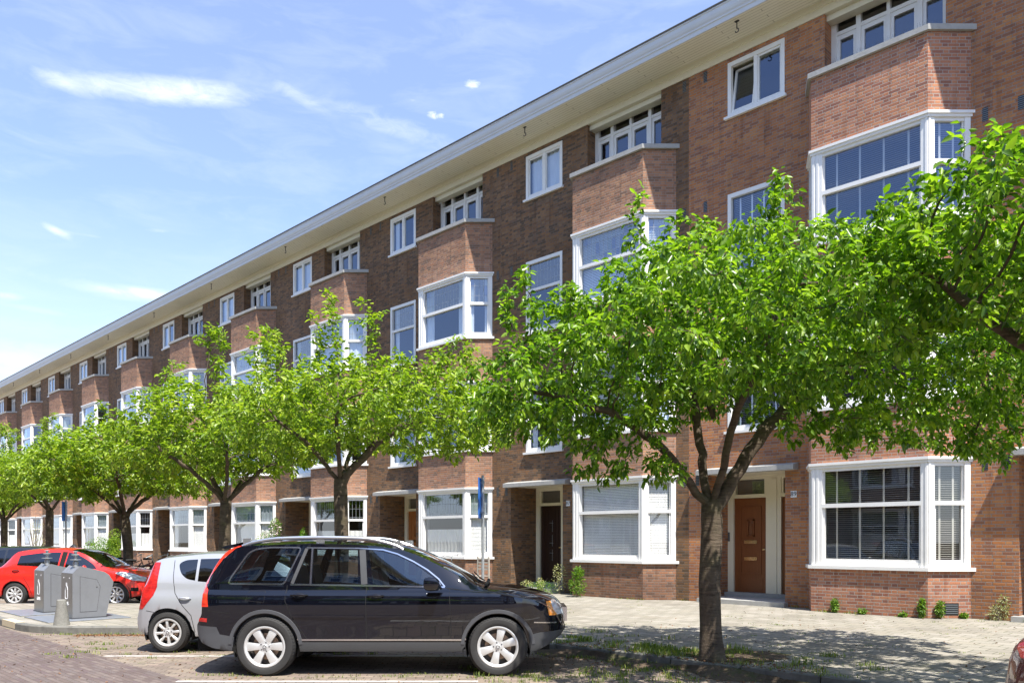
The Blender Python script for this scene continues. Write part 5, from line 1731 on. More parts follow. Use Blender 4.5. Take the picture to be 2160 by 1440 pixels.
        mb.add(co, fs)
        if mirror: mb.add([(a, -b, c_) for a, b, c_ in co], [tuple(reversed(f)) for f in fs])
        o = mb.build(name, mat, parent, smooth=smooth, angle=40)
        if mirror:
            b2 = bmesh.new(); b2.from_mesh(o.data); bmesh.ops.remove_doubles(b2, verts=b2.verts, dist=0.0006); b2.to_mesh(o.data); b2.free()
        return o
    def finish(s):
        s.bm.verts.index_update(); s.bm.normal_update()
    def ribbon(s, mb, path, width, off=0.004, closed=False, both=True, sides=(1, -1)):
        """a strip that follows the body side along a path of (x, z)"""
        P = []
        n = len(path)
        for (x, z) in path:
            p, nn = s.proj(x, z); P.append((p + nn * off, nn))
        for sgn in sides:
            vs = []; fs = []
            for i in range(n):
                a = P[(i - 1) % n][0] if (closed or i > 0) else P[i][0]
                b = P[(i + 1) % n][0] if (closed or i < n - 1) else P[i][0]
                t = (b - a)
                if t.length < 1e-7: t = Vector((1, 0, 0))
                t.normalize()
                sd = P[i][1].cross(t).normalized()
                p = P[i][0]; nn = P[i][1]
                for k, h in ((-0.5, -off - 0.002), (-0.42, 0.0), (0.42, 0.0), (0.5, -off - 0.002)):
                    q = p + sd * width * k + nn * h
                    vs.append((q.x, q.y * sgn, q.z))
            m_ = n if closed else n - 1
            for i in range(m_):
                j = (i + 1) % n
                for k in range(3):
                    f = (i * 4 + k, j * 4 + k, j * 4 + k + 1, i * 4 + k + 1)
                    fs.append(f if sgn > 0 else f[::-1])
            mb.add(vs, fs)
def trim(car, name, mat, root, paths, smooth=False, angle=60):
    for p_, w_, off_, cl_ in paths:
        for sg in (1, -1):
            mb = MB(); car.ribbon(mb, p_, w_, off=off_, closed=cl_, sides=(sg,))
            mb.build(name, M[mat], root, smooth=smooth, angle=angle)
def pip(x, z, poly):
    r = False; n = len(poly); j = n - 1
    for i in range(n):
        xi, zi = poly[i]; xj, zj = poly[j]
        if (zi > z) != (zj > z) and x < (xj - xi) * (z - zi) / (zj - zi) + xi: r = not r
        j = i
    return r
def rounded(poly, r=0.04, k=4):
    """round the corners of a polygon; r may be a list"""
    out = []; n = len(poly)
    for i in range(n):
        p0, p1, p2 = Vector(poly[i - 1]), Vector(poly[i]), Vector(poly[(i + 1) % n])
        rr = r[i] if hasattr(r, '__len__') else r
        a, b = (p0 - p1), (p2 - p1)
        l = min(rr, a.length * 0.45, b.length * 0.45)
        if l < 0.004: out.append(tuple(p1)); continue
        a = p1 + a.normalized() * l; b = p1 + b.normalized() * l
        for j in range(k + 1):
            t = j / k
            q = a * (1 - t) ** 2 + p1 * 2 * t * (1 - t) + b * t * t
            out.append((q.x, q.y))
    return out
def dense(path, step=0.05, closed=False):
    out = []; n = len(path)
    for i in range(n if closed else n - 1):
        a, b = path[i], path[(i + 1) % n]
        k = max(1, int(math.hypot(b[0] - a[0], b[1] - a[1]) / step))
        for j in range(k): out.append((a[0] + (b[0] - a[0]) * j / k, a[1] + (b[1] - a[1]) * j / k))
    if not closed: out.append(path[-1])
    return out

def wheel_meshes(key, R_, rr, width, style):
    """tyre, rim, barrel as meshes; axis y, outer face at y = 0 going to +y"""
    def tyre():
        mb = MB(); w_ = width
        prof = [(rr + 0.002, 0.012), (rr + 0.012, 0.004), (rr + (R_ - rr) * 0.35, -0.008), (rr + (R_ - rr) * 0.75, -0.002), (R_ - 0.020, 0.012), (R_ - 0.006, 0.030)]
        k = 5
        for i in range(k):
            y0 = 0.034 + (w_ - 0.068) * i / k; y1 = 0.034 + (w_ - 0.068) * (i + 0.82) / k
            prof += [(R_ - 0.008, y0), (R_ - 0.001, y0 + 0.002), (R_ - 0.001, y1), (R_ - 0.008, y1 + 0.001)]
        prof += [(R_ - 0.006, w_ - 0.03), (R_ - 0.02, w_ - 0.012), (rr + 0.01, w_), (rr, w_ - 0.01)]
        mb.lathe(prof, 64, (0, 0, 0), 'y')
        # shoulder blocks
        n = 56
        for i in range(n):
            a = 2 * math.pi * i / n; da = 2 * math.pi / n * 0.30
            for yy0, yy1 in ((0.008, 0.045),):
                vs = []
                for (r1, y) in ((R_ - 0.016, yy0), (R_ + 0.0005, yy1 - 0.012), (R_ + 0.0005, yy1)):
                    for t in (a - da, a + da):
                        vs.append((r1 * math.cos(t), y, r1 * math.sin(t)))
                mb.add(vs, [(0, 1, 3, 2), (2, 3, 5, 4)])
        return mb.build('tyre', M['rubber'], me_only=True, smooth=True, angle=30)
    def barrel():
        mb = MB()
        mb.lathe([(rr - 0.004, 0.012), (rr - 0.012, 0.05), (rr - 0.02, width - 0.02)], 40, (0, 0, 0), 'y')
        mb.lathe([(0.0, 0.105), (rr - 0.03, 0.105), (rr - 0.018, 0.16)], 32, (0, 0, 0), 'y')
        return mb.build('rim_barrel', M['alloy_dk'], me_only=True, smooth=True)
    def disc():
        mb = MB()
        mb.lathe([(0.06, 0.078), (rr * 0.66, 0.078), (rr * 0.66, 0.092), (0.06, 0.092)], 36, (0, 0, 0), 'y')
        return mb.build('brake_disc', M['disc'], me_only=True, smooth=True)
    def rim():
        mb = MB()
        mb.lathe([(rr + 0.006, 0.016), (rr + 0.006, 0.002), (rr - 0.008, 0.0), (rr - 0.024, 0.010), (rr - 0.030, 0.030), (rr - 0.012, 0.045)], 64, (0, 0, 0), 'y')
        spokes, wi, wo, sp = style
        hub = 0.075
        for i in range(spokes):
            a = 2 * math.pi * (i + 0.25) / spokes
            secs = []
            N = 6
            for j in range(N + 1):
                t = j / N
                r = hub * 0.75 + (rr - 0.014 - hub * 0.75) * t
                hw_ = (wi + (wo - wi) * t ** 1.6) / 2
                y = 0.022 - 0.012 * math.sin(math.pi * t) * 1.0 + (0.0 if t < 0.9 else -0.004)
                secs.append((r, hw_, y))
            vs = []; fs = []
            ca, sa = math.cos(a), math.sin(a)
            for (r, hw_, y) in secs:
                for (tt, yy) in ((-1.0, y + 0.030), (-0.92, y + 0.004), (-0.55, y - 0.002), (0.55, y - 0.002), (0.92, y + 0.004), (1.0, y + 0.030)):
                    vs.append((r * ca - tt * hw_ * sa, yy, r * sa + tt * hw_ * ca))
            for j in range(N):
                for q in range(5):
                    fs.append((j * 6 + q, j * 6 + q + 1, (j + 1) * 6 + q + 1, (j + 1) * 6 + q))
            mb.add(vs, fs)
        mb.lathe([(0.0, 0.004), (0.026, 0.004), (0.030, 0.010), (0.034, 0.016), (hub, 0.018), (hub + 0.004, 0.045)], 28, (0, 0, 0), 'y')
        return mb.build('rim', M['alloy'], me_only=True, smooth=True, angle=32)
    def bolts():
        mb = MB()
        for i in range(5):
            a = 2 * math.pi * i / 5 + 0.3
            cx, cz = 0.054 * math.cos(a), 0.054 * math.sin(a)
            mb.lathe([(0.0, 0.013), (0.0085, 0.013), (0.010, 0.020)], 6, (cx, 0, cz), 'y')
        mb.lathe([(0.015, 0.0025), (0.022, 0.0025), (0.023, 0.006)], 20, (0, 0, 0), 'y')
        return mb.build('wheel_bolts', M['plastic_grey'], me_only=True)
    return (cached(key + ('t',), tyre), cached(key + ('r',), rim), cached(key + ('b',), barrel), cached(key + ('d',), disc), cached(key + ('bo',), bolts))
def add_wheels(root, key, xs, y_out, R_, rr, width, style, zc=None, spin=0.0):
    tm, rm, bm_, dm, bo = wheel_meshes(key, R_, rr, width, style)
    for x in xs:
        for sg in (-1, 1):
            wo_ = link_mesh('wheel', bm_, root)
            wo_.location = (x, sg * y_out, (zc or R_))
            wo_.rotation_euler = (0, spin, 0) if sg < 0 else (0, spin, math.pi)
            for nm, me in (('tyre', tm), ('rim', rm), ('brake_disc', dm), ('wheel_bolts', bo)):
                link_mesh(nm, me, wo_)
            spin += 0.37
def arch_path(ax, wz, r, a0=-12, a1=192, n=26):
    return [(ax + r * math.cos(R(a)), wz + r * math.sin(R(a))) for a in np.linspace(a1, a0, n)]
def seat_mesh():
    mb = MB()
    mb.box(-0.26, 0.26, -0.25, 0.25, 0.0, 0.14)
    mb.add([(-0.30, -0.25, 0.10), (-0.18, -0.25, 0.10), (-0.30, -0.22, 0.66), (-0.40, -0.22, 0.66), (-0.30, 0.25, 0.10), (-0.18, 0.25, 0.10), (-0.30, 0.22, 0.66), (-0.40, 0.22, 0.66)],
           [(0, 1, 2, 3), (7, 6, 5, 4), (1, 5, 6, 2), (0, 3, 7, 4), (3, 2, 6, 7)])
    mb.box(-0.42, -0.31, -0.13, 0.13, 0.70, 0.88)
    mb.tube([(-0.37, -0.07, 0.64), (-0.37, -0.07, 0.72)], 0.008, 5); mb.tube([(-0.37, 0.07, 0.64), (-0.37, 0.07, 0.72)], 0.008, 5)
    return mb.build('seat', M['seat'], me_only=True)
def cabin(root, x0, x1, hw, z0, zbelt, seats):
    mb = MB()
    mb.box(x0, x1, -hw, hw, z0, z0 + 0.02)
    for sg in (-1, 1):
        mb.box(x0, x1, sg * (hw) - 0.01, sg * (hw) + 0.01, z0, zbelt - 0.06)
    mb.box(x1 - 0.45, x1 + 0.15, -hw, hw, zbelt - 0.30, zbelt - 0.07)
    mb.build('cabin_floor', M['seat'], root)
    for sx, sz in seats:
        for sy in (-0.36, 0.36):
            o = link_mesh('seat', cached(('seat',), seat_mesh), root); o.location = (sx, sy, sz)
    mb = MB()
    pts = [(0.15 * math.cos(R(a)), 0.15 * math.sin(R(a))) for a in range(0, 361, 24)]
    xw = x1 - 0.52
    mb.tube([(xw + 0.10 * p[1] / 0.15 * 0.4, 0.36 + p[0] * 1.2, zbelt - 0.02 + p[1] * 1.05) for p in pts], 0.014, 6, False)
    mb.tube([(xw, 0.36, zbelt - 0.02), (xw + 0.2, 0.36, zbelt - 0.12)], 0.03, 6)
    mb.build('steering_wheel', M['blk'], root)
def panel_gap(car, mb, path, w_=0.010):
    car.ribbon(mb, dense(path, 0.04), w_, off=0.0012)
def handle_mesh(x, z, car, L=0.20, mat='p_black', name='door_handle', parent=None):
    mb = MB()
    pts = []
    for i in range(9):
        t = i / 8; p, n = car.proj(x - L / 2 + L * t, z)
        pts.append(p + n * (0.006 + 0.032 * math.sin(math.pi * t) ** 0.5))
    for sg in (1, -1):
        mb.tube([(p.x, p.y * sg, p.z) for p in pts], [0.007, 0.012, 0.015, 0.016, 0.016, 0.016, 0.015, 0.012, 0.007], 8)
    return mb.build(name, M[mat], parent, smooth=True)
def side_copy(o):
    return o

# ------------------------------------------------------------------ the black SUV
suv = empty('parked_suv', (-3.03, 9.94 + 0.905, 0.0), 0, 'black sport utility car with silver roof rails, in front of the silver hatchback', 'car', 'cars parked at an angle to the pavement')
WZ = 0.358
C_SUV = dict(x0=-0.975, x1=3.735, hw=0.925, axles=(0.0, 2.857), arch=0.405, wz=WZ, zlow=0.28, zref=1.02, bowf=0.20, bowr=0.16,
    top=[(-0.975, 0.66), (-0.965, 0.70), (-0.925, 0.745), (-0.895, 0.80), (-0.885, 0.95), (-0.87, 1.10), (-0.80, 1.22), (-0.66, 1.43), (-0.52, 1.57), (-0.40, 1.625), (0.0, 1.655), (0.6, 1.672), (1.1, 1.662), (1.55, 1.615), (1.75, 1.565),
         (2.1, 1.41), (2.4, 1.245), (2.62, 1.115), (2.75, 1.085), (3.0, 1.065), (3.25, 1.025), (3.45, 0.975), (3.60, 0.91), (3.68, 0.83), (3.715, 0.74), (3.735, 0.64)],
    bot=[(-0.975, 0.56), (-0.96, 0.48), (-0.88, 0.40), (-0.7, 0.345), (-0.42, 0.30), (-0.4, 0.30), (0.42, 0.30), (2.4, 0.30), (3.28, 0.29), (3.42, 0.31), (3.58, 0.38), (3.68, 0.46), (3.735, 0.54)],
    belt=[(-0.975, 0.62), (-0.93, 0.70), (-0.885, 0.90), (-0.86, 1.04), (-0.6, 1.135), (0.2, 1.12), (1.6, 1.085), (2.2, 1.06), (2.6, 1.045), (2.9, 1.02), (3.2, 0.97), (3.45, 0.90), (3.62, 0.80), (3.735, 0.60)],
    w=[(-0.975, 0.80), (-0.93, 0.86), (-0.80, 0.895), (-0.5, 0.915), (0.0, 0.925), (2.9, 0.925), (3.2, 0.905), (3.4, 0.87), (3.58, 0.81), (3.68, 0.74), (3.735, 0.66)],
    wr=[(-0.975, 0.55), (-0.86, 0.70), (-0.5, 0.69), (0.0, 0.71), (1.2, 0.71), (1.8, 0.70), (2.4, 0.74), (2.7, 0.76), (3.2, 0.70), (3.6, 0.58), (3.735, 0.5)],
    low=[(0.28, 0.945), (0.33, 0.956), (0.40, 0.962), (0.46, 0.966), (0.52, 0.968), (0.60, 0.975), (0.68, 0.982), (0.76, 0.988), (0.84, 0.993), (0.90, 0.994), (0.965, 0.986), (1.005, 0.974), (1.03, 0.948), (1.055, 0.912), (1.30, 0.905)],
    crown=smooth_itp([(-0.975, 0.03), (-0.5, 0.04), (0.0, 0.05), (1.5, 0.055), (2.2, 0.05), (2.7, 0.03), (3.735, 0.03)]))
car = Car(C_SUV)
# windows in side view
zb1 = 1.142
q_win = rounded([(-0.455, 1.140), (0.205, 1.135), (0.385, 1.553), (0.02, 1.556), (-0.16, 1.535), (-0.24, 1.49), (-0.42, 1.20)], [0.03, 0.01, 0.01, 0.05, 0.05, 0.05, 0.05])
r_win0 = [(0.345, 1.135), (0.525, 1.132), (0.525, 1.548), (0.49, 1.551)]
r_win = [(0.56, 1.131), (1.13, 1.120), (1.105, 1.541), (0.56, 1.549)]
f_win = rounded([(1.315, 1.117), (2.14, 1.104), (2.08, 1.18), (1.94, 1.283), (1.78, 1.385), (1.60, 1.468), (1.42, 1.520), (1.245, 1.538)], [0.01, 0.02, 0.1, 0.1, 0.1, 0.1, 0.1, 0.01])
car.cut(q_win, 1); car.cut(r_win0, 2); car.cut(r_win, 3); car.cut(f_win, 4)
# windscreen and rear window: body faces between the pillars
car.cut([(1.60, 1.66), (2.60, 1.155), (2.50, 1.135), (2.0, 1.30), (1.5, 1.5)][::1], 0)
for f in car.bm.faces:
    c_ = f.calc_center_median()
    if f[car.lay] == 0 and 1.72 < c_.x < 2.60 and f.normal.z > 0.25 and abs(c_.y) < car.wr(c_.x) - 0.045 and c_.z > 1.10: f[car.lay] = 5
    if f[car.lay] == 0 and c_.x < -0.42 and c_.z > 1.13 and c_.z < 1.52 and abs(c_.y) < 0.50 and f.normal.x < -0.3: f[car.lay] = 6
# tail lights, bumper, lamps
tail = [(-0.885, 0.845), (-0.70, 0.850), (-0.715, 1.0), (-0.765, 1.10), (-0.765, 1.20), (-0.60, 1.45), (-0.44, 1.58), (-0.40, 1.63), (-0.62, 1.64), (-1.0, 1.3), (-1.1, 1.0), (-1.0, 0.845)]
hq = [(-1.1, 0.845), (-0.700, 0.848), (-0.720, 1.04), (-0.760, 1.12), (-1.1, 1.12)]
car.cut(hq, 7, ymax=-0.55)
car.cut([(-1.1, 1.1201), (-0.745, 1.1201), (-0.728, 1.21), (-0.575, 1.43), (-0.42, 1.565), (-0.30, 1.605), (-0.31, 1.70), (-1.1, 1.70)], 7, ymax=-0.43, facing=lambda f: f.calc_center_median().x < -0.30)
car.cut([(3.49, 0.735), (3.60, 0.735), (3.545, 0.80), (3.517, 0.90), (3.455, 0.90)], 8, ymax=-0.35)
car.cut([(3.517, 0.90), (3.541, 0.80), (3.602, 0.735), (3.9, 0.745), (3.9, 0.895), (3.54, 0.915)], 9, ymax=-0.42)
# lower cladding
car.cut([(-1.1, 0.2), (-0.36, 0.2), (-0.36, 0.475), (-0.56, 0.51), (-0.60, 0.60), (-1.1, 0.635)], 10, ymax=0.0001)
car.cut([(3.24, 0.2), (3.9, 0.2), (3.9, 0.56), (3.38, 0.53), (3.24, 0.50)], 11, ymax=0.0001)
car.cut([(0.3, 0.2), (2.53, 0.2), (2.50, 0.415), (0.36, 0.415)], 12, ymax=0.0001)
car.finish()
body = car.extract(0, 'body', M['p_black'], suv)
for r_, nm, mt in ((1, 'rear_quarter_window', 'carglass'), (2, 'side_window', 'carglass'), (3, 'side_window', 'carglass'), (4, 'side_window', 'carglass')):
    car.extract(r_, nm, M[mt], suv, mirror='split')
car.extract(5, 'windscreen', M['carglass'], suv); car.extract(6, 'rear_window', M['carglass_dk'], suv)
car.extract(7, 'tail_light', M['lamp_red'], suv, mirror='split', offset=0.004)
car.extract(8, 'indicator', M['lamp_amber'], suv, mirror='split', offset=0.002); car.extract(9, 'headlight', M['lamp_clear'], suv, mirror='split', offset=0.002)
car.extract(10, 'rear_bumper', M['plastic_grey'], suv, offset=0.003); car.extract(11, 'front_bumper', M['plastic'], suv, offset=0.003); car.extract(12, 'sill_panel', M['plastic'], suv, offset=0.003)
trim(car, 'window_trim', 'chrome', suv, [
    (dense(rounded([(-0.475, 1.127), (0.215, 1.120), (0.405, 1.572), (0.02, 1.574), (-0.17, 1.552), (-0.26, 1.50), (-0.45, 1.20)], 0.05), 0.05, True), 0.022, 0.004, True),
    (dense([(0.29, 1.118), (1.2, 1.105), (2.20, 1.085)], 0.06), 0.024, 0.004, False),
    (dense([(0.47, 1.570), (1.12, 1.563), (1.42, 1.545), (1.60, 1.493), (1.80, 1.400), (1.98, 1.295), (2.12, 1.185), (2.20, 1.090)], 0.05), 0.020, 0.004, False),
    (dense([(0.542, 1.125), (0.542, 1.56)], 0.06), 0.026, 0.004, False)], True, 50)
trim(car, 'pillar_trim', 'plastic', suv, [(dense([(0.315, 1.13), (0.47, 1.56)], 0.05), 0.045, 0.003, False), (dense([(1.205, 1.12), (1.165, 1.545)], 0.05), 0.085, 0.003, False)])
mb = MB()
panel_gap(car, mb, [(0.255, 1.11), (0.248, 0.92), (0.33, 0.72), (0.47, 0.52), (0.52, 0.435)])
panel_gap(car, mb, [(1.235, 1.10), (1.245, 0.43)])
panel_gap(car, mb, [(2.26, 1.06), (2.285, 0.55), (2.27, 0.44)]); panel_gap(car, mb, [(0.52, 0.43), (2.27, 0.43)])
panel_gap(car, mb, [(2.22, 1.075), (2.45, 1.045), (2.9, 1.005), (3.3, 0.935), (3.46, 0.90)])
panel_gap(car, mb, [(-0.72, 0.80), (-0.42, 0.765)], 0.008)
panel_gap(car, mb, rounded([(-0.24, 0.91), (-0.20, 1.04), (0.0, 1.04), (-0.01, 0.90)], 0.02) + [(-0.24, 0.93)], 0.006)
mb.build('panel_gap', M['blk'], suv)
for ax in (0.0, 2.857):
    trim(car, 'wheel_arch_trim', 'plastic_grey', suv, [(arch_path(ax, WZ, 0.435, 4, 176, 40), 0.048, 0.010, False)], True)
    mb = MB()   # wheel housing
    for sg in (-1, 1):
        pth = arch_path(ax, WZ, 0.402, -20, 200, 24)
        for (a, b), (c_, d_) in zip(pth[:-1], pth[1:]):
            mb.quad((a, sg * 0.88, b), (c_, sg * 0.88, d_), (c_, sg * 0.52, d_), (a, sg * 0.52, b))
        mb.add([(ax, sg * 0.52, WZ)] + [(a, sg * 0.52, b) for a, b in pth], [(0, i + 1, i + 2) for i in range(len(pth) - 1)])
    mb.build('wheel_housing', M['blk'], suv)
trim(car, 'sill_trim', 'chrome', suv, [(dense([(0.36, 0.443), (2.50, 0.443)], 0.08), 0.024, 0.006, False)])
trim(car, 'side_moulding', 'p_black', suv, [(dense([(0.34, 0.735), (1.22, 0.735)], 0.08), 0.034, 0.014, False), (dense([(1.26, 0.735), (2.28, 0.735)], 0.08), 0.034, 0.014, False)])
trim(car, 'bumper_trim', 'chrome', suv, [(dense([(3.30, 0.655), (3.50, 0.645), (3.64, 0.64)], 0.05), 0.016, 0.006, False)])
trim(car, 'rear_reflector', 'lamp_red2', suv, [(dense([(-0.93, 0.695), (-0.72, 0.680)], 0.05), 0.05, 0.004, False)])
for hx, hz in ((0.42, 0.985), (1.36, 0.975)):
    mb = MB()
    p_, n_ = car.proj(hx, hz)
    pts_ = [(hx - 0.10 + 0.2 * 0.5 + 0.085 * math.cos(R(a)), hz + 0.032 * math.sin(R(a))) for a in range(0, 360, 30)]
    for sg in (1, -1):
        vs = []
        for (a, b) in pts_:
            p2, n2 = car.proj(a, b); vs.append((a, (p2.y - 0.0015) * sg, b))
        mb.add(vs, [tuple(range(len(vs))) if sg < 0 else tuple(range(len(vs)))[::-1]])
    mb.build('handle_recess', M['blk'], suv)
    handle_mesh(hx, hz + 0.004, car, 0.21, 'p_black', 'door_handle', suv)
# roof rails
for sg in (-1, 1):
    mb = MB()
    pts = []
    for x in np.linspace(-0.36, 1.66, 24):
        t = (x + 0.36) / 2.02
        z = car.top(x) - 0.045 + 0.070 * min(1, 5 * t, 5 * (1 - t)) ** 0.6
        pts.append((x, sg * 0.64, z))
    mb.tube(pts, 0.024, 8)
    for x in (-0.30, 0.62, 1.58):
        mb.box(x - 0.05, x + 0.05, sg * 0.64 - 0.014, sg * 0.64 + 0.014, car.top(x) - 0.05, car.top(x) + 0.05)
    mb.build('roof_rail', M['railing'], suv, smooth=True, angle=50)
# mirrors
for sg in (-1, 1):
    mb = MB()
    prof = [(2.06, -0.90, 1.075, 0.02), (2.05, -0.96, 1.10, 0.055), (2.04, -1.03, 1.13, 0.082), (2.035, -1.08, 1.14, 0.082), (2.035, -1.105, 1.14, 0.055)]
    vs = []; N = 12
    for (x, y, z, r) in prof:
        for k in range(N):
            a = 2 * math.pi * k / N
            vs.append((x + 0.09 * (abs(math.sin(a)) ** 0.6) * (1 if math.sin(a) > 0 else -1) * (1.3 if math.sin(a) > 0 else 0.8), y * sg if sg < 0 else -y, z + r * (abs(math.cos(a)) ** 0.7) * (1 if math.cos(a) > 0 else -1)))
    vs = [(v[0], v[1] if sg > 0 else (v[1] if v[1] < 0 else -v[1]), v[2]) for v in vs]
    fs = []
    for j in range(len(prof) - 1):
        for k in range(N):
            fs.append((j * N + k, j * N + (k + 1) % N, (j + 1) * N + (k + 1) % N, (j + 1) * N + k))
    fs.append(tuple((len(prof) - 1) * N + k for k in range(N)))
    mb.add(vs, fs)
    mo = mb.build('door_mirror', M['p_black'], suv, smooth=True, angle=70)
    yy = -1 if sg < 0 else 1
    MB().add([(1.965, yy * 0.965, 1.075), (1.965, yy * 1.085, 1.09), (1.965, yy * 1.085, 1.195), (1.965, yy * 0.965, 1.185)], [(0, 1, 2, 3)]).build('mirror_glass', M['chrome'], mo)
# rear spoiler, wipers, grille
mb = MB(); vs = []
for (x, z) in ((-0.42, 1.648), (-0.60, 1.612), (-0.655, 1.588), (-0.60, 1.575), (-0.42, 1.60)):
    for y in (-0.60, -0.3, 0, 0.3, 0.60): vs.append((x - 0.03 * (1 - (y / 0.6) ** 2), y, z - 0.02 * (y / 0.6) ** 2))
fs = []
for i in range(4):
    for j in range(4): fs.append((i * 5 + j, i * 5 + j + 1, (i + 1) * 5 + j + 1, (i + 1) * 5 + j))
fs += [tuple(i * 5 for i in range(5)), tuple(i * 5 + 4 for i in range(5))[::-1]]
mb.add(vs, fs).build('spoiler', M['p_black'], suv, smooth=True)
mb = MB()
for y0 in (-0.52, 0.05):
    mb.tube([(2.66, y0, 1.125), (2.60, y0 + 0.12, 1.152), (2.50, y0 + 0.55, 1.215)], 0.009, 5)
mb.tube([(2.70, -0.60, 1.105), (2.72, 0, 1.12), (2.70, 0.60, 1.105)], 0.022, 6)
mb.build('wiper', M['blk'], suv)
mb = MB(); mb.box(3.66, 3.742, -0.34, 0.34, 0.62, 0.80); mb.build('grille', M['chrome'], suv)
cabin(suv, -0.75, 2.25, 0.80, 0.45, 1.12, [(1.55, 0.62), (0.62, 0.66)])
mb = MB(); mb.box(-0.9, 3.5, -0.70, 0.70, 0.30, 0.46); mb.build('underbody', M['blk'], suv)
add_wheels(suv, ('w', 'suv'), (0.0, 2.857), 0.925, 0.365, 0.247, 0.235, (6, 0.080, 0.120, 0), zc=0.36, spin=0.25)

# ------------------------------------------------------------------ generic hatchback
def hatch(name, loc, label, mat, tabs, wins, tail, head, wheels, extra=None, glass='carglass_dk', group='cars parked at an angle to the pavement', cladz=None, gaps=(), handles=(), screen=None):
    root = empty(name, loc, 0, label, 'car', group)
    c = Car(tabs); reg = 1; parts = []
    for w_ in wins:
        c.cut(w_, reg); parts.append((reg, 'side_window', glass)); reg += 1
    for w_ in tail:
        c.cut(w_, reg, ymax=-0.40); parts.append((reg, 'tail_light', 'lamp_red2')); reg += 1
    for w_ in head:
        c.cut(w_, reg, ymax=-0.30); parts.append((reg, 'headlight', 'lamp_clear')); reg += 1
    if screen:
        x0, x1, z0 = screen
        for f in c.bm.faces:
            cc = f.calc_center_median()
            if f[c.lay] == 0 and x0 < cc.x < x1 and f.normal.z > 0.2 and f.normal.y > -0.42 and cc.z > z0 and abs(cc.y) < 0.62 + 0.08 * (cc.x - x0): f[c.lay] = 90
            if f[c.lay] == 0 and cc.x < tabs['rw'][0] and cc.z > tabs['rw'][1] and f.normal.x < -0.3 and f.normal.y > -0.4 and cc.z < tabs['rw'][2]: f[c.lay] = 91
    if cladz:
        c.cut([(tabs['x0'] - .2, 0.0), (tabs['x1'] + .2, 0.0), (tabs['x1'] + .2, cladz), (tabs['x0'] - .2, cladz)], 92, ymax=0.001)
    c.finish()
    c.extract(0, 'body', M[mat], root)
    for r_, nm, mt in parts: c.extract(r_, nm, M[mt], root, mirror='split', offset=0.003 if 'light' in nm else 0)
    if screen:
        c.extract(90, 'windscreen', M['carglass'], root); c.extract(91, 'rear_window', M['carglass_dk'], root)
    if cladz: c.extract(92, 'lower_trim', M['plastic'], root, offset=0.002)
    mb = MB()
    for g in gaps: panel_gap(c, mb, g, 0.010)
    if gaps: mb.build('panel_gap', M['blk'], root)
    for hx, hz in handles: handle_mesh(hx, hz, c, 0.18, mat if mat != 'p_red' else 'blk', 'door_handle', root)
    for ax in tabs['axles']:
        mb = MB()
        for sg in (-1, 1):
            pth = arch_path(ax, tabs['wz'], tabs['arch'] - 0.003, -20, 200, 22)
            yo = tabs['hw'] - 0.05; yi = yo - 0.32
            for (a, b), (c_, d_) in zip(pth[:-1], pth[1:]): mb.quad((a, sg * yo, b), (c_, sg * yo, d_), (c_, sg * yi, d_), (a, sg * yi, b))
            mb.add([(ax, sg * yi, tabs['wz'])] + [(a, sg * yi, b) for a, b in pth], [(0, i + 1, i + 2) for i in range(len(pth) - 1)])
        mb.build('wheel_housing', M['blk'], root)
    key, R_, rr, wd_, st = wheels
    add_wheels(root, ('w', key), tabs['axles'], tabs['hw'] - 0.012, R_, rr, wd_, st, zc=tabs['wz'], spin=0.1)
    cabin(root, tabs['x0'] + 0.35, tabs['cab1'], tabs['hw'] - 0.14, 0.35, tabs['zref'] - 0.05, tabs['seats'])
    mb = MB(); mb.box(tabs['x0'] + 0.2, tabs['x1'] - 0.25, -tabs['hw'] + 0.25, tabs['hw'] - 0.25, 0.20, 0.37); mb.build('underbody', M['blk'], root)
    # mirrors
    for sg in (-1, 1):
        mb = MB(); x, y, z = tabs['mir']
        mb.lathe([(0.0, -0.10), (0.05, -0.09), (0.075, -0.03), (0.075, 0.04), (0.05, 0.08), (0.0, 0.09)], 12, (0, 0, 0), 'y')
        mb.v = [(x + v[0] * 0.6, sg * (y + v[1] * 0.9), z + v[2]) for v in mb.v]
        mb.build('door_mirror', M[mat], root, smooth=True, angle=60)
    if extra: extra(root, c)
    return root, c
LOWROWS = lambda k: [(z * k, f) for z, f in [(0.24, 0.93), (0.30, 0.955), (0.38, 0.972), (0.46, 0.982), (0.55, 0.99), (0.64, 0.995), (0.72, 0.995), (0.79, 0.985), (0.85, 0.965), (0.90, 0.945), (0.95, 0.93), (1.30, 0.92)]]

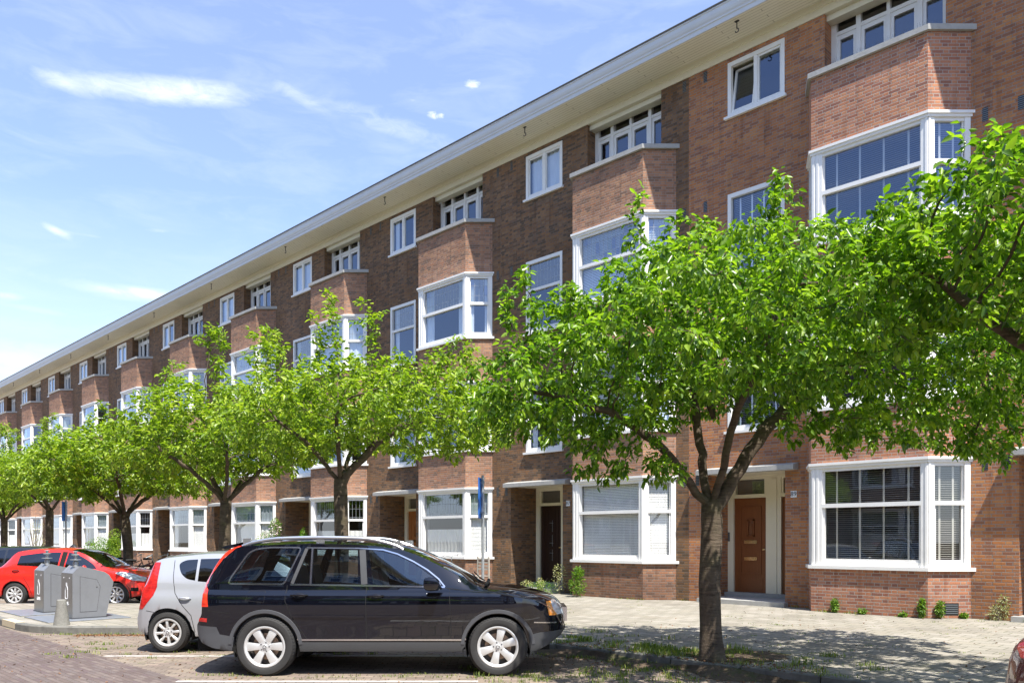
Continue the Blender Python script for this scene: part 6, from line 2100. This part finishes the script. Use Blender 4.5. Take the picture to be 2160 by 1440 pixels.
# silver hatchback, mostly hidden behind the SUV
C_SIL = dict(x0=-0.62, x1=3.09, hw=0.84, axles=(0.0, 2.36), arch=0.36, wz=0.30, zlow=0.22, zref=0.98, bowf=0.22, bowr=0.20, cab1=1.9, rw=(-0.30, 1.0, 1.33),
    top=[(-0.62, 0.55), (-0.60, 0.66), (-0.55, 0.80), (-0.50, 0.95), (-0.42, 1.12), (-0.33, 1.30), (-0.27, 1.385), (-0.13, 1.43), (0.15, 1.465), (0.6, 1.50), (0.95, 1.50), (1.4, 1.44), (1.9, 1.21), (2.2, 1.02), (2.6, 0.94), (2.9, 0.84), (3.05, 0.68), (3.09, 0.52)],
    bot=[(-0.62, 0.42), (-0.60, 0.34), (-0.5, 0.28), (-0.36, 0.25), (0.4, 0.23), (2.0, 0.23), (2.75, 0.22), (3.0, 0.30), (3.09, 0.42)],
    belt=[(-0.62, 0.5), (-0.56, 0.7), (-0.46, 0.96), (-0.2, 1.02), (0.5, 0.99), (1.5, 0.95), (2.2, 0.90), (2.7, 0.82), (3.09, 0.48)],
    w=[(-0.62, 0.74), (-0.5, 0.80), (-0.2, 0.835), (0.3, 0.84), (2.4, 0.84), (2.8, 0.79), (3.0, 0.70), (3.09, 0.6)],
    wr=[(-0.62, 0.55), (-0.46, 0.62), (-0.2, 0.60), (0.5, 0.60), (1.4, 0.59), (2.0, 0.64), (2.6, 0.62), (3.09, 0.5)],
    low=LOWROWS(1.0), crown=lambda x: 0.045, seats=[(1.05, 0.5), (0.30, 0.52)], mir=(1.62, 0.90, 1.0))
hatch('parked_hatchback', (-5.09, 11.97 + 0.83, 0), 'silver hatchback half hidden behind the black sport utility car', 'p_silver', C_SIL,
      [rounded([(0.10, 1.31), (0.15, 1.17), (0.25, 1.085), (0.38, 1.06), (0.38, 1.375), (0.2, 1.365)], [0.05, 0.06, 0.06, 0.01, 0.01, 0.05]), rounded([(0.42, 1.05), (1.03, 1.00), (1.03, 1.395), (0.42, 1.38)], 0.01), rounded([(1.09, 1.0), (1.85, 0.95), (1.75, 1.06), (1.45, 1.28), (1.09, 1.385)], 0.03)],
      [[(-0.9, 0.62), (-0.38, 0.64), (-0.22, 0.84), (-0.175, 0.97), (-0.18, 1.33), (-0.9, 1.33)]],
      [[(2.75, 0.72), (3.3, 0.70), (3.3, 0.84), (2.60, 0.86)]], ('sil', 0.302, 0.200, 0.185, (8, 0.030, 0.048, 0)),
      gaps=[[(-0.32, 0.62), (-0.20, 0.60), (-0.16, 0.48)], [(0.03, 1.36), (0.05, 1.12), (0.10, 0.88), (0.22, 0.70), (0.35, 0.55), (0.40, 0.30)], [(1.06, 1.0), (1.08, 0.30)]], handles=[(0.26, 0.80)], screen=(1.45, 2.22, 0.98))

# red hatchback
def red_extra(root, c):
    trim(c, 'pillar_trim', 'blk', root, [(dense([(1.135, 0.955), (1.16, 1.355)], 0.05), 0.13, 0.004, False)])
    trim(c, 'fog_grille', 'blk', root, [(dense([(2.86, 0.42), (3.02, 0.415)], 0.04), 0.10, 0.003, False)])
    mb = MB()
    mb.tube([(2.12, -0.5, 1.00), (2.0, -0.1, 1.07)], 0.008, 5); mb.tube([(2.12, 0.1, 1.00), (2.0, 0.5, 1.07)], 0.008, 5)
    mb.build('wiper', M['blk'], root)
C_RED = dict(x0=-0.72, x1=3.23, hw=0.845, axles=(0.0, 2.53), arch=0.345, wz=0.292, zlow=0.22, zref=0.92, bowf=0.26, bowr=0.13, cab1=2.0, rw=(-0.18, 1.0, 1.36),
    top=[(-0.72, 0.55), (-0.705, 0.70), (-0.66, 0.84), (-0.60, 0.93), (-0.50, 1.00), (-0.28, 1.18), (-0.12, 1.34), (-0.02, 1.395), (0.35, 1.44), (0.9, 1.462), (1.3, 1.43), (1.6, 1.35), (2.0, 1.13), (2.28, 0.985), (2.6, 0.945), (2.9, 0.865), (3.08, 0.76), (3.19, 0.62), (3.23, 0.48)],
    bot=[(-0.72, 0.40), (-0.68, 0.31), (-0.5, 0.26), (-0.34, 0.24), (0.4, 0.22), (2.1, 0.22), (2.88, 0.21), (3.1, 0.25), (3.23, 0.36)],
    belt=[(-0.72, 0.5), (-0.62, 0.85), (-0.45, 0.95), (0.2, 0.985), (1.2, 0.945), (2.0, 0.90), (2.5, 0.86), (2.9, 0.75), (3.23, 0.44)],
    w=[(-0.72, 0.74), (-0.55, 0.81), (-0.2, 0.84), (0.3, 0.845), (2.5, 0.845), (2.85, 0.80), (3.1, 0.70), (3.23, 0.55)],
    wr=[(-0.72, 0.55), (-0.3, 0.60), (0.0, 0.58), (1.2, 0.58), (1.8, 0.60), (2.3, 0.66), (2.8, 0.60), (3.23, 0.45)],
    low=LOWROWS(0.985), crown=lambda x: 0.04, seats=[(1.15, 0.42), (0.42, 0.42)], mir=(1.78, 0.90, 0.95))
X_RED = (30 - 1080) / F_PX * 20.2
hatch('parked_hatchback', (X_RED, 20.2 + 0.83, 0), 'bright red hatchback behind the two grey bottle containers', 'p_red', C_RED,
      [rounded([(0.02, 1.02), (0.66, 0.985), (1.04, 0.965), (1.06, 1.345), (0.60, 1.335), (0.04, 1.26)], [0.02, 0.01, 0.01, 0.01, 0.1, 0.02]), rounded([(1.22, 0.96), (2.02, 0.93), (1.92, 1.03), (1.72, 1.165), (1.45, 1.30), (1.25, 1.345)], [0.01, 0.02, 0.1, 0.1, 0.1, 0.01])],
      [[(-0.9, 0.80), (-0.62, 0.82), (-0.52, 0.90), (-0.48, 0.985), (-0.9, 1.02)]],
      [rounded([(2.50, 0.83), (2.92, 0.64), (3.12, 0.605), (3.10, 0.70), (2.88, 0.80), (2.62, 0.86)], 0.03)], ('red', 0.296, 0.200, 0.18, (9, 0.042, 0.055, 0)),
      extra=red_extra, gaps=[[(0.0, 0.98), (0.22, 0.75), (0.36, 0.50), (0.42, 0.30)], [(1.12, 0.95), (1.10, 0.30)], [(2.10, 0.92), (2.16, 0.6), (2.10, 0.30)], [(2.25, 0.93), (2.5, 0.875), (2.62, 0.86)]],
      handles=[(-0.02, 0.885)] if False else [(0.02, 0.88), (1.24, 0.86)], screen=(1.32, 2.30, 0.97))
# dark estate behind it
C_DK = dict(C_RED); C_DK.update(x0=-0.95, x1=3.6, hw=0.88, axles=(0.0, 2.7),
    top=[(-0.95, 0.6), (-0.93, 0.8), (-0.88, 1.0), (-0.7, 1.28), (-0.55, 1.42), (0.0, 1.47), (0.9, 1.48), (1.4, 1.44), (1.75, 1.33), (2.1, 1.13), (2.4, 1.0), (2.9, 0.94), (3.3, 0.82), (3.55, 0.62), (3.6, 0.5)],
    bot=[(-0.95, 0.42), (-0.8, 0.3), (-0.4, 0.24), (2.3, 0.22), (3.1, 0.21), (3.45, 0.27), (3.6, 0.38)],
    belt=[(-0.95, 0.5), (-0.85, 0.9), (-0.6, 0.98), (0.2, 0.99), (1.2, 0.95), (2.2, 0.90), (2.8, 0.85), (3.3, 0.72), (3.6, 0.45)],
    w=[(-0.95, 0.76), (-0.7, 0.84), (0.3, 0.88), (2.7, 0.88), (3.2, 0.8), (3.5, 0.66), (3.6, 0.55)], wr=[(-0.95, 0.55), (0.0, 0.6), (1.8, 0.62), (2.4, 0.68), (3.6, 0.45)], seats=[(1.3, 0.42), (0.5, 0.42)], cab1=2.1, rw=(-0.5, 1.02, 1.36), mir=(1.9, 0.93, 0.97))
hatch('parked_estate', (-14.62, 23.6, 0), 'dark estate car behind the rear of the red hatchback, at the left edge', 'p_dark', C_DK,
      [rounded([(-0.55, 1.04), (0.3, 1.0), (0.3, 1.37), (-0.35, 1.33)], 0.03), rounded([(0.36, 1.0), (1.1, 0.98), (1.12, 1.38), (0.36, 1.38)], 0.01), rounded([(1.2, 0.97), (2.1, 0.93), (1.85, 1.13), (1.5, 1.33), (1.22, 1.375)], 0.02)],
      [[(-1.2, 0.82), (-0.75, 0.86), (-0.72, 1.02), (-1.2, 1.04)]], [rounded([(3.0, 0.74), (3.45, 0.60), (3.42, 0.72), (3.1, 0.82)], 0.02)], ('dk', 0.30, 0.20, 0.19, (7, 0.04, 0.07, 0)), screen=(1.5, 2.42, 0.98))
# wine red car beside the camera
C_W = dict(C_RED)
hatch('parked_hatchback', (4.32, 5.35, 0), 'wine red car of which only a sliver shows at the lower right corner', 'p_wine', C_W,
      [rounded([(0.02, 1.02), (0.66, 0.985), (1.04, 0.965), (1.06, 1.345), (0.60, 1.335), (0.04, 1.26)], 0.02), rounded([(1.22, 0.96), (2.02, 0.93), (1.92, 1.03), (1.72, 1.165), (1.45, 1.30), (1.25, 1.345)], 0.02)],
      [[(-0.9, 0.80), (-0.62, 0.82), (-0.52, 0.90), (-0.48, 0.985), (-0.9, 1.02)]],
      [rounded([(2.50, 0.83), (2.92, 0.64), (3.12, 0.605), (3.10, 0.70), (2.88, 0.80), (2.62, 0.86)], 0.03)], ('red', 0.296, 0.200, 0.18, (9, 0.042, 0.055, 0)), screen=(1.32, 2.30, 0.97))

# ================================================================== street furniture
M['cont'] = plain('grey_container_paint', (0.215, 0.22, 0.23), 0.45, 0.2, var=0.10, dirt=0.12, vs=2.5)
M['steel'] = plain('brushed_steel', (0.27, 0.26, 0.235), 0.33, 0.85, var=0.12, vs=1.2)
M['plate'] = plain('checker_plate', (0.26, 0.28, 0.31), 0.5, 0.5, var=0.15, vs=6, bump=0.3, fine=30)
M['galv'] = plain('galvanised_steel', (0.42, 0.44, 0.45), 0.45, 0.6, var=0.12, vs=8)
M['blue'] = plain('sign_blue', (0.02, 0.14, 0.52), 0.4)
M['rough_conc'] = plain('rough_concrete', (0.22, 0.215, 0.19), 0.95, var=0.3, vs=14, dirt=0.4, bump=0.6, fine=50)
M['mesh_wh'] = plain('white_print', (0.75, 0.76, 0.78), 0.5)
def container(P0, label):
    """local x runs along the street side, y away from the road"""
    # base corner P0 is the near right corner; local -x goes left along the road
    root = empty('bottle_container', (P0[0], P0[1], PZ), ROT, label, 'container', 'underground bottle containers')
    w_ = 0.66
    prof = [(0.0, 0.0), (0.0, 0.885), (0.14, 1.02), (0.58, 0.90), (0.66, 0.84), (0.745, 0.70), (0.60, 0.0)]
    n = len(prof)
    mb = MB()
    vs = [(0, a, b) for a, b in prof] + [(-w_, a, b) for a, b in prof]
    fs = [tuple(range(n))[::-1], tuple(range(n, 2 * n))] + [(i, (i + 1) % n, n + (i + 1) % n, n + i) for i in range(1, n)]
    fs = [tuple(range(n)), tuple(range(n, 2 * n))[::-1]] + [tuple(reversed(((i + 1) % n, i, n + i, n + (i + 1) % n))) for i in range(1, n)]
    mb.add(vs, fs); mb.build('body', M['cont'], root, bevel=0.006)
    mb = MB(); mb.box(-w_ + 0.004, -0.004, -0.006, 0.004, 0.03, 0.882); mb.build('front_panel', M['steel'], root)
    # access door outline on the side
    mb = MB()
    poly = [(0.14, 0.14), (0.44, 0.14), (0.50, 0.62), (0.44, 0.75), (0.14, 0.82)]
    k = len(poly); cx = sum(p[0] for p in poly) / k; cy = sum(p[1] for p in poly) / k
    outer = [(p[0] + (p[0] - cx) * 0.03, p[1] + (p[1] - cy) * 0.02) for p in poly]
    for i in range(k):
        j = (i + 1) % k
        mb.quad((0.0015, poly[i][0], poly[i][1]), (0.0015, poly[j][0], poly[j][1]), (0.0015, outer[j][0], outer[j][1]), (0.0015, outer[i][0], outer[i][1]))
    mb.build('hatch_gap', M['blk'], root)
    mb = MB(); mb.add([(0.003, p[0], p[1]) for p in poly], [tuple(range(k))]); mb.build('access_hatch', M['cont'], root)
    mb = MB(); mb.box(0.003, 0.008, 0.43, 0.45, 0.60, 0.62); mb.build('lock', M['chrome'], root)
    # printed bottle and lettering
    mb = MB()
    bx = -w_ / 2
    ol = [(-0.055, 0.36), (-0.06, 0.40), (-0.06, 0.56), (-0.045, 0.61), (-0.02, 0.66), (-0.018, 0.72), (0.018, 0.72), (0.02, 0.66), (0.045, 0.61), (0.06, 0.56), (0.06, 0.40), (0.055, 0.36)]
    ol = [(bx + a * 1.2, z * 0.85 + 0.08) for a, z in ol]
    for i in range(len(ol)):
        a, b = ol[i], ol[(i + 1) % len(ol)]
        mb.tube([(a[0], -0.007, a[1]), (b[0], -0.007, b[1])], 0.007, 4, False)
    for x in (-w_ + 0.16, -0.16): mb.lathe([(0.0, -0.004), (0.016, -0.004), (0.016, 0.0)], 10, (x, -0.006, 0.79), 'y')
    mb.build('bottle_symbol', M['mesh_wh'], root)
    text_mesh('GLAS', 0.10, 'lettering', M['mesh_wh'], root, (bx, -0.009, 0.29))
    # lifting post with discs
    mb = MB()
    cxp, cyp = -w_ * 0.42, 0.14
    mb.lathe([(0.0, 1.0), (0.05, 1.0), (0.05, 1.10), (0.032, 1.12), (0.032, 1.135), (0.10, 1.137), (0.10, 1.15), (0.032, 1.152), (0.032, 1.215), (0.045, 1.225), (0.075, 1.235), (0.075, 1.25), (0.028, 1.255), (0.028, 1.285), (0.05, 1.295), (0.05, 1.31), (0.0, 1.315)], 20, (cxp, cyp, 0.0))
    mb.build('lifting_post', M['galv'], root, smooth=True)
    mb = MB(); mb.box(-w_ - 0.02, 0.02, -0.02, 0.62, 0.0, 0.03); mb.build('plinth', M['plastic'], root)
    pl = MB(); pl.box(-w_ - 0.55, 0.38, -0.52, 0.95, 0.0, 0.012)
    o = pl.build('ground_plate', M['plate'], root, bevel=0.003)
    return root
container((-8.46, 15.60), 'nearer grey bottle container, the one right behind the concrete bollard')
container((-9.77, 16.91), 'farther grey bottle container, left of and partly hidden by the other one')
pm = MB(); p0 = W(-18.0, 8.0); pm.box(-0.7, 0.7, -0.6, 0.6, 0.0, 0.012); o = pm.build('utility_cover', M['plate']); o.location = (-6.9, 16.9, PZ); o.rotation_euler = (0, 0, ROT)
tag(o, 'flat metal cover plate in the pavement beside the silver hatchback', 'cover plate')
mb = MB()
mb.lathe([(0.0, 0.465), (0.065, 0.465), (0.078, 0.455), (0.082, 0.44), (0.085, 0.36), (0.138, 0.0)], 16)
bo = mb.build('bollard', M['rough_conc'], smooth=True, angle=35); bo.location = ((130 - 1080) / F_PX * 14.62, 14.62, PZ - 0.006)
tag(bo, 'tapered rough concrete bollard at the kerb corner before the bottle containers', 'bollard')

def sign(loc, H, label, sh, sw, rz):
    root = empty('sign_post', loc, rz, label, 'sign', 'blue signs on poles seen edge on')
    mb = MB(); mb.tube([(0, 0, 0), (0, 0, H)], 0.030, 14); mb.build('pole', M['galv'], root, smooth=True, angle=60)
    mb = MB(); mb.tube([(0, 0, 0), (0, 0, 0.58), (0, 0, 0.62)], [0.052, 0.052, 0.034], 14); mb.build('ground_sleeve', M['galv'], root, smooth=True, angle=60)
    mb = MB(); mb.box(-0.055, -0.035, -sw / 2, sw / 2, H - sh - 0.05, H - 0.05); mb.build('sign_panel', M['blue'], root, bevel=0.004)
    mb = MB()
    for z in (H - 0.15, H - sh + 0.05): mb.box(-0.036, 0.034, -0.036, 0.036, z, z + 0.03)
    mb.build('clamp', M['galv'], root)
    return root
Ys = 16.0
sign(((1018.5 - 1080) / F_PX * Ys, Ys, PZ), 2.80, 'blue sign on a grey pole between the black car and house number 87', 0.80, 0.40, R(-9))
Ys = 29.5
sign(((139 - 1080) / F_PX * Ys, Ys, PZ), 2.95, 'small looking blue sign on a pole far left, behind the red car', 0.70, 0.45, R(8))

# ------------------------------------------------------------------ bicycles, bench
def bicycle(loc, rz, label, frame=(0.02, 0.02, 0.022), lean=0.10, crate=False):
    root = empty('bicycle', loc, rz, label, 'bicycle', 'bicycles parked on the pavement')
    root.rotation_euler = (lean, 0, rz)
    fm = plain('bicycle_paint', frame, 0.4)
    for x in (0, 1.06):
        mb = MB()
        c = [(x + 0.335 * math.cos(R(a)), 0, 0.345 + 0.335 * math.sin(R(a))) for a in range(0, 361, 15)]
        mb.tube(c, 0.017, 6, False)
        wh = mb.build('wheel', M['rubber'], root)
        mb = MB()
        for k in range(14):
            a = R(k * 360 / 14); mb.tube([(x, 0, 0.345), (x + 0.32 * math.cos(a), 0, 0.345 + 0.32 * math.sin(a))], 0.0022, 3, False)
        mb.tube([(x, -0.05, 0.345), (x, 0.05, 0.345)], 0.02, 8)
        mb.build('spokes', M['galv'], wh)
    mb = MB()
    for p, r in (([(0, 0, 0.345), (0.45, 0, 0.30)], 0.010), ([(0, 0, 0.345), (0.33, 0, 0.80)], 0.009), ([(0.45, 0, 0.30), (0.31, 0, 0.88)], 0.016), ([(0.45, 0, 0.30), (0.88, 0, 0.80)], 0.018),
                 ([(0.34, 0, 0.68), (0.86, 0, 0.86)], 0.015), ([(0.85, 0, 0.92), (0.95, 0, 0.62), (1.06, 0, 0.345)], 0.015), ([(-0.1, 0, 0.72), (0.32, 0, 0.74)], 0.01), ([(0, 0, 0.345), (-0.06, 0, 0.72)], 0.007)):
        mb.tube(p, r, 7)
    mb.build('frame', fm, root, smooth=True)
    mb = MB(); mb.tube([(0.70, -0.27, 1.02), (0.84, -0.22, 1.08), (0.86, 0, 1.03), (0.84, 0.22, 1.08), (0.70, 0.27, 1.02)], 0.012, 7); mb.tube([(0.85, 0, 0.90), (0.86, 0, 1.03)], 0.013, 7)
    mb.build('handlebar', M['galv'], root, smooth=True)
    mb = MB(); mb.tube([(0.16, 0, 0.93), (0.26, 0, 0.95), (0.42, 0, 0.93)], [0.07, 0.085, 0.03], 8); mb.v = [(a, b, 0.93 + (c_ - 0.93) * 0.45) for a, b, c_ in mb.v]
    mb.build('saddle', M['blk'], root, smooth=True)
    mb = MB()
    for x in (0, 1.06):
        pts = [(x + 0.365 * math.cos(R(a)), 0, 0.345 + 0.365 * math.sin(R(a))) for a in (range(20, 200, 15) if x == 0 else range(30, 190, 15))]
        mb.tube(pts, 0.014, 4, False)
    mb.build('mudguard', M['blk'], root)
    if crate:
        mb = MB()
        for z in (0.92, 1.0, 1.08, 1.16):
            mb.box(1.02, 1.42, -0.2, -0.185, z, z + 0.05); mb.box(1.02, 1.42, 0.185, 0.2, z, z + 0.05); mb.box(1.02, 1.035, -0.2, 0.2, z, z + 0.05); mb.box(1.405, 1.42, -0.2, 0.2, z, z + 0.05)
        mb.box(1.02, 1.42, -0.2, 0.2, 0.90, 0.915); mb.tube([(1.2, 0, 0.9), (1.06, 0, 0.4)], 0.01, 5)
        mb.build('crate', wood('crate_wood', (0.16, 0.09, 0.05), (0.30, 0.18, 0.10)), root)
    return root
bk = [(254, 23.6, R(20), 'black bicycle left of the tree trunk, behind the windscreen of the red car', (0.02, 0.02, 0.022), False),
      (300, 23.2, R(200), 'bicycle with a brown wooden front crate right of the tree trunk', (0.03, 0.03, 0.03), True),
      (292, 25.2, R(10), 'dark red bicycle half behind the one with the wooden crate', (0.18, 0.02, 0.03), False),
      (235, 25.6, R(35), 'dark bicycle at the foot of the round green bush', (0.03, 0.035, 0.05), False),
      (330, 24.6, R(-20), 'dark green bicycle just left of the silver hatchback roof', (0.02, 0.05, 0.03), False),
      (60, 30.5, R(20), 'black bicycle between the two farthest visible trees', (0.02, 0.02, 0.022), False),
      (33, 29.0, R(0), 'dark bicycle above the roof of the dark estate car', (0.03, 0.03, 0.035), False)]
for x, Y, rz, lb, colr, cr in bk:
    bicycle(((x - 1080) / F_PX * Y, Y, PZ), rz, lb, colr, 0.06, cr)
p = fac(968, 1.1); bicycle((p.x - 0.5, p.y, PZ), R(-62), 'bicycle whose handlebar shows above the bonnet of the black car', (0.05, 0.05, 0.05), 0.08)
# slatted chair standing by the third bay
p = fac(1008, 1.15)
ch = empty('garden_chair', (p.x, p.y, PZ), R(-45), 'weathered slatted garden chair behind the sign pole', 'chair')
mw = wood('weathered_wood', (0.30, 0.27, 0.23), (0.46, 0.42, 0.36), 0.8)
mb = MB()
for x in (-0.24, 0.24): mb.box(x - 0.02, x + 0.02, 0.20, 0.24, 0.0, 1.02)
mb.build('back_post', mw, ch)
for x in (-0.24, 0.24): MB().box(x - 0.02, x + 0.02, -0.24, -0.20, 0.0, 0.44).build('leg', mw, ch)
mb = MB()
for z in (0.62, 0.72, 0.82, 0.92): mb.box(-0.22, 0.22, 0.205, 0.23, z, z + 0.05)
mb.build('backrest', mw, ch)
mb = MB()
for i in range(6): mb.box(-0.25, 0.25, -0.25 + i * 0.08, -0.19 + i * 0.08, 0.44, 0.46)
mb.build('seat', mw, ch)
# covered scooter behind the red roof
p = fac(150, 1.6)
mb = MB()
ring = lambda z, r, dx: [(dx + r * 1.25 * math.cos(R(a)), r * 0.62 * math.sin(R(a)), z) for a in range(0, 360, 30)]
lv = [ring(0.0, 0.62, 0), ring(0.5, 0.60, 0.02), ring(0.85, 0.42, 0.12), ring(1.12, 0.2, 0.22), ring(1.22, 0.05, 0.26)]
vs = [v for l in lv for v in l]; fs = []
for i in range(4):
    for k in range(12): fs.append((i * 12 + k, i * 12 + (k + 1) % 12, (i + 1) * 12 + (k + 1) % 12, (i + 1) * 12 + k))
mb.add(vs, fs)
o = mb.build('covered_scooter', plain('black_cover', (0.015, 0.015, 0.017), 0.6, bump=0.4, fine=8), smooth=True, angle=60)
o.location = (p.x, p.y, PZ); o.rotation_euler = (0, 0, R(-30)); tag(o, 'black pointed scooter cover showing above the roof of the red car', 'scooter')

# ------------------------------------------------------------------ the other side of the street (behind the camera, seen in the glass)
src = [o for o in bpy.data.objects if o.name.startswith('brick_house')][3]
for i in range(10):
    c_ = copy_tree(src); s0 = -46 + i * PITCH
    c_.location = W(s0 + PITCH, -11.5, 0); c_.rotation_euler = (0, 0, ROT + math.pi)
    c_['label'] = 'house across the street, reflected in the window panes'; c_['group'] = 'houses across the street behind the camera'
trs = [o for o in bpy.data.objects if o.name.startswith('cherry_tree')]
for i, (s_, D_) in enumerate(((-20.5, -8.6), (-5.5, -8.4), (2.5, -8.6), (-28, -8.5))):
    c_ = copy_tree(trs[(i % 3) + 1]); c_.location = W(s_, D_, PZ); c_.rotation_euler = (0, 0, 1.1 * i)
    c_['label'] = 'cherry tree across the street behind the camera'; c_['group'] = 'trees across the street'
